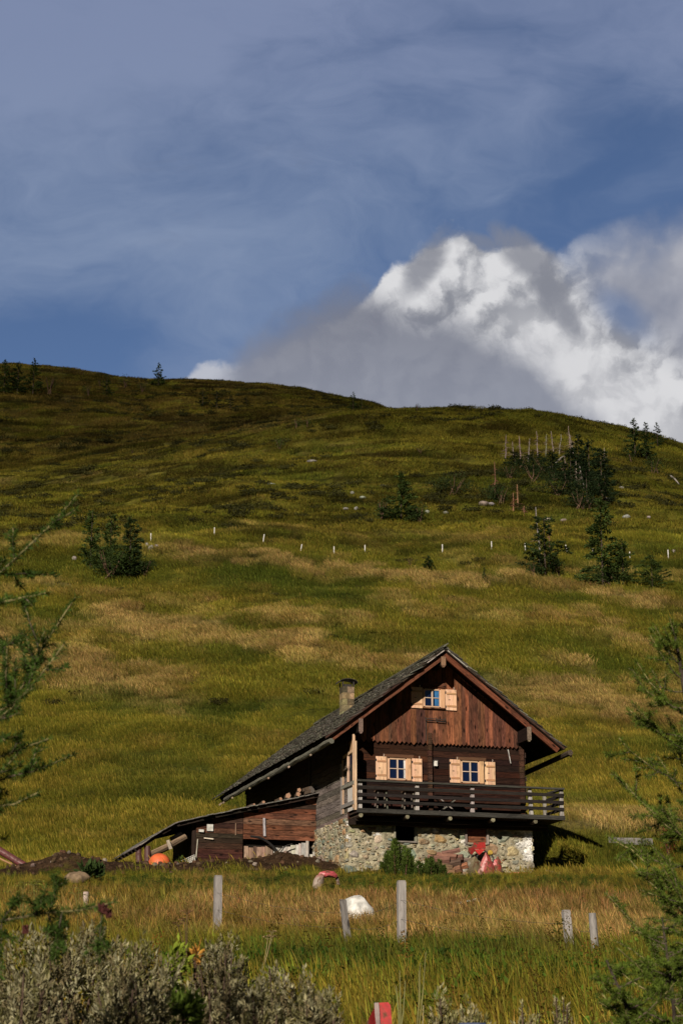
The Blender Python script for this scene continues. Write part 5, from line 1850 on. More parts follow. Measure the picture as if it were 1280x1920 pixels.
# rocks
def rock(label, px, row, wpx, hpx, col, name='rock', group=None, p=None, sink=0.3, r=None, wm=None, hm=None):
    r = r or TR
    p = hit(px, row) if p is None else p
    w = px2m(p, wpx) / 2 if wm is None else wm
    h = px2m(p, hpx) if hm is None else hm
    n, m = 16, 11
    th, ph = np.meshgrid(np.arange(n) / n * 2 * np.pi, np.linspace(0, np.pi, m), indexing='ij')
    x, y, z = np.cos(th) * np.sin(ph), np.sin(th) * np.sin(ph), np.cos(ph)
    s = r.integers(0, 999)
    k_ = 1 + 0.5 * (fbm(x * 1.3 + 9 + y * .7, z * 1.3 + y * 1.1 + 4, s, 3) - 0.5) + 0.25 * (fbm(x * 4 + 9 + y * 2, z * 4 + y * 3 + 4, s + 5, 3) - 0.5)
    V = np.stack([x * k_ * w, y * k_ * w * 0.8, z * k_ * h * (0.5 + sink * .5) + h * (0.5 - sink * 0.5)], -1).reshape(-1, 3)
    i, j = np.meshgrid(np.arange(n), np.arange(m - 1), indexing='ij')
    Fq = np.stack([(i * m + j).ravel(), (i * m + j + 1).ravel(), ((i + 1) % n * m + j + 1).ravel(), ((i + 1) % n * m + j).ravel()], 1)
    o = MB().add(V, [Fq], col, V / max(w, 0.02) * 0.4 + r.uniform(0, 9, 3)).build(name, M_ROCK, None, None, True, p)
    tag(o, label, 'rock', group)
    return o


GR = (0.20, 0.185, 0.165)
for (x, y, w, h, lb) in ((585, 868, 22, 6, 'pale flat boulder lying high on the hump'), (508, 910, 18, 4, 'small pale stone slab left below the flat boulder'), (140, 1050, 9, 8, 'white stone left of the young larch clump'), (284, 1031, 12, 9, 'left block of the white stone heap by the larch clump'), (294, 1028, 11, 8, 'right block of the white stone heap by the larch clump'),
                         (276, 1024, 9, 7, 'small back block of the white stone heap'), (907, 948, 20, 9, 'grey boulder on the slope below the dead brown spruce'), (920, 948, 14, 6, 'low grey stone right of the grey boulder'), (660, 926, 8, 5, 'small white stone above the middle spruce'), (680, 935, 14, 5, 'pale stones above left of the middle spruce'),
                         (716, 914, 16, 5, 'flat pale stone left above the middle spruce'), (648, 956, 12, 5, 'pale stone left of the middle spruce'), (668, 956, 8, 6, 'small pale stone close left of the middle spruce'), (800, 963, 10, 7, 'white stone right of the middle spruce'), (835, 964, 12, 6, 'white stone farther right of the middle spruce'),
                         (1025, 976, 14, 6, 'white stone above the half dead spruce, left'), (1056, 978, 14, 6, 'white stone above the half dead spruce, right'), (1174, 972, 16, 7, 'white stone right of the tall larch'), (1164, 918, 12, 6, 'pale stone right of the pine thicket'), (1216, 972, 8, 5, 'small white stone near the right edge'), (1140, 942, 18, 10, 'grey boulder at the foot of the pine thicket'), (1262, 1036, 8, 6, 'white pebble by the last fence stake')):
    rock(lb, x, y, w, h, jc(GR, TR, 0.2))

# white electric fence stakes across the slope
ST = [(66, 1020, 1012), (283, 1014, 1001), (402, 1005, 990), (493, 1017, 1003), (563, 1035, 1022), (626, 1040, 1026), (684, 1038, 1023), (829, 1036, 1022), (921, 1030, 1016), (984, 1032, 1020), (1063, 1035, 1023), (1111, 1040, 1030), (1180, 1048, 1036), (1252, 1048, 1032)]
for i, (x, b, tp) in enumerate(ST):
    p = hit(x, b)
    h = px2m(p, b - tp) + 0.1
    m_ = MB()
    ln = [0.0, 0, 0, 0.15, 0.2, 0, 0, 0, 0, 0, -0.22, 0, 0, 0][i]
    m_.tube([(0, 0, -0.2), (ln * h * 0.5, 0, h * 0.5), (ln * h, 0, h)], [0.06, 0.058, 0.055], (0.58, 0.56, 0.52), 6)
    m_.tube([(ln * h * 0.82 - 0.075, 0, h * 0.82), (ln * h * 0.82 - 0.16, 0, h * 0.84)], 0.02, (0.08, 0.07, 0.06), 5)
    tag(m_.build('fence_stake', M_PLAIN, None, None, False, p), 'thin white fence stake across the slope, %s from the larch clump end' % ORD[i], 'fence stake', 'white stakes of the hill fence')

# ------------------------------------------------------------------ things round the house
def onplane(px, py, y):
    """point of a photo sight line in the chalet frame, on the plane y = const"""
    o = np.array([-(HT[0]) * HC - HT[1] * HS, HT[0] * HS - HT[1] * HC, -HT[2]])
    r = ray(px, py)
    d = np.array([r[0] * HC + r[1] * HS, -r[0] * HS + r[1] * HC, r[2]])
    return o + d * ((y - o[1]) / d[1])


PR = np.random.default_rng(33)


def plate(name, label, cat, outline, y, col_fn, mat, bulge=0.08, thick=0.012, group=None, tilt=0.0, parent=None, ground_it=True):
    """a bent sheet whose outline is given on the plane y of the chalet frame"""
    P2 = np.array([onplane(a, b, y) for a, b in outline])
    base = np.array((P2[:, 0].mean(), y, P2[:, 2].min()))
    q = P2 - base
    n = len(q)
    cen = q.mean(0)
    rings = [1.0, 0.75, 0.45, 0.0001]
    V = []
    for k_ in rings:
        ring = cen + (q - cen) * k_
        ring[:, 1] = -bulge * (1 - k_ ** 2) + tilt * ring[:, 2]
        V.append(ring)
    back = [v + (0, thick, 0) for v in V]
    V = np.concatenate(V + back)
    m = len(rings)
    Fq = []
    for r_ in range(m - 1):
        for i in range(n):
            a, b = r_ * n + i, r_ * n + (i + 1) % n
            Fq.append((a, b, b + n, a + n))
            Fq.append((a + m * n, a + n + m * n, b + n + m * n, b + m * n))
    for i in range(n):
        Fq.append((i, i + m * n, (i + 1) % n + m * n, (i + 1) % n))
    hh = max(q[:, 2].max(), 0.01)
    cols = np.array([col_fn(np.clip(v[2] / hh, 0, 1), v) for v in V])
    w = h2w(*base)
    o = MB().add(V, [np.array(Fq)], cols, V + PR.uniform(0, 9, 3)).build(name, mat, parent, None, False, w, HA)
    if label:
        tag(o, label, cat, group)
    return o


RED = np.array((0.42, 0.025, 0.022))
MUD = np.array((0.16, 0.115, 0.065))


def mudded(c, lim):
    return lambda f, v: np.array(c) + (MUD - np.array(c)) * float(smooth(f + 0.12 * math.sin(v[0] * 31), lim + 0.12, lim - 0.12))


def sh_c(f, v):
    return np.array((0.17, 0.135, 0.075)) * (0.8 + 0.3 * math.sin(9 * v[0]))


plate('ploughshare', 'olive mud covered pointed steel ploughshare leaning by the stone wall', 'ploughshare', [(862, 1645), (866, 1626), (878, 1612), (890, 1605), (898, 1616), (902, 1645)], -0.75, sh_c, M_RED, 0.10)
plate('ploughshare', 'largest red pointed steel ploughshare with muddy foot', 'ploughshare', [(893, 1647), (897, 1628), (903, 1612), (910, 1598), (918, 1608), (925, 1622), (928, 1634), (923, 1647)], -0.95, mudded((0.36, 0.06, 0.055), 0.30), M_RED, 0.12)
plate('ploughshare', 'smaller red steel ploughshare half behind the largest red one', 'ploughshare', [(924, 1648), (923, 1622), (926, 1613), (933, 1605), (938, 1614), (941, 1628), (940, 1648)], -0.80, mudded((0.38, 0.03, 0.03), 0.45), M_RED, 0.07)
hb = onplane(899, 1602, -0.55)
hop = empty('red_hopper', h2w(*hb), HA)
tag(hop, 'bright red tapered metal hopper standing above the pointed blades', 'hopper')
for nm, ol, cfun, y_ in (('front_plate', [(888, 1580), (909, 1579), (910, 1591), (889, 1592)], lambda f, v: RED * 0.85, -0.62), ('funnel', [(889, 1593), (910, 1592), (898, 1603)], lambda f, v: RED * 1.15, -0.64), ('side_flap', [(879, 1589), (888, 1585), (889, 1597), (884, 1603), (878, 1597)], lambda f, v: RED * 0.5, -0.56)):
    P2 = np.array([onplane(a, b, y_) for a, b in ol]) - hb
    n = len(P2)
    V = np.concatenate([P2, P2 + (0, 0.08, 0)])
    m_ = MB().add(V, [np.arange(n), np.arange(n)[::-1] + n, np.array([(i, i + n, (i + 1) % n + n, (i + 1) % n) for i in range(n)])], cfun(0, 0), V)
    m_.build(nm, M_RED, hop)
m_ = MB()
for a, b in (((880, 1604), (874, 1612)), ((908, 1592), (893, 1606)), ((893, 1606), (897, 1644)), ((884, 1602), (880, 1644))):
    p0, p1 = onplane(*a, -0.58) - hb, onplane(*b, -0.55) - hb
    m_.tube([p0, p1], 0.025, (0.02, 0.018, 0.016), 6)
m_.build('stand', M_METAL, hop)
m_ = MB()
p = onplane(919, 1599, -0.62)
m_.tube([(0, -0.06, 0), (0, 0.0, 0), (0, 0.05, 0)], [0.06, 0.10, 0.10], (0.42, 0.28, 0.05), 10)
m_.tube([(0.0, -0.02, 0.0), (0.10, 0.0, -0.18), (0.12, 0.0, -0.62)], 0.03, (0.05, 0.045, 0.04), 6)
m_.tube([(0.05, 0.0, -0.10), (-0.16, 0.04, 0.05), (-0.22, 0.04, 0.08)], 0.028, (0.06, 0.05, 0.04), 6)
tag(m_.build('machine_hub', M_PLASTIC, None, None, False, h2w(*p), HA), 'small yellow hub with dark arms behind the red blades', 'machine part')

# pile of split logs against the wall
PL = [(822, 1612, 0.16, 0.5, (0.20, 0.10, 0.075)), (838, 1606, 0.14, 0.4, (0.24, 0.12, 0.085)), (822, 1626, 0.17, 0.8, (0.15, 0.095, 0.055)), (846, 1619, 0.14, 0.3, (0.11, 0.07, 0.05)), (853, 1609, 0.11, 0.2, (0.16, 0.08, 0.06)), (832, 1637, 0.16, 0.5, (0.22, 0.12, 0.065)), (848, 1634, 0.15, 0.3, (0.20, 0.10, 0.06)), (862, 1626, 0.12, 0.2, (0.30, 0.13, 0.07)), (866, 1613, 0.10, 0.2, (0.14, 0.10, 0.08)), (860, 1640, 0.12, 0.3, (0.18, 0.12, 0.08)), (845, 1597, 0.09, 0.3, (0.18, 0.09, 0.07))]
pls = ['upper reddish brown log of the woodpile, against the wall', 'top reddish log of the woodpile by the wall', 'longest brown log at the left of the woodpile', 'dark log in the middle of the woodpile', 'small log at the upper right of the woodpile', 'lowest left log of the woodpile in the grass', 'lower middle log of the woodpile', 'orange brown log end at the right of the woodpile', 'small grey log beside the olive blade', 'lowest right log next to the olive blade', 'small log lying on the very top of the woodpile']
for i, (a, b, r_, ln, c) in enumerate(PL):
    p = onplane(a, b, -0.55 - 0.12 * (b > 1615) - 0.15 * (b > 1630))
    m_ = MB()
    az = PR.uniform(-0.5, 0.5)
    L = 0.22 + ln * 0.35
    d = np.array((math.cos(az), -0.45 + math.sin(az) * 0.5, PR.uniform(-.2, .3)))
    d = d / np.linalg.norm(d)
    m_.tube([-d * L, d * 0.0, d * L * 0.98], [r_, r_ * 1.05, r_], c, 6, True, 0.18)
    m_.tube([d * L * 0.985, d * L * 1.0], r_ * 0.9, np.array(c) * 1.5, 6, True, 0.1)
    tag(m_.build('split_log', M_GREY, None, None, False, h2w(*p), HA), pls[i], 'split log', 'woodpile at the stone wall')

# ridged terracotta planter
m_ = MB()
p = onplane(973, 1651, -0.55)
zz = np.array([0.0, 0.03, 0.06, 0.075, 0.10, 0.115, 0.15, 0.165, 0.21, 0.225, 0.26])
m_.tube(np.stack([zz * 0, zz * 0, zz], 1), [0.30, 0.33, 0.34, 0.36, 0.36, 0.345, 0.375, 0.36, 0.39, 0.40, 0.395], (0.42, 0.115, 0.055), 20)
tag(m_.build('planter', M_PLASTIC, None, None, False, h2w(*p), HA), 'ridged terracotta planter bowl at the right foot of the stone wall', 'planter')

# overturned muddy tub on the dirt bank
_tp = hit(606, 1668)
TY = float(w2h(_tp[0], _tp[1])[1])
tb = empty('steel_tub', h2w(*onplane(606, 1668, TY)), HA)
tag(tb, 'overturned red steel tub with mud grey side on the dirt bank', 'tub')
ob = onplane(606, 1668, TY)
for nm, ol, y_, cf, bu in (('muddy_side', [(586, 1662), (588, 1650), (594, 1641), (602, 1638), (608, 1640), (607, 1655), (603, 1672), (593, 1674)], TY - 0.1, lambda f, v: np.array((0.26, 0.20, 0.16)) + (np.array((0.34, 0.10, 0.09)) - np.array((0.26, 0.20, 0.16))) * float(smooth(f, 0.75, 1.0)), 0.10),
                           ('red_rim', [(596, 1641), (600, 1635), (612, 1632), (626, 1634), (633, 1641), (630, 1646), (616, 1645), (606, 1646)], TY + 0.05, lambda f, v: np.array((0.42, 0.075, 0.085)), 0.10),
                           ('leg', [(629, 1645), (634, 1643), (637, 1658), (632, 1660)], TY + 0.15, lambda f, v: np.array((0.16, 0.12, 0.10)), 0.02)):
    o = plate(nm, None, None, ol, y_, cf, M_RED, bu, 0.03)
    mw = Matrix.Translation(Vector(o.location)) @ Matrix.Rotation(HA, 4, 'Z')
    o.parent = tb
    o.location = np.array([(onplane(*ol[0], y_))[0] * 0, 0, 0])
    P2 = np.array([onplane(a, b, y_) for a, b in ol])
    o.location = tuple(np.array((P2[:, 0].mean(), y_, P2[:, 2].min())) - ob)
    o.rotation_euler = (0, 0, 0)

# orange float, mesh panel, hoses, pipes
p = onplane(299, 1618, 3.3)
m_ = MB()
th, ph = np.meshgrid(np.arange(24) / 24 * 2 * np.pi, np.linspace(0, np.pi * 0.62, 12), indexing='ij')
V = np.stack([np.cos(th) * np.sin(ph) * 0.40, np.sin(th) * np.sin(ph) * 0.40, np.cos(ph) * 0.40 - 0.06], -1).reshape(-1, 3)
i, j = np.meshgrid(np.arange(24), np.arange(11), indexing='ij')
m_.add(V, [np.stack([(i * 12 + j).ravel(), (i * 12 + j + 1).ravel(), ((i + 1) % 24 * 12 + j + 1).ravel(), ((i + 1) % 24 * 12 + j).ravel()], 1)], (0.62, 0.13, 0.045))
tag(m_.build('plastic_dome', M_PLASTIC, None, None, True, h2w(*p), HA), 'round orange plastic dome lying under the open shed end', 'plastic dome')
p = onplane(356, 1636, 3.75)
m_ = MB()
for q in np.linspace(-0.26, 0.26, 9):
    m_.board((q, 0, -0.05), (q - 0.10, 0.05, 0.50 + q * 0.5), 0.016, 0.014, (1, 0, 0), (0.48, 0.46, 0.42))
for z in np.linspace(0.02, 0.52, 9):
    m_.board((-0.27 - z * 0.18, 0.012 + 0.09 * z, z - 0.13), (0.27 - z * 0.18, 0.012 + 0.09 * z, z + 0.13), 0.016, 0.014, (0, 0, 1), (0.48, 0.46, 0.42))
m_.board((-0.3, 0.06, -0.2), (-0.36, 0.10, 0.36), 0.03, 0.02, (1, 0, 0), (0.45, 0.43, 0.40))
m_.board((0.3, 0.06, -0.2), (0.18, 0.10, 0.62), 0.03, 0.02, (1, 0, 0), (0.45, 0.43, 0.40))
m_.add([(-0.3, 0.10, -0.2), (0.3, 0.10, -0.2), (0.18, 0.14, 0.6), (-0.36, 0.14, 0.34)], [np.array([(0, 1, 2, 3)])], (0.30, 0.28, 0.24))
tag(m_.build('lattice_panel', M_PLAIN, None, None, False, h2w(*p), HA), 'pale lattice panel leaning at the dark shed corner', 'lattice panel')
for pts, rad, lb in (([(470, 1568), (487, 1570), (502, 1578), (517, 1592), (528, 1608), (538, 1632)], 0.045, 'thick black hose arching over the whitish shed door'), ([(548, 1582), (535, 1586), (524, 1600), (520, 1625)], 0.02, 'thin black cable loop, farther from the thick hose'), ([(540, 1584), (527, 1590), (518, 1602), (512, 1616)], 0.016, 'thinner black cable loop between the hose and the loop')):
    W = np.array([onplane(a, b, 3.62) for a, b in pts])
    m_ = MB()
    t = np.linspace(0, len(W) - 1, 20)
    C = np.stack([np.interp(t, np.arange(len(W)), W[:, q]) for q in range(3)], 1)
    for _ in range(3):
        C[1:-1] = (C[:-2] + C[1:-1] * 2 + C[2:]) / 4
    m_.tube(C - C[-1], rad, (0.018, 0.017, 0.017), 8)
    tag(m_.build('black_hose', M_PLASTIC, None, None, False, h2w(*C[-1]), HA), lb, 'hose')


def pipe(name, label, cat, a, b, Y, rad, col, mat, hollow=True):
    p0, p1 = at(a[0], a[1], Y), at(b[0], b[1], Y - 0.6)
    m_ = MB()
    d = unit(p1 - p0)
    L = np.linalg.norm(p1 - p0)
    m_.tube([np.zeros(3), d * L * 0.5, d * L], rad, col, 16, not hollow)
    if hollow:
        m_.tube([d * L, d * L * 0.999, d * (L - 0.5)], rad * np.array((1.0, 0.86, 0.86)), (0.30, 0.30, 0.28), 16, False)
        m_.tube([d * (L - 0.5), d * (L - 0.49)], rad * 0.87, (0.01, 0.01, 0.01), 16)  # black disc put in the bore as its inner shade
    o = m_.build(name, mat, None, None, False, p0)
    tag(o, label, cat)
    return o


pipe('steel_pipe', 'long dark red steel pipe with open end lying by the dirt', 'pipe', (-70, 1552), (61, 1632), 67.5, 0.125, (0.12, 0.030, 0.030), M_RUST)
pipe('pipe_stub', 'short pale red pipe stub on the dirt heap', 'pipe', (90, 1619), (99, 1627), 66.8, 0.10, (0.42, 0.16, 0.12), M_PLASTIC, False)
pipe('timber_batten', 'pale timber batten under the dark red pipe', 'batten', (-40, 1590), (50, 1634), 67.0, 0.035, (0.36, 0.20, 0.10), M_GREY, False)
pipe('white_hose', 'short white hose end near the mouth of the red pipe', 'hose', (46, 1633), (26, 1637), 67.0, 0.03, (0.66, 0.64, 0.60), M_PLASTIC, False)
p = hit(145, 1654)
rock('earth brown boulder half sunk in the dirt heap', 0, 0, 0, 0, (0.17, 0.12, 0.075), 'boulder', None, p, 0.5, None, 0.42, 0.34)
p = hit(668, 1738)
rock('large white lichen speckled boulder behind the leaning spotted post', 0, 0, 0, 0, (0.56, 0.55, 0.52), 'boulder', None, p, 0.2, np.random.default_rng(3), 0.47, 0.78)
rock('tiny white stone in the straw beside the rounded grey post', 1136, 1776, 9, 9, (0.6, 0.58, 0.55))


def plank(label, pts, Y, h, t, col, name='plank', cat='plank'):
    a, b = at(pts[0], pts[1], Y), at(pts[2], pts[3], Y)
    m_ = MB()
    m_.board((0, 0, 0), b - a, h, t, (0, 0, 1), col, 6, 0.006)
    tag(m_.build(name, M_GREY, None, None, False, a), label, cat)


plank('short grey plank end on the grass beside the chalet shadow', (1067, 1648, 1099, 1650), 67.6, 0.12, 0.3, (0.34, 0.31, 0.29))
plank('long thin grey plank lying beside the short one', (1022, 1632, 1072, 1645), 68.6, 0.05, 0.22, (0.16, 0.16, 0.14))
p = hit(1182, 1584)
tr_ = MB()
tr_.board((-0.85, 0, 0.16), (0.85, 0.1, 0.12), 0.26, 0.04, (0, 0, 1), (0.20, 0.185, 0.175), 6, 0.006)
tr_.board((-0.85, 0.5, 0.16), (0.85, 0.6, 0.12), 0.26, 0.04, (0, 0, 1), (0.36, 0.34, 0.32), 6, 0.006)
tr_.board((-0.83, 0.0, 0.16), (-0.80, 0.5, 0.16), 0.22, 0.04, (0, 0, 1), (0.36, 0.34, 0.32))
tr_.board((0.80, 0.10, 0.14), (0.83, 0.6, 0.14), 0.22, 0.04, (0, 0, 1), (0.36, 0.34, 0.32))
tr_.board((-0.85, 0.25, 0.03), (0.85, 0.35, 0.02), 0.5, 0.04, (0, 1, 0), (0.3, 0.28, 0.26))
tag(tr_.build('water_trough', M_GREY, None, None, False, p), 'pale grey plank trough on the grass behind the tallest larch', 'trough')
bush('red_leaved_shrub', 'shrub with red leaves beside the plank trough', 1252, 1606, 1552, 34, (0.13, 0.030, 0.016), 240)

# folding table and small things on the balcony
tbl = empty('folding_table', h2w(0.15, -0.55, -0.02), HA)
tag(tbl, 'pale cross legged folding table behind the balcony rails', 'table')
for s_ in (-1, 1):
    m_ = MB()
    m_.board((-0.42, 0.12 * s_, 0.02), (0.40, 0.12 * s_, 0.66), 0.045, 0.03, (0, 0, 1), jc((0.26, 0.235, 0.21)))
    m_.build('leg', M_GREY, tbl)
    m_ = MB()
    m_.board((0.42, 0.16 * s_, 0.02), (-0.40, 0.16 * s_, 0.66), 0.045, 0.03, (0, 0, 1), jc((0.26, 0.235, 0.21)))
    m_.build('leg', M_GREY, tbl)
m_ = MB()
m_.box((-0.50, -0.26, 0.67), (0.50, 0.26, 0.70), (0.10, 0.07, 0.05))
m_.build('tabletop', M_GREY, tbl)
for (x, lb) in ((-2.25, 'small wooden stool at the left behind the balcony rails'), (-1.25, 'small wooden stool beside the second balcony post')):
    t = empty('stool', h2w(x, -0.45, -0.02), HA)
    tag(t, lb, 'stool')
    m_ = MB()
    m_.box((-0.20, -0.16, 0.78), (0.20, 0.16, 0.82), (0.16, 0.10, 0.06))
    m_.build('seat', M_GREY, t)
    for a in (-1, 1):
        for b in (-1, 1):
            m_ = MB()
            m_.board((a * 0.20, b * 0.14, 0.0), (a * 0.15, b * 0.11, 0.78), 0.04, 0.035, (1, 0, 0), jc((0.16, 0.13, 0.11)))
            m_.build('leg', M_GREY, t)

# dwarf pines and herbs in front of the stone wall
w = lambda px, row, y: h2w(*onplane(px, row, y))


def leader_pine(label, p, h, w, col, n=15):
    """a many stemmed pine: upright leaders of unequal height set close together"""
    t = empty('mountain_pine', p)
    tag(t, label, 'shrub')
    C, D, cols = [], [], []
    st_ = MB()
    for q in range(n):
        f = (q + 0.5) / n * 2 - 1
        ox, oy = f * w * 0.42 + TR.normal(0, 0.05), TR.normal(0, w * 0.20)
        hh = h * (1.0 - 0.38 * abs(f) ** 1.6) * TR.uniform(0.66, 1.0)
        m_ = 520
        z = TR.random(m_) ** 0.8
        r_ = (0.22 * (1 - z ** 2.2) + 0.02) * w * 0.75 * np.sqrt(TR.random(m_))
        a_ = TR.uniform(0, 6.28, m_)
        C.append(np.stack([ox * (0.75 + 0.25 * z) + np.cos(a_) * r_, oy + np.sin(a_) * r_, 0.04 + z * hh], 1))
        D.append(np.stack([np.cos(a_) * 0.55 + TR.normal(0, .2, m_), np.sin(a_) * 0.55 + TR.normal(0, .2, m_), TR.uniform(0.5, 1.3, m_)], 1))
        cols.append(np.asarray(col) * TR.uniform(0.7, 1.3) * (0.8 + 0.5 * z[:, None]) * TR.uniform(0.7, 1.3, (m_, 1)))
        st_.tube([(ox * 0.5, oy * 0.6, -0.15), (ox * 0.8, oy, hh * 0.4), (ox, oy, hh * 0.9)], [0.035, 0.025, 0.006], (0.10, 0.055, 0.035), 5)
    C, D, cols = np.concatenate(C), unit(np.concatenate(D)), np.concatenate(cols)
    MB().leaves(C, D, perp(D, TR), 0.10 * TR.uniform(0.7, 1.3, len(C)), 0.028, cols, 0.5, 0.1).build('foliage', M_LEAF, t)
    st_.build('stems', M_BARK, t)
    return t


_q = w(745, 1664, -1.2)
leader_pine('bushy upright mountain pine in front of the stone wall', _q, px2m(_q, 92), px2m(_q, 76), (0.050, 0.074, 0.012))
_q = w(806, 1674, -1.5)
leader_pine('lower dark mountain pine joined to the bushy upright one', _q, px2m(_q, 66), px2m(_q, 80), (0.036, 0.054, 0.010))
bush('herb', 'brown green weeds on the dirt bank before the shed door', 470, 1668, 1636, 80, (0.080, 0.070, 0.020), 700, None, 0.6, 0.10, 'plant', 0.6, False, w(470, 1668, 1.4))
bush('herb', 'green weeds on the dirt bank before the dark shed corner', 392, 1664, 1634, 70, (0.065, 0.080, 0.018), 600, None, 0.6, 0.10, 'plant', 0.6, False, w(392, 1664, 1.6))
bush('herb', 'russet weeds on the dirt bank beside the overturned tub', 552, 1676, 1644, 70, (0.095, 0.062, 0.024), 600, None, 0.6, 0.10, 'plant', 0.6, False, w(552, 1676, 0.6))
bush('herb', 'broad leaved green herbs under the lower mountain pine', 850, 1700, 1655, 100, (0.050, 0.085, 0.018), 1100, None, 0.3, 0.12, 'plant', 0.8, False, w(850, 1700, -2.2))
bush('herb', 'broad leaved bright herbs behind the tall grey post', 762, 1716, 1668, 80, (0.060, 0.105, 0.020), 900, None, 0.2, 0.15, 'plant', 0.8, False, w(762, 1716, -2.4))
bush('herb', 'low green herbs between tub and mountain pine', 672, 1690, 1650, 90, (0.055, 0.070, 0.014), 900, None, 0.4, 0.11, 'plant', 0.8, False, w(672, 1690, -1.8))
bush('herb', 'green weeds growing beside the lattice panel', 338, 1634, 1606, 34, (0.050, 0.070, 0.014), 420, None, 0.5, 0.10, 'plant', 0.8, False, w(338, 1636, 3.5))
bush('herb', 'long bladed green tuft behind the earth brown boulder', 170, 1650, 1622, 40, (0.040, 0.065, 0.018), 260, None, 0.6, 0.30, 'plant', 0.8, False, hit(172, 1652))


def umbel(label, px, base, top, Y, col, heads=3, spread=0.10, stemc=(0.16, 0.17, 0.05), p=None, lean=0.0, florets=26, leafy=False):
    a = at(px, base, Y)
    a[2] = float(ground(a[0], a[1]))
    b = at(px, top, Y)
    h = b[2] - a[2]
    t = empty('umbellifer', a)
    tag(t, label, 'plant')
    st_ = MB()
    hd_ = MB()
    C, D = [], []
    for q in range(heads):
        ang, l2 = PR.uniform(0, 6.28), (PR.uniform(0.3, 1.0) if q else 0)
        tip = np.array((lean * h + math.cos(ang) * spread * 1.6 * l2, math.sin(ang) * spread * l2, h * (1 - 0.14 * l2)))
        mid = np.array((lean * h * 0.5, 0, h * (0.55 if q else 0.5)))
        st_.tube([(0, 0, -0.05) if not q else mid, (mid + tip) / 2 + (0.01, 0, 0), tip], [0.007, 0.006, 0.004], stemc, 5)
        if florets:
            for k_ in range(florets):
                a2, r2 = PR.uniform(0, 6.28), spread * math.sqrt(PR.random())
                e = tip + (math.cos(a2) * r2, math.sin(a2) * r2, 0.05 - r2 * 0.25)
                C.append(e)
                D.append((math.cos(a2), math.sin(a2), 0.3))
                if k_ % 3 == 0:
                    st_.tube([tip, e], 0.002, stemc, 3, False)
    st_.build('stem', M_LEAF, t)
    if florets:
        D = unit(np.array(D))
        hd_.leaves(np.array(C), D, perp(D, PR), 0.028, 0.022, np.array(col) * PR.uniform(0.7, 1.3, (len(C), 1)))
        hd_.build('flower_head', M_LEAF, t)


YG = (0.24, 0.25, 0.045)
umbel('tallest yellow green umbel plant in front of the dirt heap', 42, 1745, 1656, 37, YG, 4, 0.17)
umbel('second yellow green umbel plant beside the tallest one', 66, 1745, 1654, 38, YG, 4, 0.17)
umbel('leafy yellow green umbel plant next to the small rounded post', 146, 1730, 1665, 42, (0.10, 0.12, 0.025), 4, 0.16)
umbel('dried brown umbel standing above the willow bush', 349, 1790, 1714, 24, (0.20, 0.11, 0.05), 3, 0.07, (0.13, 0.08, 0.05))
umbel('pale dried stalk leaning behind the rounded pale willow', 478, 1800, 1752, 26, (0.30, 0.21, 0.11), 3, 0.06, (0.30, 0.24, 0.12), None, 0.25)
umbel('yellow umbel plant at the foot of the tall grey post', 757, 1800, 1773, 33, (0.26, 0.20, 0.04), 3, 0.10)
umbel('tall thin branching bare stalk beside the red bracket', 762, 1940, 1785, 14.5, YG, 3, 0.09, (0.24, 0.22, 0.08), None, 0.12, 0)
umbel('second tall bare stalk crossing the first one', 744, 1940, 1820, 14.2, YG, 3, 0.07, (0.22, 0.21, 0.08), None, 0.02, 0)
umbel('straw pale bent stalk low beside the bare stalks', 770, 1940, 1885, 14.0, YG, 3, 0.08, (0.36, 0.30, 0.16), None, 0.1, 0)
umbel('white flowering umbel in the herbs below the wall', 896, 1712, 1688, 52, (0.62, 0.62, 0.58), 4, 0.16)
umbel('smaller white flowering umbel left of the other white one', 858, 1712, 1694, 51, (0.55, 0.55, 0.50), 3, 0.12)
umbel('sparse white flowers above the straw strip', 925, 1700, 1681, 54, (0.5, 0.5, 0.46), 4, 0.18, florets=9)


# ------------------------------------------------------------------ near fence
def post(label, px, base, top, wid, col, shape='square', lean=(0, 0), extra=None):
    p = hit(px, base)
    h = px2m(p, base - top)
    wm = px2m(p, wid)
    m_ = MB()
    t = np.array((lean[0] * h, lean[1] * h, h))
    if shape == 'round':
        n = 8
        f = np.linspace(-0.3 / h, 1, n)
        pts = np.stack([f * t[0], f * t[1], f * h], 1)
        m_.tube(pts, wm / 2 * np.array([1.12, 1.1, 1.08, 1.05, 1.03, 1.0, 0.99, 0.93]), col, 12, True, 0.03)
    else:
        m_.board(-0.3 * t / h, t - (0, 0, 0.03), wm, wm * (0.35 if shape == 'flat' else 0.9), (1, 0.25, 0), col, 8, wm * 0.02)
        m_.board(t - (0, 0, 0.0295), t, wm * 0.9, wm * (0.3 if shape == 'flat' else 0.8), (1, 0.25, 0), np.array(col) * 0.9, 1)
    o = m_.build('fence_post', M_POST if shape != 'flat' else M_SPOT, None, None, False, p)
    tag(o, label, 'fence post', 'posts of the pasture fence')
    if extra:
        extra(p, h)
    return p, h


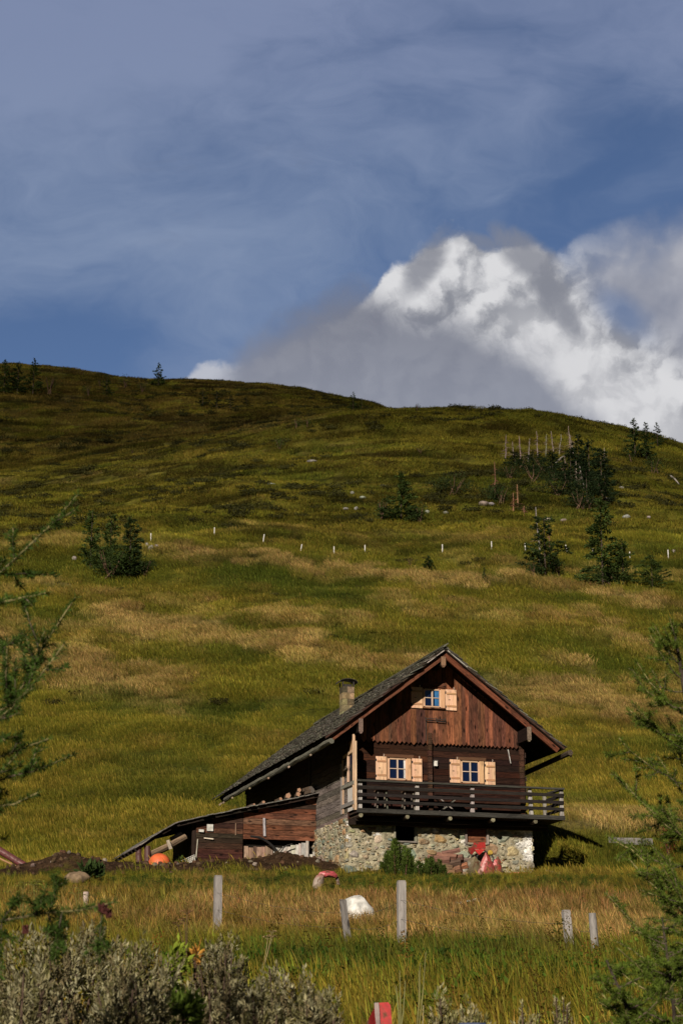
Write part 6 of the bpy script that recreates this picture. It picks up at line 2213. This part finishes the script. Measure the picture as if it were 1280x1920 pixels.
M_POST = mat_wood('silvered_post_wood', 0.85, 0.45, 0.0, 0.0, 0.15)
M_SPOT = mat_wood('spotted_post_wood', 0.85, 0.6, 0.75, 0.12, 0.15)
GP = (0.30, 0.275, 0.26)
PP = []
PP.append(post('squared grey post before the dark shed, above the willow bush', 407, 1760, 1643, 14, (0.25, 0.23, 0.22), 'square'))
PP.append(post('leaning dark spotted plank post before the white boulder', 655, 1785, 1688, 13, (0.17, 0.155, 0.145), 'flat', (-0.13, 0)))
PP.append(post('tall straight squared pale post in front of the mountain pine', 753, 1785, 1653, 15, GP, 'square', (0.0, 0)))
PP.append(post('pale slightly leaning squared post paired with a rounded grey one', 1070, 1805, 1708, 14, GP, 'square', (-0.07, 0)))
PP.append(post('rounded grey cracked post paired with a pale squared one', 1118, 1815, 1714, 15, (0.27, 0.25, 0.235), 'round', (-0.05, 0)))
post('small rounded pale post just above the low larch branch', 160, 1722, 1673, 11, (0.46, 0.36, 0.31), 'round')
pr = post('rounded brownish post with a slanting brace, half hidden in larch twigs', 1234, 1850, 1768, 12, (0.46, 0.35, 0.27), 'round', (-0.04, 0))
m_ = MB()
q0 = at(1218, 1850, 29.5)
q0[2] = float(ground(q0[0], q0[1]))
q1 = pr[0] + np.array((0, 0, pr[1] * 0.45))
m_.board((0, 0, 0), q1 - q0, 0.07, 0.05, (1, 0, 0.3), (0.36, 0.33, 0.30), 3, 0.003)
tag(m_.build('fence_brace', M_POST, None, None, False, q0), 'slanting grey brace leaning against the rounded brownish post', 'fence brace')
m_ = MB()
q0 = at(1262, 1812, 27)
m_.tube([(0, 0, 0), (0.20, 0, -0.03), (0.21, 0, -0.03), (0.40, 0, 0.04)], [0.025, 0.025, 0.028, 0.03], (0.55, 0.53, 0.50), 8)
m_.tube([(0.20, 0, -0.03), (0.36, 0, 0.03)], 0.034, (0.55, 0.10, 0.03), 8)
tag(m_.build('fence_grip', M_PLASTIC, None, None, False, q0), 'grey and orange fence grip near the brownish braced post', 'fence grip')
for k_, f_ in enumerate((0.45, 0.72)):
    m_ = MB()
    pts = []
    for (p, h) in PP:
        pts.append(p + np.array((0, -0.09, h * f_)))
    full = []
    for a, b in zip(pts[:-1], pts[1:]):
        for t in np.linspace(0, 1, 6)[:-1]:
            full.append(a + (b - a) * t - np.array((0, 0, 0.10 * 4 * t * (1 - t))))
    full.append(pts[-1])
    full = np.array(full)
    m_.tube(full - full[0], 0.003, (0.10, 0.09, 0.085), 4)
    tag(m_.build('fence_wire', M_METAL, None, None, False, full[0]), ['lower', 'upper'][k_] + ' thin sagging wire strung between the near posts', 'fence wire')

# red steel bracket and a blue lid at the lower edge
p = at(711, 1925, 13.6)
g0 = float(ground(p[0], p[1]))
s = 13.6 / F
top = at(712, 1879, 13.6)[2] - g0
rb = empty('steel_bracket', (p[0], p[1], g0))
tag(rb, 'bright red painted steel bracket with worn grey edge at the bottom', 'bracket')


def slab(ol, th_, col, y0=0.0, y1=0.0):
    V = [(x, y0 + (y1 - y0) * (x - ol[0][0]), z) for x, z in ol]
    V2 = [(x, y + th_, z) for x, y, z in V]
    n = len(ol)
    return MB().add(V + V2, [np.arange(n), np.arange(n)[::-1] + n, np.array([(i, i + n, (i + 1) % n + n, (i + 1) % n) for i in range(n)])], col)


zb = top - 0.55
slab([(-0.022, top - 0.005), (-0.010, zb), (0.10, zb), (0.085, top - 0.13), (0.078, top - 0.02), (0.062, top)], 0.05, (0.40, 0.012, 0.012)).build('front_plate', M_RED, rb)
m_ = MB()
m_.add([(-0.024, -0.002, top - 0.008), (-0.016, 0.06, top - 0.004), (-0.085, 0.16, top - 0.13), (-0.11, 0.16, zb), (-0.012, -0.002, zb)], [np.array([(0, 1, 2, 3, 4)])], (0.16, 0.010, 0.010))
m_.build('side_plate', M_RED, rb)
m_ = MB()
m_.board((-0.020, -0.008, top - 0.004), (0.018, -0.008, zb), 0.030, 0.012, (1, 0, 0), (0.22, 0.17, 0.16), 8, 0.002)
m_.build('worn_edge', M_ROCK, rb)
m_ = MB()
m_.tube([(0.0, 0.03, 0.0), (0.02, 0.03, zb + 0.02)], 0.03, (0.10, 0.012, 0.012), 8)
m_.build('stake', M_RED, rb)
p = at(884, 1926, 10.5)
g0 = float(ground(p[0], p[1]))
bx = MB()
hz = p[2] - g0 + 0.012
bx.board((-0.06, 0, hz * 0.5), (0.06, 0, hz * 0.5), 0.10, hz, (0, 1, 0), (0.02, 0.03, 0.075), 4, 0.004)
bx.board((-0.07, 0, hz + 0.004), (0.07, 0, hz + 0.004), 0.12, 0.012, (0, 1, 0), (0.02, 0.035, 0.09), 4, 0.002)
tag(bx.build('plastic_tub', M_PLASTIC, None, None, False, (p[0], p[1], g0)), 'dark blue plastic tub rim at the bottom edge', 'tub')

# ------------------------------------------------------------------ willow bushes in the foreground
WR = np.random.default_rng(17)


def willow(label, px, top, half, Y, tone=0, n=None, squash=0.9, name='willow_bush'):
    c = at(px, top, Y)
    g = float(ground(c[0], c[1]))
    t = empty(name, (c[0], c[1], g))
    tag(t, label, 'shrub')
    h = (c[2] - g) * 1.05
    a = half / F * Y * 1.12
    tips = n or int(2600 * a * (h + a) * 0.55)
    d = unit(WR.normal(size=(tips, 3)))
    d[:, 2] = np.abs(d[:, 2]) * 1.0 - 0.25
    d = unit(d)
    lump = 1 + 0.22 * (fbm(d[:, 0] * 3 + 5, d[:, 2] * 3 + d[:, 1] * 2, WR.integers(999), 3) - 0.5) * 2
    rr = WR.uniform(0.60, 1.0, tips) ** 0.7 * lump
    cz = h * 0.42
    pos = np.stack([d[:, 0] * a * rr, d[:, 1] * a * squash * rr, cz + d[:, 2] * (h - cz) * np.minimum(rr, 1.02)], 1)
    k = 13
    C = np.repeat(pos, k, 0)
    up = unit(d * np.array((0.8, 0.8, 0.5)) + np.array((0, 0, 0.75)) + WR.normal(0, 0.25, (tips, 3)))
    U = np.repeat(up, k, 0)
    f = np.tile(np.linspace(0, 1, k), tips)
    ang = WR.uniform(0, 6.28, tips * k)
    s1 = perp(U, WR)
    s2 = np.cross(U, s1)
    side = s1 * np.cos(ang)[:, None] + s2 * np.sin(ang)[:, None]
    C = C - U * (0.10 * (1 - f))[:, None]
    D = unit(side * (0.95 - 0.55 * f)[:, None] + U * (0.35 + 0.65 * f)[:, None] + WR.normal(0, 0.12, (tips * k, 3)))
    S = unit(np.cross(D, U) + 1e-4)
    pal = np.array([(0.34, 0.30, 0.21), (0.27, 0.235, 0.15), (0.17, 0.155, 0.075), (0.23, 0.18, 0.12), (0.40, 0.365, 0.28)]) if not tone else np.array([(0.42, 0.38, 0.25), (0.34, 0.30, 0.18), (0.28, 0.26, 0.13), (0.45, 0.39, 0.28), (0.22, 0.21, 0.09)])
    cols = pal[WR.integers(0, 5, tips)]
    cols = np.repeat(cols, k, 0) * WR.uniform(0.55, 1.25, (tips * k, 1)) * np.array((0.74, 0.75, 0.58))
    L = WR.uniform(0.026, 0.046, tips * k)
    MB().leaves(C, D, S, L, L * 0.36, cols, 0.55, 0.18).build('foliage', M_WILLOW, t)
    st_ = MB()
    for q in WR.choice(tips, min(tips, 90), False):
        e = pos[q]
        st_.tube([(e[0] * 0.12, e[1] * 0.12, -0.1), (e[0] * 0.5, e[1] * 0.5, e[2] * 0.55), e], [0.012, 0.009, 0.004], (0.09, 0.06, 0.045), 4, False)
    st_.build('stems', M_BARK, t)
    return t


M_WILLOW = mat_leaf('silver_willow_leaf', trans=0.12, rough=0.6, spec=0.15, var=0.2)
willow('big silvery willow bush below the lowest dark larch branch', 120, 1752, 175, 11.5)
willow('silvery willow bush between the biggest one and the bright herb', 270, 1778, 110, 11.0)
willow('dark willow bush standing alone behind, topped by the dried umbel', 412, 1754, 66, 13.6)
willow('low middle willow bush at the bottom edge', 420, 1836, 130, 10.2)
willow('rounded pale willow bush before the pale dried stalk', 540, 1816, 96, 11.2)
willow('willow bush in front of the biggest one, under the larch', 40, 1830, 130, 9.4)
willow('willow bush at the bottom between corner and middle', 225, 1850, 130, 9.4)
willow('lowest outermost willow bush, nearest to the red bracket', 600, 1872, 60, 10.2)
willow('willow bush filling the gap below the bright herb', 330, 1842, 80, 10.6)
willow('small willow bush low between middle and pale ones', 500, 1856, 70, 9.9)
willow('willow bush between the rounded pale one and the red bracket', 585, 1856, 84, 10.6)
willow('pale low willow tuft behind the bare stalks and red bracket', 830, 1868, 40, 13.0, 1)
willow('pale low willow tuft above the blue tub rim', 885, 1882, 52, 12.2, 1)
willow('small pale willow tuft between blue tub and larch seedling', 985, 1888, 36, 12.5, 1)
willow('smallest pale willow tuft, half inside the larch seedling', 1050, 1884, 26, 12.8, 1)
bush('leafy_herb', 'bright yellow green leafy herb between the willow bushes', 330, 1840, 1768, 44, (0.20, 0.25, 0.030), 260, None, 0.4, 0.06, 'plant', 0.8, False, np.array([*at(330, 1840, 11.6)]))
bush('leafy_herb', 'small orange yellow leaved herb beside the bright green one', 366, 1806, 1776, 22, (0.40, 0.20, 0.04), 60, None, 0.4, 0.05, 'plant', 0.8, False, np.array([*at(366, 1806, 11.7)]))
bush('leafy_herb', 'green leafy herb low between the middle willow bushes', 345, 1930, 1870, 60, (0.11, 0.16, 0.025), 260, None, 0.6, 0.06, 'plant', 0.8, False, np.array([*at(345, 1925, 9.6)]))

# ------------------------------------------------------------------ larches close to the camera
LR = np.random.default_rng(23)


def clusters(nb, pos, tan, k, ln, col):
    n = len(pos)
    P_ = np.repeat(pos, k, 0)
    T_ = np.repeat(tan, k, 0)
    D = unit(LR.normal(size=(n * k, 3)) + T_ * 0.75 + np.array((0, 0, 0.15)))
    cc = np.asarray(col) * np.repeat(LR.uniform(0.65, 1.35, n), k)[:, None] * LR.uniform(0.8, 1.2, (n * k, 1))
    nb.leaves(P_, D, perp(D, LR), LR.uniform(0.6, 1.15, n * k) * ln, 0.0040, cc, 0.5)


def twig(wd, nb, p0, p1, rad, sag=0.0, k=12, sp=0.0115, ln=0.032, start=0.1, young=0.0, sub=0, sublen=0.3, depth=0, col=(0.095, 0.135, 0.020)):
    p0, p1 = np.asarray(p0, float), np.asarray(p1, float)
    L = np.linalg.norm(p1 - p0)
    n = 8
    f = np.linspace(0, 1, n)
    pts = p0 + np.outer(f, p1 - p0)
    pts[:, 2] += -sag * L * 4 * f * (1 - f)
    pts[1:-1] += LR.normal(0, 0.008 * L, (n - 2, 3))
    barkc = np.array((0.10, 0.075, 0.055))
    yc = np.array((0.26, 0.22, 0.09))
    cols = np.repeat(barkc + (yc - barkc) * smooth(f, 0.45, 0.8)[:, None] * (0.3 + 0.7 * young), 5, 0)
    m0 = wd.n
    wd.tube(pts, rad * 0.7 * (1 - 0.75 * f) + 0.0011, barkc, 5, False)
    wd.C[-1] = cols
    m_ = max(2, int(L * (1 - start) / sp))
    s_ = start + (1 - start) * (np.arange(m_) + LR.random(m_)) / m_
    pos = np.stack([np.interp(s_, f, pts[:, q]) for q in range(3)], 1)
    T = unit(np.gradient(pts, axis=0))
    tan = np.stack([np.interp(s_, f, T[:, q]) for q in range(3)], 1)
    clusters(nb, pos, tan, k, ln, col)
    if sub and depth < 2:
        ns = max(2, int(L * sub))
        for i in range(ns):
            s0 = LR.uniform(0.12, 0.9)
            b0 = np.array([np.interp(s0, f, pts[:, q]) for q in range(3)])
            t0 = np.array([np.interp(s0, f, T[:, q]) for q in range(3)])
            sd = LR.normal(size=3) * np.array((1, 1, 0.55))
            sd = unit(sd - t0 * sd.dot(t0))
            l2 = sublen * L * (1.1 - 0.6 * s0) * LR.uniform(0.5, 1.2)
            twig(wd, nb, b0, b0 + unit(t0 * 0.75 + sd * 0.8 + np.array((0, 0, -0.05))) * l2, rad * 0.45, LR.uniform(-0.05, 0.08), k, sp, ln, 0.05, 0.5, sub * 0.8 if depth == 0 else 0, 0.4, depth + 1, col)


def near_larch(name, label, trunk, trad, branches, kw=None):
    t0 = np.asarray(trunk[0], float)
    t = empty(name, t0)
    tag(t, label, 'tree')
    tk = MB()
    q = np.asarray(trunk) - t0
    f = np.linspace(0, len(q) - 1, 14)
    pts = np.stack([np.interp(f, np.arange(len(q)), q[:, i]) for i in range(3)], 1)
    tk.tube(pts, np.linspace(trad, 0.006, 14), (0.055, 0.042, 0.033), 9, True, 0.06)
    tk.build('trunk', M_BARK, t)
    wd, nb = MB(), MB()
    for b in branches(pts):
        twig(wd, nb, *b[:2], **b[2])
    wd.build('branches', M_BARK, t)
    nb.build('needles', M_NEEDLE, t)
    return t


def gz(p):
    p = np.array(p)
    p[2] = float(ground(p[0], p[1])) - 0.1
    return p


def br_right(pts):
    out = []
    h = pts[-1][2]
    n = 54
    for i in range(n):
        f = 0.16 + 0.83 * (i + LR.random()) / n
        z = h * f
        b = np.array([np.interp(z, pts[:, 2], pts[:, q]) for q in range(3)])
        az = LR.uniform(0, 6.28)
        if LR.random() < 0.55:
            az = LR.normal(3.3, 0.7)
        L = (1.12 * (1 - f) ** 0.7 + 0.10) * LR.uniform(0.65, 1.15) * (0.45 + 0.55 * float(smooth(f, 0.22, 0.42)))
        el = LR.uniform(0.15, 0.75) + 0.25 * f
        d = np.array((math.cos(az) * math.cos(el), math.sin(az) * math.cos(el), math.sin(el)))
        out.append((b, b + d * L, dict(rad=0.010 * (1 - f) + 0.004, sag=0.10, sub=9, sublen=0.42, young=0.8, start=0.08)))
    out.append((pts[-3], pts[-1] + (0, 0, 0.03), dict(rad=0.008, young=1.0, start=0.0)))
    return out


Yr = 11.0
near_larch('young_larch', 'tallest feathery green larch, in front of the plank trough and red leaved shrub', [gz(at(1352, 1900, Yr)), at(1348, 1800, Yr), at(1328, 1600, Yr), at(1302, 1400, Yr), at(1280, 1280, Yr), at(1262, 1175, Yr)], 0.045, br_right)


def br_low(pts):
    out = []
    h = pts[-1][2]
    for i in range(44):
        f = 0.25 + 0.72 * (i + LR.random()) / 44
        b = np.array([np.interp(h * f, pts[:, 2], pts[:, q]) for q in range(3)])
        az = LR.uniform(0, 6.28)
        L = (0.66 * (1 - f) ** 0.8 + 0.12) * LR.uniform(0.6, 1.15)
        el = LR.uniform(0.1, 0.7)
        d = np.array((math.cos(az) * math.cos(el), math.sin(az) * math.cos(el), math.sin(el)))
        out.append((b, b + d * L, dict(rad=0.007, sag=0.06, sub=8, sublen=0.42, young=0.7, start=0.05)))
    out.append((pts[-4], pts[-1], dict(rad=0.005, young=1.0, start=0.0)))
    return out


near_larch('young_larch', 'low bushy larch seedling below the rounded grey cracked post', [gz(at(1190, 1900, 9.5)), at(1175, 1890, 9.5), at(1136, 1800, 9.5)], 0.013, br_low)
near_larch('young_larch', 'second larch seedling growing before the brownish braced post', [gz(at(1265, 1900, 10)), at(1262, 1880, 10), at(1240, 1720, 10)], 0.014, br_low)

LB = [((-230, 1300), (148, 926), 7.6, 6, 0.02), ((-230, 1150), (86, 1112), 7.2, 6, 0.03), ((-230, 1560), (142, 1120), 7.7, 9, 0.10), ((-230, 1500), (122, 1206), 7.3, 10, 0.10), ((-230, 1470), (92, 1385), 7.5, 10, 0.04), ((-230, 1530), (140, 1414), 7.9, 8, 0.02), ((-230, 1440), (62, 1290), 7.1, 11, 0.04), ((-230, 1580), (72, 1486), 7.4, 9, 0.02),
      ((-230, 1745), (212, 1692), 7.0, 0, 0.02), ((-230, 1660), (12, 1570), 7.6, 6, 0.03), ((-230, 1360), (40, 1190), 7.8, 9, 0.03), ((-230, 1600), (45, 1400), 8.0, 10, 0.05)]


def br_left(pts):
    out = []
    for (a, b, Y_, sub, sag) in LB:
        p0 = at(a[0], a[1], 7.5) - L0
        p1 = at(b[0], b[1], Y_) - L0
        out.append((p0, p1, dict(rad=0.009, sag=sag, sub=sub, sublen=0.30, young=0.6, start=0.12, col=(0.050, 0.088, 0.016))))
    # foliage hanging from the lowest branch
    a, b = at(-230, 1745, 7.5) - L0, at(212, 1692, 7.0) - L0
    for i in range(9):
        f = LR.uniform(0.5, 0.97)
        p0 = a + (b - a) * f + (0, 0, -0.02 * 4 * f * (1 - f))
        d = unit(np.array((LR.normal(0.25, 0.3), LR.normal(0, 0.5), LR.choice([-1.0, -0.7, 0.35], p=[.5, .2, .3]))))
        out.append((p0, p0 + d * LR.uniform(0.08, 0.24), dict(rad=0.003, sag=-0.02, sub=14, sublen=0.4, young=0.3, start=0.0, col=(0.050, 0.088, 0.016))))
    return out


L0 = gz(at(-230, 1800, 7.5))
ll = near_larch('young_larch', 'dark larch whose bare ended branches reach over the silvery willows', [L0, at(-232, 1800, 7.5), at(-228, 1400, 7.5), at(-235, 1000, 7.5), at(-228, 700, 7.5)], 0.06, br_left)
for (px, row, Yc) in ((196, 1704, 6.98), (204, 1712, 6.96), (190, 1701, 7.0), (48, 1742, 7.1)):
    p = at(px, row, Yc) - L0
    V = []
    m_ = MB()
    for q in range(5):
        z = 0.012 - q * 0.006
        n = 8
        a = np.arange(n) / n * 6.283 + q * 0.4
        D = unit(np.stack([np.cos(a), np.sin(a), np.full(n, 0.9)], 1))
        m_.leaves(p + np.stack([np.cos(a) * 0.003, np.sin(a) * 0.003, np.full(n, z - 0.006)], 1), D, perp(D, LR), 0.014, 0.011, (0.10, 0.035, 0.03))
    m_.build('cone', M_BARK, ll)

# ------------------------------------------------------------------ a cloud high behind the camera; its shadow lies on the upper left of the hill
M_CLOUD, kc, bc = mat_new('cloud')
bc.inputs['Base Color'].default_value = (0.85, 0.85, 0.87, 1)
bc.inputs['Roughness'].default_value = 1.0
bc.inputs['Specular IOR Level'].default_value = 0.0
geo_ = kc.node('ShaderNodeNewGeometry')
kc.put(bc.inputs['Alpha'], kc.ss(kc.noise(geo_.outputs['Position'], 0.02, 5, 0.6), 0.3, 0.7, 0.03, 0.17))
CR = np.random.default_rng(3)
tgt = np.array((-62.0, 395.0, 150.0))
sd_ = np.array(SUN_DIR)
cpos = tgt + sd_ * 1500.0
ex_ = unit(np.cross(sd_, (0, 0, 1.0)))
ey_ = np.cross(ex_, sd_)
m_ = MB()
for (a, b, r_) in ((0, 0, 80), (-60, 20, 70), (-120, 0, 80), (40, 10, 52), (70, 22, 34), (-30, 60, 70), (-100, 60, 70), (-170, 30, 80), (-20, -45, 34), (-75, -50, 38), (-140, -55, 50)):
    th, ph = np.meshgrid(np.arange(20) / 20 * 2 * np.pi, np.linspace(0, np.pi, 12), indexing='ij')
    x, y, z = np.cos(th) * np.sin(ph), np.sin(th) * np.sin(ph), np.cos(ph)
    k_ = r_ * (0.8 + 0.5 * fbm(x * 2 + 9 + a, y * 2 + z * 2 + 5 + b, 4, 3))
    c0 = ex_ * a + ey_ * b
    V = (np.stack([x * k_, y * k_, z * k_], -1) + c0).reshape(-1, 3)
    i, j = np.meshgrid(np.arange(20), np.arange(11), indexing='ij')
    m_.add(V, [np.stack([(i * 12 + j).ravel(), (i * 12 + j + 1).ravel(), ((i + 1) % 20 * 12 + j + 1).ravel(), ((i + 1) % 20 * 12 + j).ravel()], 1)], (0.8, 0.8, 0.8))
tag(m_.build('cloud', M_CLOUD, None, None, True, cpos), 'drifting cloud that shades the upper hillside', 'cloud', kind='stuff')

# clods and small stones strewn over the dirt bank
KR = np.random.default_rng(41)
m_ = MB()
for _ in range(220):
    mx, my, rx, ry, hh, di = [q_ for q_ in MOUNDS if q_[5]][KR.integers(sum(1 for q_ in MOUNDS if q_[5]))]
    x, y = mx + KR.normal(0, 0.55) * rx, my + KR.normal(0, 0.6) * ry - 0.1
    p = h2w(x, y)
    p[2] = float(ground(p[0], p[1]))
    r_ = KR.uniform(0.03, 0.11) * (1.6 if KR.random() < 0.08 else 1)
    d = unit(KR.normal(size=3)) * r_
    c = jc((0.060, 0.036, 0.020) if KR.random() < 0.8 else (0.16, 0.13, 0.10), KR, 0.3)
    m_.tube([p - d * 0.8, p - d * 0.3, p + d * 0.35, p + d * 0.8], [r_ * 0.4, r_ * 0.9, r_, r_ * 0.45], c, 6, True, 0.25)
o_ = m_.build('rubble', M_ROCK)
tag(o_, 'clods of earth and small stones strewn over the dirt bank', 'rubble', kind='stuff')
